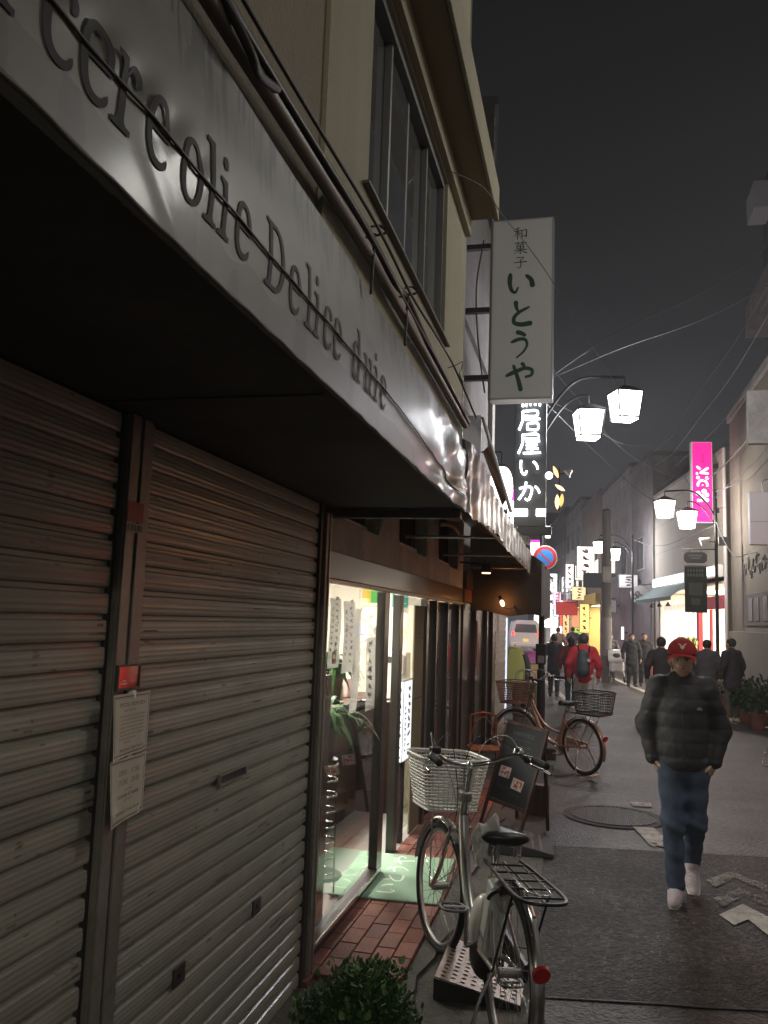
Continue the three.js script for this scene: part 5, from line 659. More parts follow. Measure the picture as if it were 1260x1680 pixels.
[['white', [1, 0.97, 0.92], 1.8], ['amber', [1, 0.75, 0.4], 1.2], ['pale blue', [0.75, 0.85, 1], 1.4], ['pink', [1, 0.55, 0.7], 1.0], ['cream', [1, 0.92, 0.75], 1.6], ['red', [0.9, 0.15, 0.1], 0.9], ['white', [1, 1, 1], 2.0], ['purple', [0.5, 0.35, 0.95], 1.2]].forEach(([n, c, k], i) => sideSign('projecting_sign', ['narrow white lit sign high above the red shop', 'amber lit sign between the yellow and red shops', 'pale blue lit sign low above the far walkers', 'pink lit sign near the far bend', 'cream lit sign stacked above the amber one', 'small red lit sign beyond the red shop', 'broad white lit sign just before the far bend', 'purple lit sign in the distance above the van'][i], [41, 35, 45, 49, 36.2, 44.2, 56, 60][i], [4.0, 3.1, 2.2, 3.0, 4.3, 1.6, 1.4, 3.4][i], [5.6, 3.9, 2.9, 4.1, 5.2, 2.4, 2.9, 4.6][i], [0.55, 0.8, 0.9, 0.6, 0.5, 0.6, 1.5, 0.9][i], printed(c, k, 31 + i * 4)));
{ // utility pole
  const t = thing('utility_pole', 'grey concrete utility pole with pasted sheets in the middle distance', 'utility pole', [0.62, 0, -27.6]); part('pole', rod([0, 0, 0], [0, 5.4, 0], 0.16, 16, 0.13), M.darkWall, t); part('wrap_sheet', new THREE.CylinderGeometry(0.168, 0.172, 1.2, 16, 1, true).translate(0, 1.4, 0), mat([0.2, 0.195, 0.19], { roughness: 0.8, side: THREE.DoubleSide }), t); part('pole_cap', new THREE.CylinderGeometry(0.10, 0.135, 0.06, 16).translate(0, 5.43, 0), M.iron, t); part('step_bolt', rod([0, 2.6, 0], [0.28, 2.6, 0], 0.012, 6), M.iron, t); part('meter_box', bx(-0.12, 0.14, 3.1, 3.6, 0.13, 0.24, 0.01), M.greyWall, t);
}
// ------------------------------------------------------------------ near right-hand buildings
{
  const X = 3.55, b = thing('plain_wall_building', 'plain grey-brown rendered building at the right edge', 'building');
  part('wall', bx(X, X + 4, 0, 7.0, -22.45, -13.4), M.warmWall, b); part('cornice', bx(X - 0.06, X + 4, 7.002, 7.2, -22.47, -13.4), M.greyWall, b); part('plinth', bx(X - 0.05, X - 0.002, 0, 0.5, -22.4, -13.5), M.greyWall, b);
  part('wall_recess', bx(X - 0.03, X - 0.001, 1.85, 2.55, -20.6, -17.6, 0.01), M.darkWall, b); for (const z of [-20.1, -19.4, -18.5]) part('notice_frame', bx(X - 0.045, X - 0.031, 1.95, 2.45, z, z + 0.45, 0.005), mat([0.09, 0.085, 0.08], { roughness: 0.4 }), b);
  for (let i = 0; i < 9; i++) { const z = -20.6 + i * 0.36; part('relief_scroll', new THREE.TorusGeometry(0.13, 0.022, 6, 18, 4.4).rotateZ(i * 1.1).rotateY(Math.PI / 2).translate(X - 0.012, 3.15 + 0.12 * Math.sin(i * 2.1), z), mat([0.26, 0.24, 0.225], { roughness: 0.9 }), b); }
  part('low_wall', bx(X - 0.32, X - 0.051, 0, 1.72, -21.2, -13.4, 0.01), mat([0.46, 0.42, 0.38], { map: rep(TX.stucco, 0.4, 0.4), roughness: 0.9 }), b);
  part('rear_block', bx(X + 0.9, X + 5, 7.3, 13.4, -22.4, -13), M.darkWall, b); part('balcony', bx(X + 0.35, X + 0.9, 9.1, 9.9, -22.0, -18), M.greyWall, b); part('air_conditioner', bx(X + 0.4, X + 0.85, 12.0, 12.7, -21.8, -20.8, 0.03), mat([0.55, 0.55, 0.55], { roughness: 0.6 }), b);
  const s = thing('box_sign', 'white projecting sign box with a pink patch at the right edge', 'sign', [2.98, 3.56, -14.5]); part('case', bx(-0.40, 0.56, -0.43, 0.43, -0.16, 0, 0.01), mat([0.48, 0.46, 0.46], { roughness: 0.5 }), s); part('pink_patch', bx(0.02, 0.4, 0.08, 0.38, 0.001, 0.006), mat([0.75, 0.22, 0.32], { roughness: 0.5, emissive: lin(0.8, 0.2, 0.3), emissiveIntensity: 0.25 }), s); part('panel_joint', bx(-0.39, 0.55, -0.06, -0.05, 0.001, 0.004), M.greyWall, s); for (const x of [-0.1, 0.4]) part('top_rail', tube([[x - 0.08, 0.43, -0.08], [x - 0.08, 0.62, -0.08], [x + 0.2, 0.66, -0.08], [x + 0.2, 0.43, -0.08]], 0.01, 20, 6), M.steel, s);
  const s2 = thing('box_sign', 'blank grey upper sign box high at the right edge', 'sign', [3.0, 5.25, -14.5]); part('case', bx(-0.42, 0.54, -0.45, 0.45, -0.14, 0, 0.01), M.greyWall, s2); part('arm', bx(0.3, 0.55, 0.1, 0.15, -0.2, -0.141), M.iron, s2);
  // eatery with lit paper windows, outside the frame on the right, and its red neon
  const e = thing('lit_eatery', 'eatery with warm lit paper windows across from the shutters', 'building'), E = 3.55; part('wall', [bx(E, E + 4, 2.95, 8.6, -13.38, -7.4), bx(E, E + 4, 0, 0.72, -13.38, -7.4)], M.darkWall, e); part('pier', bx(E, E + 4, 0.722, 2.948, -13.38, -12.9), M.darkWall, e); part('pier', bx(E, E + 4, 0.722, 2.948, -8.0, -7.4), M.darkWall, e); part('room_back', bx(E + 0.3, E + 0.4, 0.72, 2.95, -12.9, -8.0), M.interior, e);
  for (let i = 0; i < 4; i++) { part('paper_window', bx(E + 0.05, E + 0.06, 0.74, 2.93, -12.88 + i * 1.22, -12.88 + i * 1.22 + 1.14), glow(1, 0.68, 0.42, 0.32), e); part('window_frame', bx(E, E + 0.08, 0.73, 2.94, -12.88 + i * 1.22 + 1.145, -12.88 + i * 1.22 + 1.215), M.woodDark, e); }
  areaLight(E - 0.02, 1.85, -10.45, 4.8, 2.1, 0xffb480, 0.12, 0, 1.6, -10.45);
  const n = thing('red_neon_sign', 'upright red neon sign beside the eatery across the street', 'sign', [3.30, 0, -9.6]); part('backing', bx(0.02, 0.08, 0.35, 2.1, -0.5, 0.5, 0.01), M.black, n); for (const z of [-0.12, 0.1]) part('neon_tube', rod([0, 0.55, z], [0, 1.8, z], 0.024, 10), glow(1, 0.06, 0.05, 18), n); part('stand', bx(0.03, 0.07, 0, 0.35, -0.05, 0.05), M.iron, n); const ol = thing('orange_lantern', 'round orange paper lantern on the eatery wall across the street', 'lantern', [3.22, 2.92, -12.0]); part('paper_shell', (() => { const g = new THREE.SphereGeometry(0.2, 24, 16); g.scale(1, 1.15, 1); return g; })(), glow(1, 0.42, 0.14, 11), ol); part('lantern_cap', new THREE.CylinderGeometry(0.08, 0.08, 0.04, 16).translate(0, 0.24, 0), M.black, ol); part('wall_arm', rod([0, 0.27, 0], [0.34, 0.27, 0], 0.012, 6), M.iron, ol); areaLight(3.26, 1.2, -9.6, 0.4, 1.2, 0xff2a1c, 0.3, 0, 1.2, -9.6);
  const r2 = thing('grey_corner_building', 'grey rendered building opposite the camera', 'building'); part('wall', bx(3.9, 8, 0, 8, -7.38, 6), M.greyWall, r2); part('cornice', bx(3.84, 8, 8.002, 8.2, -7.38, 6), M.darkWall, r2);
}
// potted plants along the low wall on the right
{
  const potM = mat([0.33, 0.13, 0.075], { roughness: 0.75, map: rep(TX.grime, 2, 2) }), leaf = mat([0.06, 0.10, 0.035], { roughness: 0.6, side: THREE.DoubleSide, map: TX.leaf });
  [[2.95, -19.2, 0.34, 'terracotta pot with a bushy plant nearest the far end of the low wall'], [2.98, -18.3, 0.42, 'terracotta pot with a tall leafy plant, second along the low wall'], [2.96, -17.3, 0.3, 'terracotta pot with a low plant, third along the low wall'], [3.0, -16.4, 0.45, 'terracotta pot with a broad plant at the right edge of the view'], [2.7, -20.4, 0.25, 'small terracotta pot with sparse leaves beside the walkers']].forEach(([x, z, h, label]) => {
    const t = thing('potted_plant', label, 'plant', [x, 0, z], 0, 'potted plants by the low wall'); part('pot', new THREE.LatheGeometry([[0, 0], [0.12, 0], [0.17, 0.26], [0.185, 0.26], [0.185, 0.30], [0.16, 0.30], [0.15, 0.25], [0, 0.25]].map(([a, c]) => new THREE.Vector2(a, c)), 20), potM, t);
    const gs = []; for (let i = 0; i < 260; i++) { const a = rnd() * 6.28, r = 0.3 * Math.sqrt(rnd()), y = 0.3 + h * rnd() * 1.6 * (1 - r * 1.3); gs.push(new THREE.PlaneGeometry(0.05, 0.09).rotateX(rr(-1.5, 1.5)).rotateY(rnd() * 6).translate(r * Math.cos(a), y, r * Math.sin(a))); } part('foliage', gs, leaf, t);
  });
}
// ------------------------------------------------------------------ overhead wires
{
  const wm = mat([0.12, 0.12, 0.125], { roughness: 0.6 });
  const wires = [[[-0.62, 5.3, -12.2], [3.6, 6.6, -9]], [[-0.62, 5.3, -12.2], [3.6, 8.2, -11]], [[2.74, 7.4, -28.2], [3.6, 8.6, -10]], [[2.74, 8.2, -28.2], [3.8, 9.6, -9]], [[2.74, 6.9, -27.9], [3.55, 7.1, -13]], [[2.7, 5.9, -27.9], [3.55, 6.2, -14]], [[2.74, 6.6, -28.2], [-1.3, 6.4, -11.5]], [[2.74, 7.8, -28.1], [2.98, 5.0, -21]], [[2.98, 5.0, -21], [3.5, 5.4, -15]], [[2.98, 4.85, -21], [3.55, 6.3, -13.5]], [[2.74, 6.9, -27.9], [4.2, 5.6, -22.5]], [[-1.3, 5.2, -11.4], [2.74, 8.2, -28.2]], [[2.74, 6.6, -28.2], [-3.2, 7.0, -58]], [[2.74, 7.4, -28.2], [-3.9, 7.6, -58]], [[2.74, 8.0, -28.2], [-3.0, 8.2, -58]], [[3.4, 4.8, -22.3], [-0.6, 5.0, -12.3]], [[2.98, 4.2, -21], [1.62, 4.9, -31.5]], [[3.5, 3.4, -19], [2.98, 4.3, -21]]];
  wires.forEach(([a, c], i) => { const m = [(a[0] + c[0]) / 2, (a[1] + c[1]) / 2 - 0.35 - 0.12 * (i % 4), (a[2] + c[2]) / 2]; single('overhead_wire', tube([a, [mix(a[0], m[0], 0.5), mix(a[1], m[1], 0.62), mix(a[2], m[2], 0.5)], m, [mix(c[0], m[0], 0.5), mix(c[1], m[1], 0.62), mix(c[2], m[2], 0.5)], c], 0.006 + 0.003 * (i % 3), 40, 5), wm, 'thin dark overhead wire strung across the street between poles and walls', 'wire', 'overhead wires'); });
}
// ------------------------------------------------------------------ white van far down the street, seen from behind
{
  const p = [-3.45, -50], t = thing('parked_van', 'white van seen from behind far down the street', 'van', [p[0], 0, p[1]], BA);
  const s = new THREE.Shape(); s.moveTo(-0.80, 0.32); s.lineTo(-0.84, 0.9); s.lineTo(-0.80, 1.15); s.lineTo(-0.68, 1.72); s.quadraticCurveTo(-0.62, 1.84, -0.45, 1.86); s.lineTo(0.45, 1.86); s.quadraticCurveTo(0.62, 1.84, 0.68, 1.72); s.lineTo(0.80, 1.15); s.lineTo(0.84, 0.9); s.lineTo(0.80, 0.32); s.closePath();
  part('body', new THREE.ExtrudeGeometry(s, { depth: 3.5, bevelEnabled: true, bevelSize: 0.05, bevelThickness: 0.08, bevelSegments: 3 }).translate(0, 0, -3.5), mat([0.72, 0.68, 0.68], { phys: true, roughness: 0.3, clearcoat: 0.7 }), t);
  const w = new THREE.Shape(); w.moveTo(-0.66, 1.18); w.lineTo(-0.56, 1.66); w.lineTo(0.56, 1.66); w.lineTo(0.66, 1.18); w.closePath(); part('rear_window', new THREE.ExtrudeGeometry(w, { depth: 0.01, bevelEnabled: false }).translate(0, 0, 0.082), M.glassDark, t);
  for (const x of [-0.73, 0.73]) { part('tail_lamp', bx(x - 0.07, x + 0.07, 0.98, 1.22, 0.07, 0.10, 0.02), glow(1, 0.05, 0.03, 3), t); part('wheel', new THREE.CylinderGeometry(0.3, 0.3, 0.2, 20).rotateZ(Math.PI / 2).translate(x, 0.3, -0.6), M.rubber, t); part('wheel', new THREE.CylinderGeometry(0.3, 0.3, 0.2, 20).rotateZ(Math.PI / 2).translate(x, 0.3, -2.9), M.rubber, t); }
  part('bumper', bx(-0.82, 0.82, 0.36, 0.58, 0.05, 0.16, 0.04), mat([0.70, 0.66, 0.66], { roughness: 0.4 }), t); part('number_plate', bx(-0.17, 0.17, 0.66, 0.82, 0.081, 0.10), glow(1, 0.8, 0.2, 0.5), t);
}
// ------------------------------------------------------------------ bicycles (local x forward, y up, z to the rider's right; origin on the ground under the rear axle)
function bicycle(label, pos, heading, lean, o) {
  const t = thing('bicycle', label, 'bicycle', pos, 0, 'parked bicycles'); t.rotation.order = 'YXZ'; t.rotation.set(lean, Math.PI / 2 + heading, 0);
  const R = 0.325, WB = 1.10, fm = o.frame, seg = o.fine ? 1 : 0.6;
  const fx = 0.90, fy = 0.66; // crown
  const wheel = (name, cx, parent, steer) => {
    const w = new THREE.Group(); w.name = name; w.position.set(cx, R, 0); parent.add(w);
    part('tyre', new THREE.TorusGeometry(R - 0.018, 0.019, 10, Math.round(64 * seg)), M.rubber, w);
    part('rim', new THREE.TorusGeometry(R - 0.042, 0.011, 8, Math.round(60 * seg)), o.rim ?? M.alu, w);
    part('hub', new THREE.CylinderGeometry(0.020, 0.020, 0.09, 12).rotateX(Math.PI / 2), M.steel, w);
    const sp = []; for (let i = 0; i < 32; i++) { const a = i / 32 * Math.PI * 2, b = a + (i % 4 < 2 ? 0.9 : -0.9); sp.push(rod([0.018 * Math.cos(b), 0.018 * Math.sin(b), i % 2 ? 0.034 : -0.034], [(R - 0.05) * Math.cos(a), (R - 0.05) * Math.sin(a), 0], 0.0012, 4)); } part('spokes', sp, M.chrome, w).userData.kind = 'stuff';
    return w;
  };
  const arc = (cx, r, a0, a1, wd, m, name, parent) => part(name, sheet(40, 6, (u, v) => { const a = mix(a0, a1, u), q = (v - 0.5) * 2, rr_ = r - 0.012 * q * q; return [cx + rr_ * Math.cos(a), R + rr_ * Math.sin(a), q * wd, u, v]; }), m, parent);
  wheel('rear_wheel', 0, t);
  arc(0, R + 0.03, 0.25, 3.5, 0.027, o.fender, 'rear_fender', t);
  // frame: head tube, low main tube(s), seat tube, stays
  part('main_tube', tube([[0.862, 0.74, 0], [0.80, 0.60, 0], [0.70, 0.44, 0], [0.56, 0.325, 0], [0.40, 0.285, 0]], o.tubeR ?? 0.024, 40, 14), fm, t);
  if (o.twin) part('top_tube', tube([[0.868, 0.80, 0], [0.78, 0.66, 0], [0.62, 0.50, 0], [0.40, 0.44, 0], [0.345, 0.44, 0]], 0.016, 36, 10), fm, t);
  part('head_tube', rod([0.888, 0.69, 0], [0.848, 0.85, 0], 0.021, 14), fm, t); part('headset_ring', rod([0.8525, 0.835, 0], [0.8475, 0.855, 0], 0.024, 14), mat([0.5, 0.38, 0.08], { metalness: 1, roughness: 0.3 }), t);
  part('seat_tube', rod([0.40, 0.285, 0], [0.275, 0.66, 0], 0.017, 12), fm, t);
  for (const s of [-1, 1]) { part('chain_stay', rod([0.40, 0.285, s * 0.03], [0, R, s * 0.06], 0.010, 8), fm, t); part('seat_stay', rod([0.29, 0.61, s * 0.02], [0, R, s * 0.06], 0.008, 8), fm, t); }
  part('seat_post', rod([0.275, 0.66, 0], [0.245, 0.76, 0], 0.0125, 10), M.chrome, t);
  // saddle
  part('saddle', (() => { const g = sheet(28, 18, (u, v) => { const a = v * Math.PI * 2, x = mix(-0.125, 0.145, u), w = mix(0.105, 0.022, sstep(0.25, 0.85, u)) * Math.sqrt(Math.max(0.001, Math.min(1, u * 9) * Math.min(1, (1 - u) * 14))), h = 0.036 * Math.sqrt(Math.max(0.001, Math.min(1, u * 8) * Math.min(1, (1 - u) * 10))); return [0.235 + x, 0.80 + h * Math.sin(a) * (Math.sin(a) > 0 ? 0.8 : 1) + 0.018 * (1 - u) * (1 - u) + (u > 0.9 ? -0.006 : 0), w * Math.cos(a), u, v]; }); return g; })(), mat([0.022, 0.022, 0.022], { roughness: 0.38 }), t);
  for (const s of [-1, 1]) part('saddle_spring', (() => { const p = []; for (let i = 0; i <= 40; i++) p.push([0.15 + 0.016 * Math.cos(i * 0.95), 0.735 + i * 0.0012, s * 0.055 + 0.016 * Math.sin(i * 0.95)]); return tube(p, 0.003, 80, 5); })(), M.steel, t);
  // carrier
  const ry = 0.715; part('rack_rail', tube([[0.17, ry, -0.08], [0.0, ry, -0.088], [-0.34, ry, -0.09], [-0.385, ry, -0.06], [-0.385, ry, 0.06], [-0.34, ry, 0.09], [0.0, ry, 0.088], [0.17, ry, 0.08]], 0.007, 60, 8), o.rack, t);
  for (let i = 0; i < 5; i++) part('rack_bar', rod([0.10 - i * 0.105, ry, -0.086], [0.10 - i * 0.105, ry, 0.086], 0.0045, 6), o.rack, t); part('rack_spine', rod([0.16, ry - 0.004, 0], [-0.38, ry - 0.004, 0], 0.0045, 6), o.rack, t);
  part('rack_loop', tube([[0.13, ry, -0.055], [0.145, ry + 0.055, -0.05], [0.15, ry + 0.07, 0], [0.145, ry + 0.055, 0.05], [0.13, ry, 0.055]], 0.005, 24, 6), M.chrome, t);
  part('rack_spring_clip', tube([[0.05, ry + 0.01, -0.04], [-0.2, ry + 0.014, -0.045], [-0.33, ry + 0.014, -0.03], [-0.33, ry + 0.014, 0.03], [-0.2, ry + 0.014, 0.045], [0.05, ry + 0.01, 0.04]], 0.0035, 40, 6), M.chrome, t);
  for (const s of [-1, 1]) part('rack_strut', rod([-0.22, ry, s * 0.074], [0, R, s * 0.072], 0.0055, 6), o.rack, t);
  // reflector, rear lock, lamp
  part('rear_reflector', new THREE.CylinderGeometry(0.034, 0.034, 0.014, 20).rotateZ(Math.PI / 2).rotateZ(0.35).translate(-0.36, R + 0.135, 0), mat([0.42, 0.015, 0.02], { phys: true, roughness: 0.2, clearcoat: 1 }), t);
  part('ring_lock', new THREE.TorusGeometry(0.058, 0.009, 8, 24, 5.2).rotateY(Math.PI / 2).rotateZ(0.6).translate(0.155, 0.56, 0), M.black, t);
  // drive
  part('chain_ring', new THREE.TorusGeometry(0.088, 0.008, 6, 36).translate(0.40, 0.285, 0.05), M.steel, t);
  part('chain_guard', (() => { const s = new THREE.Shape(); s.moveTo(-0.02, 0.36); s.lineTo(0.40, 0.40); s.quadraticCurveTo(0.53, 0.38, 0.52, 0.285); s.quadraticCurveTo(0.5, 0.22, 0.40, 0.195); s.lineTo(0.30, 0.22); s.lineTo(0.28, 0.32); s.lineTo(-0.02, 0.30); s.closePath(); return new THREE.ExtrudeGeometry(s, { depth: 0.014, bevelEnabled: true, bevelSize: 0.004, bevelThickness: 0.004, bevelSegments: 2 }).translate(0, 0, 0.058); })(), o.guard, t);
  const ca = o.crank ?? -1.35, cx = Math.cos(ca) * 0.165, cy = Math.sin(ca) * 0.165;
  part('crank', rod([0.40, 0.285, -0.075], [0.40 - cx, 0.285 - cy, -0.085], 0.010, 8), M.alu, t); part('crank', rod([0.40, 0.285, 0.09], [0.40 + cx, 0.285 + cy, 0.095], 0.010, 8), M.alu, t); part('crank_axle', rod([0.40, 0.285, -0.075], [0.40, 0.285, 0.09], 0.014, 10), M.steel, t);
  for (const s of [-1, 1]) { const px = 0.40 + s * cx, py = 0.285 + s * cy, z0 = s * 0.105; const p = part('pedal', tube([[px - 0.045, py, z0], [px + 0.045, py, z0], [px + 0.045, py, z0 + s * 0.09], [px - 0.045, py, z0 + s * 0.09]], 0.006, 40, 6, true), mat([0.12, 0.12, 0.12], { roughness: 0.5 }), t); part('pedal_spindle', rod([px, py, z0 - s * 0.02], [px, py, z0 + s * 0.09], 0.008, 8), M.steel, p); part('pedal_bar', rod([px - 0.045, py, z0 + s * 0.045], [px + 0.045, py, z0 + s * 0.045], 0.005, 6), M.rubber, p); }
  part('kickstand', tube([[0.0, R, -0.07], [-0.02, 0.2, -0.13], [-0.06, 0.03, -0.17], [-0.09, 0.012, -0.16], [-0.09, 0.012, 0.16], [-0.06, 0.03, 0.17], [-0.02, 0.2, 0.13], [0.0, R, 0.07]], 0.008, 70, 8), M.chrome, t);
  if (o.battery) { part('battery', new RoundedBoxGeometry(0.085, 0.34, 0.095, 2, 0.015).rotateZ(0.32).translate(0.235, 0.455, 0), mat([0.62, 0.62, 0.58], { roughness: 0.4 }), t); part('motor_case', (() => { const g = new THREE.SphereGeometry(0.1, 20, 14); g.scale(1.15, 0.9, 0.6); return g.translate(0.36, 0.25, 0); })(), M.black, t); part('motor_cover', (() => { const g = new THREE.SphereGeometry(0.1, 20, 14); g.scale(0.8, 1.35, 0.62); return g.translate(0.40, 0.37, 0); })(), mat([0.66, 0.65, 0.60], { phys: true, roughness: 0.3, clearcoat: 0.4 }), t); }
  // steering assembly turned about the head tube
  const st = new THREE.Group(); st.name = 'steering'; t.add(st); const piv = V(0.868, 0, 0); st.position.copy(piv); st.rotation.y = o.steer; const sx = -piv.x;
  const S = (g) => g.translate(sx, 0, 0);
  const fw = wheel('front_wheel', WB + sx, st);
  st.children.at(-1).position.x = WB + sx;
  part('front_fender', S(sheet(32, 6, (u, v) => { const a = mix(0.15, 2.75, u), q = (v - 0.5) * 2, r = R + 0.028 - 0.012 * q * q; return [WB + r * Math.cos(a), R + r * Math.sin(a), q * 0.026, u, v]; })), o.fender, st);
  for (const s of [-1, 1]) { part('fork_blade', S(tube([[0.898, 0.67, s * 0.052], [0.945, 0.56, s * 0.054], [1.0, 0.44, s * 0.054], [WB - 0.03, 0.355, s * 0.052], [WB, R, s * 0.05]], 0.012, 24, 8)), o.fork ?? M.chrome, st); part('fender_stay', S(rod([WB, R, s * 0.055], [WB - 0.30, R + 0.19, s * 0.026], 0.0025, 5)), M.chrome, st); }
  part('fork_crown', S(rod([0.896, 0.672, -0.056], [0.896, 0.672, 0.056], 0.014, 8)), o.fork ?? M.chrome, st);
  part('stem', S(tube([[0.85, 0.85, 0], [0.832, 0.93, 0], [0.818, 0.99, 0], [0.83, 1.005, 0], [0.85, 1.0, 0]], 0.0135, 24, 10)), M.chrome, st);
  part('handlebar', S(tube([[0.56, 1.055, -0.285], [0.68, 1.065, -0.275], [0.77, 1.065, -0.22], [0.835, 1.02, -0.13], [0.855, 1.0, -0.05], [0.855, 1.0, 0.05], [0.835, 1.02, 0.13], [0.77, 1.065, 0.22], [0.68, 1.065, 0.275], [0.56, 1.055, 0.285]], 0.0115, 90, 10)), M.chrome, st);
  for (const s of [-1, 1]) {
    part('grip', S(rod([0.55, 1.0545, s * 0.2855], [0.665, 1.064, s * 0.277], 0.0165, 12)), M.rubber, st); part('grip_end', S(new THREE.SphereGeometry(0.0185, 10, 8).translate(0.55, 1.0545, s * 0.2855)), M.rubber, st);
    part('brake_lever', S(tube([[0.70, 1.055, s * 0.262], [0.70, 1.035, s * 0.275], [0.64, 1.02, s * 0.315], [0.57, 1.01, s * 0.325]], 0.0055, 20, 7)), M.chrome, st); part('lever_clamp', S(new THREE.SphereGeometry(0.02, 10, 8).translate(0.705, 1.058, s * 0.262)), M.black, st);
    part('brake_cable', S(tube([[0.71, 1.05, s * 0.25], [0.80, 1.12, s * 0.19], [0.92, 1.13, s * 0.08], [0.95, 1.0, s * 0.03], [0.90, 0.80, s * 0.02], [0.90, 0.70, s * 0.03]], 0.0026, 44, 5)), M.cable, st); part('cable_loop', S(tube([[0.71, 1.045, s * 0.25], [0.84, 1.15, s * 0.22], [0.97, 1.10, s * 0.15], [0.92, 0.92, s * 0.06], [0.86, 0.74, s * 0.03], [0.74, 0.55, s * 0.02]], 0.0026, 44, 5)), M.steel, st);
  }
  part('bell', S(new THREE.SphereGeometry(0.028, 16, 10, 0, 6.3, 0, 1.7).translate(0.735, 1.085, 0.225)), M.chrome, st); part('gear_shifter', S(new RoundedBoxGeometry(0.05, 0.035, 0.05, 2, 0.01).translate(0.745, 1.082, -0.23)), M.black, st);
  part('head_lamp', S((() => { const g = new THREE.SphereGeometry(0.036, 14, 10); g.scale(1.2, 0.9, 0.9); return g.translate(1.02, 0.69, 0.075); })()), M.black, st);
  part('head_lug', S(new RoundedBoxGeometry(0.06, 0.05, 0.06, 2, 0.012).translate(0.858, 0.84, 0)), M.steel, st);
  basket(st, 'front_basket', 0.94 + sx, 1.30 + sx, 0.735, 1.0, 0.145, 0.195, o.basket, o.fine ? 15 : 9, o.fine ? 14 : 9);
  for (const s of [-1, 1]) part('basket_stay', S(rod([1.06, 0.735, s * 0.09], [WB, R, s * 0.062], 0.0045, 6)), M.chrome, st); part('basket_bracket', S(rod([0.85, 0.90, 0], [0.96, 0.86, 0], 0.010, 8)), M.steel, st);
  if (o.rearBasket) basket(t, 'rear_basket', -0.42, 0.02, ry + 0.012, ry + 0.26, 0.15, 0.185, o.rearBasket, 8, 9);
  return t;
}
function basket(parent, name, x0, x1, y0, y1, wb, wt, m, rings, ribs) { // wire basket: woven bands on upright ribs
  const b = new THREE.Group(); b.name = name; parent.add(b); const n = 44, cx = (x0 + x1) / 2;
  const path = (v, off) => { const hx = mix((x1 - x0) / 2 * 0.80, (x1 - x0) / 2, v), hz = mix(wb, wt, v), p = []; for (let i = 0; i < n; i++) { const a = i / n * Math.PI * 2, c = Math.cos(a), s = Math.sin(a), q = Math.pow(Math.abs(c), 5) + Math.pow(Math.abs(s), 5), k = Math.pow(q, -1 / 5); const wv = off ? 0.0022 * (i % 2 ? off : -off) : 0; const front = (c * k > 0 ? 0.02 : 0) * v; p.push([cx + (hx + wv) * c * k, mix(y0, y1, v) + front * 0, (hz + wv) * s * k]); } return p; };
  for (let r = 0; r < rings; r++) part('woven_band', tube(path((r + 0.3) / rings, r % 2 ? 1 : -1), 0.0044, 88, 4, true), m, b);
  part('rim', tube(path(1, 0), 0.0085, 88, 8, true), m, b); part('foot_ring', tube(path(0, 0), 0.006, 88, 6, true), m, b);
  const rb = []; const bot = path(0, 0), top = path(1, 0); for (let i = 0; i < n; i++) rb.push(rod(bot[i], top[i], 0.0026, 5)); part('ribs', rb, m, b).userData.kind = 'stuff';
  const fl = []; for (let i = -ribs; i <= ribs; i++) { const u = i / ribs; fl.push(rod([cx + u * (x1 - x0) * 0.37, y0, -wb * 0.95], [cx + u * (x1 - x0) * 0.37, y0, wb * 0.95], 0.0024, 4)); fl.push(rod([cx - (x1 - x0) * 0.38, y0, u * wb * 0.92], [cx + (x1 - x0) * 0.38, y0, u * wb * 0.92], 0.0024, 4)); } part('floor_grid', fl, m, b).userData.kind = 'stuff';
  return b;
}
const basketGrey = mat([0.62, 0.61, 0.58], { metalness: 0.2, roughness: 0.42 });
bicycle('silver electric bicycle with a woven grey front basket by the brick paving', [-0.315, 0.015, -3.62], 22.5 * D2R, 0.05, { fine: true, frame: mat([0.62, 0.62, 0.60], { metalness: 0.9, roughness: 0.28 }), tubeR: 0.027, fender: M.chrome, rack: mat([0.05, 0.05, 0.05], { metalness: 0.7, roughness: 0.3 }), guard: mat([0.05, 0.05, 0.052], { roughness: 0.4 }), basket: basketGrey, steer: 0.16, battery: true, crank: -1.45 });
const copper = mat([0.62, 0.36, 0.26], { phys: true, metalness: 0.4, roughness: 0.35, clearcoat: 0.6, clearcoatRoughness: 0.1 });
bicycle('copper pink bicycle with a black rear basket beside the lamp pole', [-0.03, 0.0, -10.38], 46 * D2R, -0.04, { frame: copper, twin: true, fender: mat([0.5, 0.38, 0.33], { metalness: 0.6, roughness: 0.3 }), rack: M.chrome, guard: copper, rim: mat([0.72, 0.68, 0.62], { metalness: 0.5, roughness: 0.35 }), basket: mat([0.34, 0.17, 0.115], { roughness: 0.55 }), rearBasket: mat([0.02, 0.02, 0.021], { roughness: 0.5 }), steer: 0.35, crank: 0.4 });
{ // white plastic bag knotted to the carrier of the silver bicycle
  const g = new THREE.IcosahedronGeometry(0.06, 4), p = g.attributes.position; for (let i = 0; i < p.count; i++) { const v = V(p.getX(i), p.getY(i), p.getZ(i)), d = v.clone().normalize(), k = 1 + 0.9 * n3(d.x * 2.2 + 3, d.y * 2.2, d.z * 2.2) + 0.45 * Math.abs(n3(d.x * 7, d.y * 7, d.z * 7)); p.setXYZ(i, v.x * k * 1.0, v.y * k * 1.5 + 0.025 * (d.y > 0 ? Math.sin(d.x * 5) : 0), v.z * k * 0.8); } g.computeVertexNormals();
  const m = single('plastic_bag', g, mat([0.74, 0.74, 0.72], { phys: true, roughness: 0.45, transmission: 0.25, side: THREE.DoubleSide }), 'crumpled white plastic bag knotted behind the black saddle of the silver bicycle', 'bag'); m.position.set(-0.42, 0.80, -3.80); m.rotation.set(0.1, 0.3, -0.2);
}
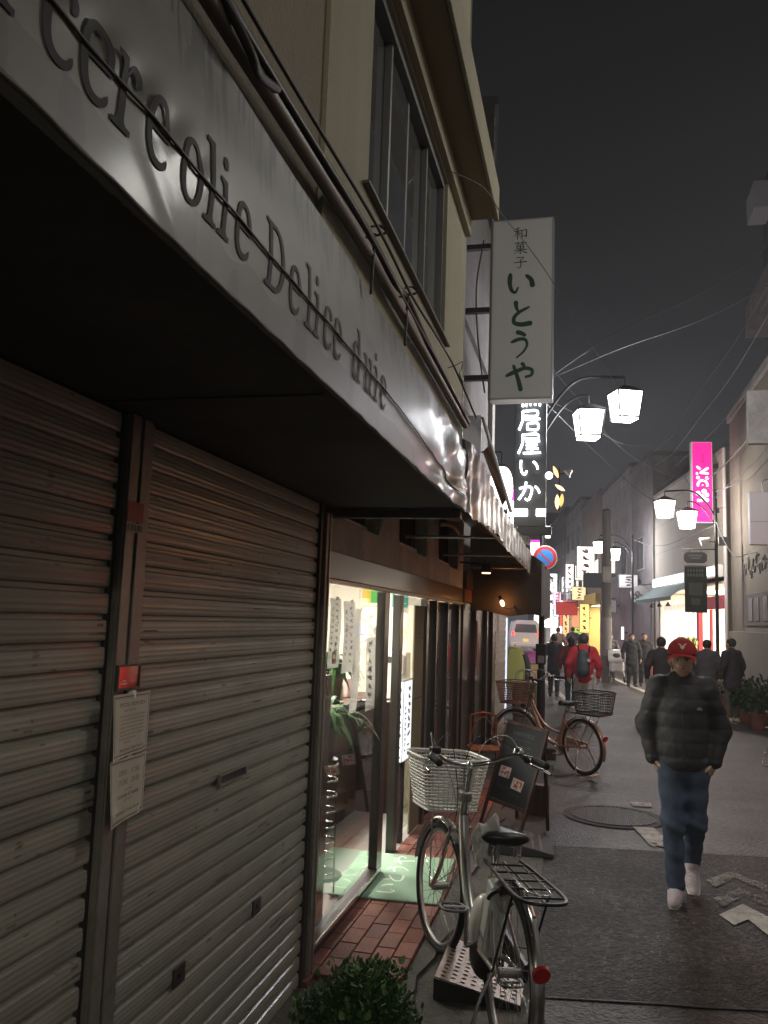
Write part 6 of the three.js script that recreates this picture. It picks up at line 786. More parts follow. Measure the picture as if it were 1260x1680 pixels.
// ------------------------------------------------------------------ kerb ramps
{
  const t = thing('kerb_ramp', 'perforated steel kerb ramp under the silver bicycle', 'ramp', [-0.48, 0, -4.30]);
  const W = 0.50, Dp = 0.40, s = new THREE.Shape(); s.moveTo(-Dp / 2, -W / 2); s.lineTo(Dp / 2, -W / 2); s.lineTo(Dp / 2, W / 2); s.lineTo(-Dp / 2, W / 2); s.closePath();
  for (let i = 0; i < 8; i++) for (let j = 0; j < 11; j++) { const x = -Dp / 2 + 0.035 + i * 0.047, y = -W / 2 + 0.032 + j * 0.0436 + (i % 2) * 0.01, h = new THREE.Path(); h.absellipse(x, y, 0.013, 0.0105, 0, Math.PI * 2, true); if (y < W / 2 - 0.02) s.holes.push(h); }
  const g = new THREE.ExtrudeGeometry(s, { depth: 0.004, bevelEnabled: false, curveSegments: 4 }); g.rotateX(-Math.PI / 2); g.rotateZ(-0.19); g.translate(0, 0.075, 0);
  part('tread_plate', g, mat([0.30, 0.24, 0.21], { metalness: 0.7, roughness: 0.45, map: rep(TX.grime, 4, 4) }), t);
  const side = new THREE.Shape(); side.moveTo(-Dp / 2, 0.01); side.lineTo(Dp / 2, 0.01); side.lineTo(Dp / 2, 0.034); side.lineTo(-Dp / 2, 0.108); side.closePath();
  for (const z of [-W / 2, W / 2 - 0.004]) part('side_cheek', new THREE.ExtrudeGeometry(side, { depth: 0.004, bevelEnabled: false }).translate(0, 0, z), M.black, t); part('under_box', bx(-Dp / 2 + 0.01, Dp / 2 - 0.01, 0.012, 0.02, -W / 2 + 0.01, W / 2 - 0.01), M.black, t);
  const r = thing('rubber_ramp', 'black rubber kerb ramp with a brown top lying on the gutter', 'ramp', [-0.50, 0.016, -6.85], 0.1); const q = new THREE.Shape(); q.moveTo(-0.2, 0); q.lineTo(0.24, 0); q.lineTo(0.24, 0.015); q.lineTo(-0.2, 0.105); q.closePath(); part('wedge', new THREE.ExtrudeGeometry(q, { depth: 0.5, bevelEnabled: true, bevelSize: 0.006, bevelThickness: 0.006, bevelSegments: 2 }).translate(0, 0.006, -0.25), M.rubber, r); for (let i = 0; i < 6; i++) part('grip_rib', bx(-0.16 + i * 0.06, -0.13 + i * 0.06, 0.09 - i * 0.0125, 0.108 - i * 0.0125, -0.23, 0.23, 0.004), mat([0.10, 0.055, 0.04], { roughness: 0.7 }), r);
}
// ------------------------------------------------------------------ chalkboard and chair in front of the eatery
{
  const t = thing('chalkboard_sign', 'black chalkboard A-frame with two food photos by the gutter', 'sign board', [-0.70, 0.022, -7.22], -0.66); t.scale.setScalar(1.02); t.rotation.z = -0.08;
  const tx = canvasTex(640, 960, (c, w, h) => { c.fillStyle = '#15171a'; c.fillRect(0, 0, w, h); for (let i = 0; i < 600; i++) { c.fillStyle = `rgba(200,200,200,${0.02 * rnd()})`; c.fillRect(rnd() * w, rnd() * h, 60 * rnd(), 8 * rnd()); } c.fillStyle = '#5a5f60'; c.font = 'bold 62px serif'; c.fillText('EASY STYLE', 110, 110); c.font = '46px serif'; c.fillStyle = '#4a4d52'; c.fillText('dinner & wine', 140, 175); for (let i = 0; i < 5; i++) { c.fillStyle = ['#77736b', '#6a5a5a', '#5f6a60'][i % 3]; c.font = '30px sans-serif'; c.fillText('--------  ' + (680 + i * 60), 330, 250 + i * 52); } c.fillStyle = '#6b4a46'; c.font = '40px serif'; c.fillText('today’s plate', 60, 800); c.fillStyle = '#54575c'; c.fillText('a la carte', 330, 860); });
  const lean = -0.30, B = new THREE.Group(); B.name = 'front_board'; B.rotation.x = lean; t.add(B);
  part('slate', bx(-0.20, 0.20, 0.24, 0.86, -0.008, 0.0), M.black, B); part('chalk_writing', new THREE.PlaneGeometry(0.39, 0.61).translate(0, 0.55, 0.002), mat([0.9, 0.9, 0.9], { map: tx, roughness: 0.6 }), B);
  for (const [a, b2, y0, y1] of [[-0.225, -0.201, 0, 0.89], [0.201, 0.225, 0, 0.89]]) part('frame_rail', bx(a, b2, y0, y1, -0.014, 0.008, 0.003), M.woodDark, B); part('frame_rail', bx(-0.2005, 0.2005, 0.861, 0.89, -0.014, 0.008, 0.003), M.woodDark, B); part('frame_rail', bx(-0.2005, 0.2005, 0.21, 0.239, -0.014, 0.008, 0.003), M.woodDark, B);
  const photo = (x, y, a, c0, c1) => { const q = canvasTex(128, 96, (c, w, h) => { c.fillStyle = '#cfc6c0'; c.fillRect(0, 0, w, h); for (let i = 0; i < 40; i++) { c.fillStyle = [c0, c1, '#e8dcd0'][i % 3]; c.beginPath(); c.arc(20 + rnd() * 90, 16 + rnd() * 66, 6 + rnd() * 9, 0, 7); c.fill(); } }); part('food_photo', new THREE.PlaneGeometry(0.12, 0.088).rotateZ(a).translate(x, y, 0.005), mat([0.85, 0.85, 0.85], { map: q, roughness: 0.4 }), B); }; photo(-0.10, 0.47, 0.0, '#a8485a', '#c07080'); photo(0.06, 0.40, -0.08, '#c06a40', '#a85038');
  const K = new THREE.Group(); K.name = 'rear_frame'; K.position.set(0, 0.845, -0.27); K.rotation.x = 0.16; t.add(K); for (const s of [-1, 1]) part('rear_leg', bx(s * 0.17 - 0.011, s * 0.17 + 0.011, -0.84, 0, -0.011, 0.011), M.woodDark, K);
  const sl = thing('slatted_crate', 'small brown slatted planter box behind the chalkboard', 'crate', [-0.44, 0.016, -8.05], -0.1); sl.scale.set(0.62, 0.8, 0.7); for (let i = 0; i < 6; i++) part('slat', bx(-0.17 + i * 0.058, -0.13 + i * 0.058, 0, 0.34, 0.1, 0.115, 0.003), M.woodDark, sl); part('box_back', bx(-0.18, 0.17, 0, 0.33, -0.1, 0.098), M.woodDark, sl);
  const ch = thing('wooden_chair', 'slim wooden chair lit orange beside the eatery door', 'chair', [-1.02, 0.022, -8.95], 0.3); ch.scale.setScalar(0.92); for (const [x, z] of [[-0.16, -0.16], [0.16, -0.16], [-0.16, 0.16], [0.16, 0.16]]) part('leg', rod([x, 0, z], [x * 0.92, z < 0 ? 0.80 : 0.44, z * 0.92], 0.014, 8), M.woodWarm, ch); part('seat', bx(-0.19, 0.19, 0.44, 0.465, -0.19, 0.19, 0.01), M.woodWarm, ch); part('back_rail', tube([[-0.15, 0.80, -0.147], [0, 0.83, -0.17], [0.15, 0.80, -0.147]], 0.013, 16, 8), M.woodWarm, ch); part('back_hoop', tube([[-0.15, 0.5, -0.15], [-0.08, 0.72, -0.16], [0, 0.78, -0.165], [0.08, 0.72, -0.16], [0.15, 0.5, -0.15]], 0.008, 24, 6), M.woodWarm, ch); for (const y of [0.2, 0.27]) part('stretcher', rod([-0.155, y, 0.155], [0.155, y, 0.155], 0.008, 6), M.woodWarm, ch);
}
// ------------------------------------------------------------------ odds and ends in front of the clapboard wall
{
  const y = thing('hanging_jacket', 'yellow-green jacket hanging on a stand beyond the clapboard wall', 'jacket', [-1.22, 0, -15.0]); part('jacket_body', sheet(28, 20, (u, v) => { const a = u * Math.PI * 2, w = mix(0.20, 0.13, sstep(0.6, 1, v)) + 0.02 * Math.sin(a * 5 + v * 4), d = 0.10 + 0.012 * Math.sin(a * 3); return [w * Math.cos(a), mix(0.62, 1.30, v), d * Math.sin(a), u, v]; }), mat([0.40, 0.42, 0.12], { roughness: 0.7, side: THREE.DoubleSide }), y); part('stand_pole', rod([0, 0, 0], [0, 1.36, 0], 0.014, 8), M.iron, y); part('stand_foot', new THREE.CylinderGeometry(0.16, 0.17, 0.02, 20).translate(0, 0.01, 0), M.iron, y); part('sleeve', tube([[0.17, 1.2, 0], [0.23, 1.0, 0.02], [0.22, 0.75, 0.03]], 0.05, 16, 10), mat([0.05, 0.05, 0.06], { roughness: 0.7 }), y); part('collar', new THREE.TorusGeometry(0.07, 0.03, 8, 20).rotateX(Math.PI / 2).translate(0, 1.31, 0), mat([0.45, 0.46, 0.2], { roughness: 0.7 }), y);
  const b = thing('storage_bin', 'beige plastic bin with a pink lid beyond the yellow-green jacket', 'bin', [-1.0, 0, -16.2]); part('bin_body', new THREE.CylinderGeometry(0.19, 0.16, 0.72, 22).translate(0, 0.63, 0), mat([0.62, 0.45, 0.24], { roughness: 0.55 }), b); part('lid', new THREE.SphereGeometry(0.23, 22, 10, 0, 6.3, 0, 1.5).translate(0, 1.0, 0), mat([0.5, 0.10, 0.32], { roughness: 0.5 }), b); part('bin_stand', new THREE.CylinderGeometry(0.15, 0.17, 0.27, 18).translate(0, 0.135, 0), M.black, b);
  const g = thing('olive_trolley', 'olive canvas shopping trolley beside the copper bicycle', 'trolley', [-0.90, 0, -12.95]); part('canvas_bag', (() => { const q = new RoundedBoxGeometry(0.36, 0.5, 0.28, 4, 0.06), p = q.attributes.position; for (let i = 0; i < p.count; i++) p.setX(i, p.getX(i) * (1 + 0.15 * n3(p.getY(i) * 6, p.getZ(i) * 6, 3))); q.computeVertexNormals(); return q.translate(0, 0.60, 0); })(), mat([0.12, 0.12, 0.045], { roughness: 0.85 }), g); part('bag_rim', bx(-0.19, 0.19, 0.84, 0.885, -0.15, 0.15, 0.02), mat([0.5, 0.48, 0.35], { roughness: 0.7 }), g); part('handle', tube([[-0.12, 0.3, -0.16], [-0.12, 1.0, -0.2], [0.12, 1.0, -0.2], [0.12, 0.3, -0.16]], 0.01, 40, 6), M.steel, g); for (const x of [-0.16, 0.16]) part('wheel', new THREE.TorusGeometry(0.07, 0.02, 8, 20).rotateY(Math.PI / 2).translate(x, 0.09, -0.1), M.rubber, g); part('axle_frame', bx(-0.15, 0.15, 0.08, 0.36, -0.11, -0.09), M.steel, g); part('front_foot', bx(-0.1, 0.1, 0.0, 0.36, 0.09, 0.11), M.steel, g);
}
// ------------------------------------------------------------------ shrub in a pot at the foot of the shutter
{
  const t = thing('potted_shrub', 'round leafy shrub with pale leaf tips at the foot of the shutter', 'shrub', [-0.87, 0.012, -3.36]); t.scale.setScalar(0.88);
  part('pot', new THREE.LatheGeometry([[0, 0], [0.15, 0], [0.20, 0.16], [0.215, 0.16], [0.215, 0.185], [0.18, 0.185], [0.175, 0.15], [0, 0.15]].map(([a, c]) => new THREE.Vector2(a, c)), 28), mat([0.16, 0.07, 0.045], { roughness: 0.8, map: rep(TX.grime, 3, 3) }), t);
  const lg = (() => { const s = sheet(2, 4, (u, v) => { const w = 0.72 * Math.sin(Math.PI * Math.pow(v, 0.75)); return [(u - 0.5) * w, v, 0.10 * Math.abs(u - 0.5) * 2 - 0.22 * v * v, u, v]; }); return s; })();
  // leaves grow on a dozen leaning sprigs of different length, so the outline is uneven
  const sprigs = []; for (let i = 0; i < 20; i++) { const a = i * 2.4 + rr(-0.4, 0.4), r = i < 4 ? rr(0, 0.08) : rr(0.12, 0.20); sprigs.push([r * Math.cos(a), rr(0.22, 0.32) - r * 0.35 + (i % 5 === 0 ? 0.04 : 0), r * Math.sin(a), rr(0.09, 0.135)]); }
  const mk = (cols, n, big) => { const gs = cols.map(() => []); for (let i = 0; i < n; i++) { const sp = sprigs[i % sprigs.length], th = rnd() * Math.PI * 2, cz = rr(-0.7, 1), q = Math.sqrt(1 - Math.min(1, cz * cz)), r = sp[3] * (big ? rr(0.95, 1.2) : Math.pow(rnd(), 0.4) * (rnd() < 0.05 ? 1.4 : 1.05)), x = sp[0] + r * q * Math.cos(th), z = sp[2] + r * q * Math.sin(th), y = sp[1] + r * cz * 0.9; const g = lg.clone(), s = (big ? 0.036 : 0.029) * rr(0.55, 1.3); g.scale(s, s, s); g.rotateX(rr(0.1, 1.7)); g.rotateY(Math.atan2(x, z) + rr(-1.3, 1.3)); g.rotateZ(rr(-0.6, 0.6)); g.translate(x, y, z); gs[Math.floor(rnd() * cols.length)].push(g); } cols.forEach((c, k) => { part('foliage', gs[k], mat(c, { phys: true, roughness: 0.55, map: TX.leaf, transmission: 0.15, side: THREE.DoubleSide }), t).userData.kind = 'stuff'; }); };
  mk([[0.12, 0.19, 0.075], [0.17, 0.24, 0.10], [0.09, 0.15, 0.065]], 5600, false); mk([[0.40, 0.44, 0.32], [0.52, 0.54, 0.44]], 260, true);
  const tw = []; for (let i = 0; i < 40; i++) { const a = rnd() * 6.28, e = rr(0.2, 1.4), L = rr(0.15, 0.26); tw.push(rod([0, 0.15, 0], [L * Math.cos(a) * Math.cos(e), 0.15 + L * Math.sin(e), L * Math.sin(a) * Math.cos(e)], 0.004, 4, 0.002)); } part('twigs', tw, M.woodDark, t).userData.kind = 'stuff';
}
// ------------------------------------------------------------------ people: distance fields meshed by surface nets
function netMesh(fn, lo, hi, cell) {
  const nx = Math.ceil((hi[0] - lo[0]) / cell) + 1, ny = Math.ceil((hi[1] - lo[1]) / cell) + 1, nz = Math.ceil((hi[2] - lo[2]) / cell) + 1, F = new Float32Array(nx * ny * nz);
  for (let k = 0, q = 0; k < nz; k++) for (let j = 0; j < ny; j++) for (let i = 0; i < nx; i++, q++) F[q] = fn(lo[0] + i * cell, lo[1] + j * cell, lo[2] + k * cell);
  const id = new Int32Array(nx * ny * nz).fill(-1), pos = [], nor = [], idx = [], sx = 1, sy = nx, sz = nx * ny, off = [0, sx, sy, sx + sy, sz, sx + sz, sy + sz, sx + sy + sz];
  const E = [[0, 1], [2, 3], [4, 5], [6, 7], [0, 2], [1, 3], [4, 6], [5, 7], [0, 4], [1, 5], [2, 6], [3, 7]];
  for (let k = 0; k < nz - 1; k++) for (let j = 0; j < ny - 1; j++) for (let i = 0; i < nx - 1; i++) {
    const b = i + j * sy + k * sz; let m = 0; for (let c = 0; c < 8; c++) if (F[b + off[c]] < 0) m |= 1 << c; if (m === 0 || m === 255) continue;
    let px = 0, py = 0, pz = 0, n = 0; for (const [a, c] of E) { const fa = F[b + off[a]], fc = F[b + off[c]]; if ((fa < 0) === (fc < 0)) continue; const t = fa / (fa - fc); px += mix(a & 1, c & 1, t); py += mix((a >> 1) & 1, (c >> 1) & 1, t); pz += mix(a >> 2, c >> 2, t); n++; }
    const x = lo[0] + (i + px / n) * cell, y = lo[1] + (j + py / n) * cell, z = lo[2] + (k + pz / n) * cell; id[b] = pos.length / 3; pos.push(x, y, z);
    const e = cell * 0.6, gx = fn(x + e, y, z) - fn(x - e, y, z), gy = fn(x, y + e, z) - fn(x, y - e, z), gz = fn(x, y, z + e) - fn(x, y, z - e), L = Math.hypot(gx, gy, gz) || 1; nor.push(gx / L, gy / L, gz / L);
  }
  const quad = (a, b, c, d, flip) => { if (a < 0 || b < 0 || c < 0 || d < 0) return; if (flip) idx.push(a, c, b, a, d, c); else idx.push(a, b, c, a, c, d); };
  for (let k = 1; k < nz - 1; k++) for (let j = 1; j < ny - 1; j++) for (let i = 1; i < nx - 1; i++) { const b = i + j * sy + k * sz, f0 = F[b] < 0; if (f0 !== (F[b + sx] < 0)) quad(id[b - sy - sz], id[b - sz], id[b], id[b - sy], !f0); if (f0 !== (F[b + sy] < 0)) quad(id[b - sx - sz], id[b - sx], id[b], id[b - sz], !f0); if (f0 !== (F[b + sz] < 0)) quad(id[b - sx - sy], id[b - sy], id[b], id[b - sx], !f0); }
  const g = new THREE.BufferGeometry(); g.setAttribute('position', new THREE.Float32BufferAttribute(pos, 3)); g.setAttribute('normal', new THREE.Float32BufferAttribute(nor, 3)); g.setIndex(idx);
  const uv = new Float32Array(pos.length / 3 * 2); for (let i = 0; i < uv.length / 2; i++) { uv[2 * i] = pos[3 * i] + 0.6 * pos[3 * i + 2]; uv[2 * i + 1] = pos[3 * i + 1]; } g.setAttribute('uv', new THREE.BufferAttribute(uv, 2)); return g;
}
const smin = (a, b, k) => { const h = Math.max(k - Math.abs(a - b), 0) / k; return Math.min(a, b) - h * h * k * 0.25; };
// tapered capsule; fz stretches depth (z) so that bodies are flatter than wide
function cap(a, b, ra, rb, fz = 1) { const bx_ = b[0] - a[0], by = b[1] - a[1], bz = (b[2] - a[2]) * fz, L = bx_ * bx_ + by * by + bz * bz || 1e-9; return (x, y, z) => { const dx = x - a[0], dy = y - a[1], dz = (z - a[2]) * fz, t = clamp((dx * bx_ + dy * by + dz * bz) / L, 0, 1), ex = dx - t * bx_, ey = dy - t * by, ez = dz - t * bz; return (Math.sqrt(ex * ex + ey * ey + ez * ez) - (ra + (rb - ra) * t)) / Math.max(1, fz * 0.85); }; }
const ell = (c, r) => (x, y, z) => { const k0 = Math.hypot((x - c[0]) / r[0], (y - c[1]) / r[1], (z - c[2]) / r[2]); return (k0 - 1) * Math.min(r[0], r[1], r[2]); };
const union = (k, ...f) => (x, y, z) => { let d = f[0](x, y, z); for (let i = 1; i < f.length; i++) d = smin(d, f[i](x, y, z), k); return d; };
function headField(c) { // head centred on c, facing +z, about 0.22 m tall
  const [X, Y, Z] = c, q = (x, y, z) => [X + x, Y + y, Z + z];
  const f = [ell(q(0, 0.025, -0.008), [0.074, 0.088, 0.092]), ell(q(0, -0.04, 0.026), [0.056, 0.068, 0.064]), ell(q(0, -0.088, 0.054), [0.027, 0.022, 0.024]), cap(q(0, 0.012, 0.082), q(0, -0.032, 0.106), 0.009, 0.0145), ell(q(0, -0.034, 0.098), [0.019, 0.011, 0.014]), cap(q(-0.042, 0.022, 0.074), q(0.042, 0.022, 0.074), 0.011, 0.011), ell(q(-0.036, -0.030, 0.062), [0.026, 0.024, 0.022]), ell(q(0.036, -0.030, 0.062), [0.026, 0.024, 0.022]), cap(q(-0.019, -0.062, 0.086), q(0.019, -0.062, 0.086), 0.007, 0.007)];
  const base = union(0.022, ...f), ears = (x, y, z) => Math.min(ell(q(-0.077, -0.012, -0.006), [0.012, 0.030, 0.019])(x, y, z), ell(q(0.077, -0.012, -0.006), [0.012, 0.030, 0.019])(x, y, z));
  const eyeL = ell(q(-0.031, 0.002, 0.088), [0.017, 0.010, 0.012]), eyeR = ell(q(0.031, 0.002, 0.088), [0.017, 0.010, 0.012]), mouth = cap(q(-0.022, -0.0625, 0.097), q(0.022, -0.0625, 0.097), 0.0030, 0.0030), neck = cap(q(0, -0.06, -0.018), q(0, -0.17, -0.03), 0.052, 0.056);
  return (x, y, z) => { let d = smin(base(x, y, z), ears(x, y, z), 0.012); d = smin(d, neck(x, y, z), 0.03); d = Math.max(d, -eyeL(x, y, z) * 0.6); d = Math.max(d, -eyeR(x, y, z) * 0.6); return Math.max(d, -mouth(x, y, z)); };
}
function handField(w, dir, side, curl) { // wrist point, unit direction of the hand, thumb side (world x sign), finger curl towards +z
  const up = V(...dir).normalize(), lat = V(0, 0, 1), fw = V(side, 0, 0); const P3 = (l, a, f) => [w[0] + up.x * l + lat.x * a + fw.x * f, w[1] + up.y * l + lat.y * a + fw.y * f, w[2] + up.z * l + lat.z * a + fw.z * f];
  const f = [cap(P3(0, 0, 0), P3(0.075, 0.0, 0), 0.026, 0.030, 0.9)];
  [[0.030, 0.070, 1], [0.011, 0.078, 1], [-0.009, 0.073, 1], [-0.028, 0.058, 0.9]].forEach(([a, L, s]) => { const k0 = P3(0.078, a, 0), k1 = P3(0.078 + L * 0.52, a * 1.06, 0.010 * curl), k2 = P3(0.078 + L * 0.86, a * 1.06, 0.028 * curl), k3 = P3(0.078 + L, a * 1.05, 0.046 * curl); f.push(cap(k0, k1, 0.0092 * s, 0.0086 * s), cap(k1, k2, 0.0086 * s, 0.0080 * s), cap(k2, k3, 0.0080 * s, 0.0070 * s)); });
  const t0 = P3(0.018, 0.028, 0.008), t1 = P3(0.052, 0.050, 0.020), t2 = P3(0.082, 0.052, 0.032); f.push(cap(t0, t1, 0.0125, 0.0105), cap(t1, t2, 0.0105, 0.0082));
  return union(0.009, ...f);
}
// builds a person of 1.66 m facing local +z; o holds pose and clothes
function person(label, pos, turn, o) {
  const t = thing('person', label, 'person', pos, turn, o.group); const S = o.h ? o.h / 1.66 : 1; t.scale.setScalar(S);
  const c = o.cell ?? 0.022, hip = 0.86, lean = o.lean ?? 0, sh = [o.shoulder ?? 0.175, 1.345, lean * 0.9];
  const L = o.legs ?? { l: [[0.09, 0.47, 0.05], [0.10, 0.085, 0.0]], r: [[-0.09, 0.47, 0.03], [-0.10, 0.085, -0.02]] }, A = o.arms ?? { l: [[0.27, 1.10, -0.03], [0.27, 0.86, 0.05]], r: [[-0.27, 1.10, -0.03], [-0.27, 0.86, 0.05]] };
  const headC = [o.headX ?? 0, 1.53, 0.02 + lean];
  // body: one continuous skin surface from head to feet, most of it under clothes
  const core = union(0.05, cap([0, 0.9, 0], [0, 1.30, lean * 0.8], 0.11, 0.12, 1.4), cap([-0.13, 1.34, lean * 0.9], [0.13, 1.34, lean * 0.9], 0.05, 0.05), cap([sh[0] - 0.02, sh[1], sh[2]], A.l[0], 0.04, 0.034), cap(A.l[0], A.l[1], 0.034, 0.026), cap([-sh[0] + 0.02, sh[1], sh[2]], A.r[0], 0.04, 0.034), cap(A.r[0], A.r[1], 0.034, 0.026), cap([0.08, hip, 0], L.l[0], 0.065, 0.045), cap(L.l[0], L.l[1], 0.045, 0.035), cap([-0.08, hip, 0], L.r[0], 0.065, 0.045), cap(L.r[0], L.r[1], 0.045, 0.035), cap([0, 1.40, lean], [0, 1.36, lean * 0.9], 0.05, 0.06));
  const gs = [netMesh(core, [-0.42, 0.03, -0.34], [0.42, 1.42, 0.40], 0.022)], hf = headField(headC);
  gs.push(netMesh(hf, [headC[0] - 0.11, headC[1] - 0.19, headC[2] - 0.13], [headC[0] + 0.11, headC[1] + 0.14, headC[2] + 0.14], o.fine ? 0.004 : 0.010));
  if (o.hands !== false) for (const s of [1, -1]) { const a = s > 0 ? A.l : A.r, d = V(a[1][0] - a[0][0], a[1][1] - a[0][1], a[1][2] - a[0][2]).normalize(); if (o.handDir) d.set(s * o.handDir[0], o.handDir[1], o.handDir[2]).normalize(); const h = handField(a[1], [d.x, d.y, d.z], -s, o.handDir ? 0.3 : 1); gs.push(netMesh(h, [a[1][0] - 0.1, a[1][1] - 0.2, a[1][2] - 0.1], [a[1][0] + 0.1, a[1][1] + 0.06, a[1][2] + 0.16], o.fine ? 0.0045 : 0.009)); }
  part('body', gs, mat(o.skin ?? [0.42, 0.26, 0.19], { roughness: 0.55 }), t);
  if (o.fine) { for (const s of [-1, 1]) { part('eye', ell_mesh([headC[0] + s * 0.031, headC[1] + 0.001, headC[2] + 0.0765], [0.0125, 0.0065, 0.011]), mat([0.6, 0.58, 0.54], { roughness: 0.25 }), t); part('iris', ell_mesh([headC[0] + s * 0.031, headC[1] + 0.0005, headC[2] + 0.0868], [0.0055, 0.0055, 0.002]), mat([0.02, 0.013, 0.01], { roughness: 0.2 }), t); part('eyebrow', tube([[headC[0] + s * 0.014, headC[1] + 0.024, headC[2] + 0.089], [headC[0] + s * 0.032, headC[1] + 0.028, headC[2] + 0.086], [headC[0] + s * 0.05, headC[1] + 0.022, headC[2] + 0.075]], 0.0038, 12, 6), mat([0.02, 0.017, 0.015], { roughness: 0.9 }), t); } part('lips', [tube([[headC[0] - 0.021, headC[1] - 0.062, headC[2] + 0.087], [headC[0], headC[1] - 0.059, headC[2] + 0.0955], [headC[0] + 0.021, headC[1] - 0.062, headC[2] + 0.087]], 0.0036, 14, 6)], mat([0.33, 0.15, 0.12], { roughness: 0.5 }), t); }
  // trousers
  const tr = o.trousers ?? [0.04, 0.04, 0.045], tw = o.legWide ?? 1, fold = (x, y, z) => 0.006 * Math.sin(y * 62 + x * 20 + 2 * Math.sin(z * 30)) * sstep(0.30, 0.10, y) + 0.004 * Math.sin(y * 44 + z * 22 + x * 9) + 0.006 * n3(x * 14, y * 9, z * 14) + 0.006 * Math.sin(y * 70 + x * 40) * Math.exp(-Math.pow((y - 0.47) / 0.05, 2));
  const tf = union(0.05, cap([0, 0.90, 0.0], [0, 0.84, 0], 0.135, 0.135, 1.28), cap([0.085, hip, 0], L.l[0], 0.092 * tw, 0.070 * tw), cap(L.l[0], [mix(L.l[0][0], L.l[1][0], 0.96), mix(L.l[0][1], L.l[1][1], 0.96), mix(L.l[0][2], L.l[1][2], 0.96)], 0.070 * tw, 0.062 * tw), cap([-0.085, hip, 0], L.r[0], 0.092 * tw, 0.070 * tw), cap(L.r[0], [mix(L.r[0][0], L.r[1][0], 0.96), mix(L.r[0][1], L.r[1][1], 0.96), mix(L.r[0][2], L.r[1][2], 0.96)], 0.070 * tw, 0.062 * tw));
  part('trousers', netMesh((x, y, z) => Math.max(tf(x, y, z) + fold(x, y, z), y - 0.98), [-0.32, 0.0, -0.40], [0.32, 1.0, 0.42], o.fine ? 0.011 : c), mat(tr, { roughness: 0.85, map: o.fine ? rep(TX.grime, 4, 4) : null, bumpMap: rep(TX.fine, 6, 6), bumpScale: 0.002 }), t);
  // coat: with quilted bulges when padded
  const hem = o.hem ?? 0.80, puff = o.puff ?? 0, w = o.coatWide ?? 1;
  const torso = union(0.06, cap([0, 0.88, 0.0], [0, 1.22, lean * 0.75], 0.165 * w, 0.172 * w, 1.25), cap([-0.13, 1.335, lean * 0.9], [0.13, 1.335, lean * 0.9], 0.078, 0.078, 1.0), o.hem < 0.7 ? cap([0, o.hem + 0.1, 0], [0, 0.9, 0], 0.185 * w, 0.16 * w, 1.2) : cap([0, 0.9, 0], [0, 1.0, 0], 0.1, 0.1), cap([0, 1.36, lean], [0, 1.43, lean + 0.012], 0.078, 0.070, 1.0));
  const arm = (s, a) => { const S0 = [s * sh[0], sh[1] - 0.01, sh[2]]; const f1 = cap(S0, a[0], 0.079 + puff * 0.5, 0.066 + puff * 0.5), f2 = cap(a[0], [mix(a[0][0], a[1][0], 0.97), mix(a[0][1], a[1][1], 0.97), mix(a[0][2], a[1][2], 0.97)], 0.066 + puff * 0.5, 0.046 + puff * 0.3); return (x, y, z) => smin(f1(x, y, z), f2(x, y, z), 0.03); };
  const al = arm(1, A.l), ar = arm(-1, A.r);
  const quilt = puff ? (x, y, z) => -puff * Math.pow(Math.abs(Math.sin((y - 0.80) * Math.PI / 0.095)), 0.55) + puff * 0.6 + 0.006 * n3(x * 14, y * 14, z * 14) * 2 : (x, y, z) => 0.007 * Math.sin(y * 33 + x * 17 + 2 * Math.sin(z * 19 + x * 8)) * 0.7;
  const cf = (x, y, z) => { let d = smin(torso(x, y, z), smin(al(x, y, z), ar(x, y, z), 0.01), 0.035) + quilt(x, y, z); const hemY = hem + (puff ? 0.0 : 0.008 * Math.sin(x * 30)); if (Math.abs(x) < 0.26 || y < hem - 0.25) { const inside = torso(x, y, z) < Math.min(al(x, y, z), ar(x, y, z)) + 0.02; if (inside) d = Math.max(d, hemY - y); } return Math.max(d, y - (1.455 + 0.02 * (z < lean ? 1 : 0))); };
  part('jacket', netMesh(cf, [-0.46, Math.min(hem, 0.74) - 0.03, -0.36], [0.46, 1.50, 0.42], o.fine ? 0.0095 : c), mat(o.coat, { phys: !!puff, roughness: o.coatRough ?? 0.8, bumpMap: rep(TX.fine, 5, 5), bumpScale: 0.0015, side: THREE.DoubleSide }), t);
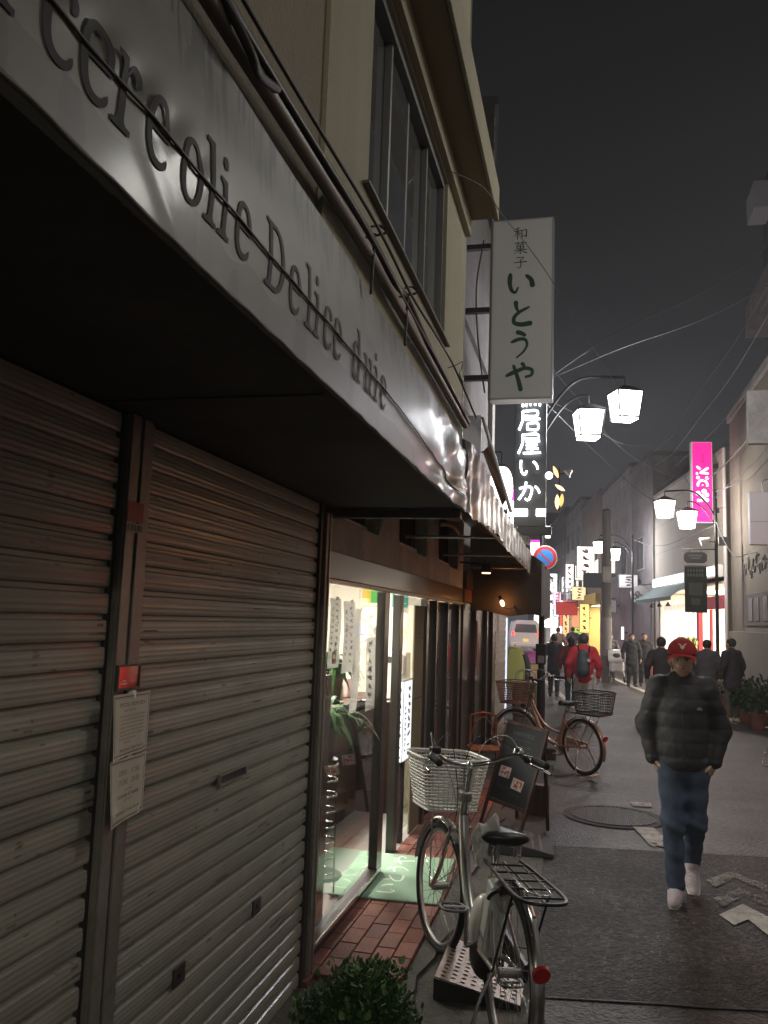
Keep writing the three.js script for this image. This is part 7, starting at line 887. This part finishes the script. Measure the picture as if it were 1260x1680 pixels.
  // shoes
  for (const [s, leg, pitch] of [[1, L.l, o.pitch?.[0] ?? 0], [-1, L.r, o.pitch?.[1] ?? 0]]) { const a = leg[1], cp = Math.cos(pitch), sp = Math.sin(pitch), R = (x, y, z) => [a[0] + x, a[1] - 0.085 + 0.0 + (y * cp - z * sp) + Math.max(0, sp) * 0.0, a[2] + y * sp + z * cp]; const heel = R(0, 0.045, -0.045), toe = R(s * 0.012, 0.032, 0.155), ank = R(0, 0.085, -0.01), bottom = Math.min(heel[1], toe[1]) - 0.046; const f = union(0.03, cap(heel, toe, 0.042, 0.036), cap(R(0, 0.06, -0.02), R(0, 0.045, 0.09), 0.046, 0.040), cap(ank, R(0, 0.095, -0.012), 0.040, 0.040)); const floor = pitch === 0 ? (x, y) => 0.004 - y : () => -1; part('shoe', netMesh((x, y, z) => Math.max(f(x, y, z), floor(x, y)), [a[0] - 0.1, bottom - 0.03, a[2] - 0.2], [a[0] + 0.1, a[1] + 0.12, a[2] + 0.26], o.fine ? 0.006 : 0.014), mat(o.shoes ?? [0.05, 0.05, 0.05], { roughness: 0.6 }), t); if (o.fine) for (let k = 0; k < 4; k++) { const q = R(0, 0.098 - k * 0.006, 0.035 + k * 0.024); part('lace', tube([[q[0] - 0.024, q[1] - 0.006, q[2]], [q[0], q[1], q[2]], [q[0] + 0.024, q[1] - 0.006, q[2]]], 0.004, 8, 5), M.white, t); } if (o.fine) part('sole', netMesh((x, y, z) => Math.max(f(x, y, z) - 0.005, Math.abs(y - (heel[1] - 0.032) - (z - heel[2]) / 0.2 * (toe[1] - heel[1])) - 0.012, pitch === 0 ? 0.001 - y : -1), [a[0] - 0.1, bottom - 0.04, a[2] - 0.2], [a[0] + 0.1, a[1] + 0.12, a[2] + 0.26], 0.006), mat([0.72, 0.70, 0.68], { roughness: 0.7 }), t); }
  // hair or hat
  const hc = [headC[0], headC[1] + 0.026, headC[2] - 0.012], outer = ell(hc, [0.086 + (o.hairBulk ?? 0), 0.100 + (o.hairBulk ?? 0), 0.103 + (o.hairBulk ?? 0)]), longH = o.longHair ? cap([hc[0], hc[1] - 0.02, hc[2] - 0.04], [hc[0], hc[1] - 0.15, hc[2] - 0.05], 0.085, 0.07, 1.1) : null;
  if (o.hair !== false) part('hair', netMesh((x, y, z) => { let d = outer(x, y, z); if (longH) d = smin(d, longH(x, y, z), 0.03); d += 0.006 * n3(x * 40, y * 25, z * 40); const faceCut = Math.max(z - (headC[2] + 0.048 + (y - headC[1] - 0.07) * 1.2), 0); d = Math.max(d, z - (headC[2] + 0.055 + Math.max(-0.06, (y - headC[1] - 0.06)) * 0.9), (o.longHair ? -1 : headC[1] - 0.055 - y - Math.max(0, headC[2] - 0.02 - z) * 0.6)); return d; }, [hc[0] - 0.14, hc[1] - 0.26, hc[2] - 0.16], [hc[0] + 0.14, hc[1] + 0.14, hc[2] + 0.15], o.fine ? 0.007 : 0.012), mat(o.hairColor ?? [0.016, 0.014, 0.013], { roughness: 0.65 }), t);
  o.extra?.(t, headC); return t;
}
function ell_mesh(c, r) { const g = new THREE.SphereGeometry(1, 14, 10); g.scale(...r); return g.translate(...c); }
// ---- the walker in the red cap
person('man in a red cap, black padded jacket and jeans walking towards the camera', [0.635, 0.002, -6.08], -0.10, {
  fine: true, h: 1.665, puff: 0.006, coatWide: 0.98, shoulder: 0.150, coat: [0.034, 0.031, 0.036], coatRough: 0.6, trousers: [0.085, 0.125, 0.215], legWide: 0.95, hem: 0.81, skin: [0.52, 0.34, 0.26], shoes: [0.52, 0.45, 0.48], headX: 0.0, hairColor: [0.05, 0.045, 0.042],
  legs: { r: [[-0.068, 0.475, 0.12], [-0.055, 0.085, 0.14]], l: [[0.07, 0.47, 0.03], [0.045, 0.165, -0.22]] }, pitch: [0.70, 0],
  arms: { l: [[0.236, 1.085, -0.045], [0.190, 0.872, 0.02]], r: [[-0.236, 1.085, -0.045], [-0.190, 0.872, 0.02]] }, handDir: [-0.45, -0.9, -0.08],
  extra: (t, h) => {
    const red = mat([0.36, 0.022, 0.028], { roughness: 0.8, bumpMap: rep(TX.fine, 8, 8), bumpScale: 0.001 }), C = [h[0], h[1] + 0.045, h[2] - 0.006];
    const crown = part('cap', netMesh((x, y, z) => Math.max(ell(C, [0.097, 0.104, 0.110])(x, y, z), C[1] - 0.012 - y + (z - h[2]) * 0.05, -ell([C[0], C[1] - 0.012, C[2]], [0.090, 0.098, 0.103])(x, y, z)), [C[0] - 0.13, C[1] - 0.06, C[2] - 0.14], [C[0] + 0.13, C[1] + 0.13, C[2] + 0.14], 0.006), red, t);
    part('brim', sheet(20, 8, (u, v) => { const a = mix(-1.05, 1.05, u), r0 = 0.1, x = C[0] + Math.sin(a) * mix(0.098, 0.112, v), z = C[2] + Math.cos(a) * 0.107 + v * 0.066 * Math.cos(a * 0.9), y = C[1] - 0.004 - 0.012 * v - 0.055 * Math.pow(Math.abs(a) / 1.05, 2) * (0.35 + 0.5 * v); return [x, y, z, u, v]; }), mat([0.36, 0.022, 0.028], { roughness: 0.8, side: THREE.DoubleSide }), crown);
    part('button', new THREE.SphereGeometry(0.008, 10, 8).translate(C[0], C[1] + 0.104, C[2]), red, crown);
    const wm = mat([0.66, 0.55, 0.52], { roughness: 0.8 }), zf = (x, y) => C[2] + 0.1115 * Math.sqrt(Math.max(0, 1 - (x / 0.099) ** 2 - (y / 0.106) ** 2)), mk = (p) => tube(p.map(([x, y]) => [C[0] + x, C[1] + y, zf(x, y)]), 0.0045, 12, 6); part('cap_emblem', [mk([[-0.022, 0.062], [-0.004, 0.050], [0.002, 0.034]]), mk([[0.024, 0.064], [0.010, 0.050], [0.002, 0.034]]), mk([[-0.012, 0.046], [0.0, 0.030], [0.014, 0.044]])], wm, crown);
    part('chest_logo', [bx(0.085, 0.12, 1.215, 1.223, 0.148, 0.151), bx(0.092, 0.112, 1.226, 1.232, 0.147, 0.150)], mat([0.30, 0.29, 0.29], { roughness: 0.7 }), t);
    part('zip', tube([[0.0, 0.84, 0.142], [0.0, 1.0, 0.158], [0.0, 1.15, 0.156], [0.0, 1.28, 0.138], [0.0, 1.36, 0.096]], 0.004, 24, 6), M.black, t);
// laces

  },
});
// ---- the others, seen from behind or in the distance
const back = Math.PI, walk = { l: [[0.09, 0.47, 0.10], [0.09, 0.085, 0.06]], r: [[-0.09, 0.47, 0.02], [-0.09, 0.10, -0.16]] };
person('walker in a red jacket with a dark backpack, seen from behind', [-0.045, 0, -15.6], back + 0.05, { h: 1.60, cell: 0.016, coat: [0.52, 0.03, 0.045], trousers: [0.50, 0.48, 0.46], legWide: 1.12, hem: 0.74, hairColor: [0.055, 0.06, 0.055], hairBulk: 0.008, coatWide: 1.08, legs: walk, extra: (t) => { const f = union(0.05, cap([0.02, 0.98, -0.24], [0.02, 1.26, -0.22], 0.125, 0.105, 1.25), cap([0.0, 1.0, -0.30], [0.0, 1.12, -0.29], 0.08, 0.075, 1.3)); part('backpack', netMesh((x, y, z) => f(x, y, z) + 0.008 * n3(x * 12, y * 12, z * 12), [-0.22, 0.78, -0.46], [0.24, 1.45, -0.04], 0.014), mat([0.05, 0.06, 0.07], { roughness: 0.6 }), t); for (const s of [-1, 1]) part('strap', tube([[s * 0.09, 1.33, -0.16], [s * 0.11, 1.43, -0.02], [s * 0.115, 1.36, 0.10], [s * 0.15, 1.12, 0.15], [s * 0.15, 0.98, 0.0]], 0.014, 24, 6), M.black, t); part('pocket_logo', bx(-0.10, -0.05, 1.15, 1.20, -0.355, -0.335), mat([0.5, 0.5, 0.5], { roughness: 0.6 }), t); } });
person('walker in a long black coat left of the red jacket, seen from behind', [-0.76, 0, -21], back, { h: 1.50, coat: [0.022, 0.022, 0.026], trousers: [0.025, 0.025, 0.03], hem: 0.60, legs: walk, hairBulk: 0.006 });
person('walker with long black hair just left of the red jacket', [-0.32, 0, -19.2], back - 0.1, { h: 1.50, coat: [0.18, 0.03, 0.03], trousers: [0.03, 0.03, 0.03], longHair: true, legs: walk });
person('distant walker in a brown coat before the yellow shop', [-1.05, 0, -33], back, { h: 1.62, cell: 0.03, coat: [0.16, 0.10, 0.07], hem: 0.55, legs: walk });
person('distant walker in dark clothes before the yellow shop', [-0.55, 0, -36], back + 0.2, { h: 1.65, cell: 0.03, coat: [0.04, 0.035, 0.035], legs: walk });
person('woman in a dark coat walking beside the stroller', [1.30, 0, -26.0], 0.15, { h: 1.55, coat: [0.020, 0.023, 0.026], trousers: [0.025, 0.027, 0.03], hem: 0.62, longHair: true, legs: { l: walk.r, r: walk.l }.l ? { l: [[0.09, 0.47, 0.08], [0.09, 0.085, 0.10]], r: [[-0.09, 0.47, 0.02], [-0.09, 0.085, -0.08]] } : walk });
person('companion in a black jacket right behind the woman by the stroller', [1.68, 0, -26.4], 0.05, { h: 1.58, coat: [0.03, 0.025, 0.028], trousers: [0.02, 0.02, 0.022], coatWide: 1.1 });
person('person with a grey coat pushing the stroller from behind', [0.78, 0, -28.6], 0.0, { h: 1.5, coat: [0.10, 0.10, 0.11], trousers: [0.03, 0.03, 0.03], arms: { l: [[0.24, 1.12, 0.06], [0.18, 1.0, 0.28]], r: [[-0.24, 1.12, 0.06], [-0.18, 1.0, 0.28]] } });
person('dark-haired person half hidden behind the red cap', [1.35, 0, -16.4], back + 0.2, { h: 1.58, coat: [0.035, 0.03, 0.032], trousers: [0.06, 0.06, 0.07], hairBulk: 0.006 });
person('broad person in a grey-brown jacket to the right of the red cap', [2.30, 0, -17.6], back - 0.15, { h: 1.55, coat: [0.085, 0.075, 0.078], trousers: [0.05, 0.055, 0.065], coatWide: 1.22, hairBulk: 0.004 });
person('person in a dark padded coat at the right of the walkers', [2.72, 0, -17.4], back + 0.7, { h: 1.60, coat: [0.035, 0.028, 0.034], trousers: [0.10, 0.09, 0.07], hem: 0.62, shoes: [0.55, 0.48, 0.36] });
{ // stroller with silver canopy
  const t = thing('stroller', 'silver-grey covered stroller being pushed in the middle distance', 'stroller', [0.92, 0, -27.6], 0.0); const sm = mat([0.50, 0.50, 0.51], { phys: true, roughness: 0.35, clearcoat: 0.3 });
  part('canopy', sheet(24, 14, (u, v) => { const a = mix(-0.1, 3.0, u), q = mix(-1, 1, v); return [0.26 * q, 0.68 + 0.34 * Math.sin(a) * (1 - 0.08 * q * q), 0.10 + 0.30 * Math.cos(a), u, v]; }), mat([0.5, 0.5, 0.51], { roughness: 0.35, side: THREE.DoubleSide }), t); part('seat_shell', new RoundedBoxGeometry(0.46, 0.42, 0.44, 3, 0.08).translate(0, 0.52, 0.12), sm, t); part('opening', (() => { const g = new THREE.SphereGeometry(0.15, 16, 12); g.scale(1.1, 0.7, 0.5); return g.translate(0, 0.80, 0.32); })(), M.black, t);
  for (const s of [-1, 1]) { part('push_bar', tube([[s * 0.2, 0.5, 0], [s * 0.21, 0.8, -0.35], [s * 0.2, 1.0, -0.55]], 0.014, 20, 7), M.steel, t); part('frame_leg', rod([s * 0.2, 0.45, 0.1], [s * 0.23, 0.1, 0.36], 0.014, 7), M.steel, t); part('frame_leg', rod([s * 0.2, 0.45, 0.05], [s * 0.23, 0.1, -0.25], 0.014, 7), M.steel, t); for (const z of [0.36, -0.25]) part('wheel', new THREE.TorusGeometry(0.085, 0.02, 8, 20).rotateY(Math.PI / 2).translate(s * 0.24, 0.105, z), M.rubber, t); } part('handle', rod([-0.2, 1.0, -0.55], [0.2, 1.0, -0.55], 0.016, 8), M.rubber, t);
  const r = thing('red_railing', 'low red metal railing in front of the white shop', 'railing', [BO[0], 0, BO[1]], BA); for (let i = 0; i < 6; i++) part('post', rod([RL - 0.5, 0, -13.2 - i * 0.5], [RL - 0.5, 0.75, -13.2 - i * 0.5], 0.022, 8), mat([0.42, 0.06, 0.03], { roughness: 0.4 }), r); for (const y of [0.42, 0.74]) part('rail', rod([RL - 0.5, y, -13.1], [RL - 0.5, y, -15.8], 0.022, 8), mat([0.42, 0.06, 0.03], { roughness: 0.4 }), r);
  const f = farThing('flower_planter', 'dark planter with yellow-green leaves in front of the lit shop', 'planter'); part('pot', new THREE.CylinderGeometry(0.2, 0.15, 0.35, 18).translate(RL - 0.4, 1.02, -10.9), M.woodDark, f); part('stand', new THREE.CylinderGeometry(0.12, 0.16, 0.84, 14).translate(RL - 0.4, 0.42, -10.9), M.woodDark, f); const gs = []; for (let i = 0; i < 160; i++) gs.push(new THREE.PlaneGeometry(0.06, 0.1).rotateX(rr(-1.5, 1.5)).rotateY(rnd() * 6).translate(RL - 0.4 + rr(-0.25, 0.25), 1.22 + rnd() * 0.25, -10.9 + rr(-0.25, 0.25))); part('foliage', gs, mat([0.25, 0.30, 0.05], { roughness: 0.6, side: THREE.DoubleSide }), f);
  const w = bicycle('pale bicycle cut by the right edge of the view', [2.42, 0, -12.1], -20 * D2R, 0.03, { frame: mat([0.6, 0.58, 0.5], { roughness: 0.4 }), fender: mat([0.65, 0.62, 0.55], { roughness: 0.4 }), rack: M.chrome, guard: M.black, basket: M.black, steer: 0.1, rim: mat([0.7, 0.68, 0.62], { roughness: 0.4 }) });
}
scene.fog = new THREE.FogExp2(0xe8e9ec, 0.0032);
renderer.render(scene, camera);
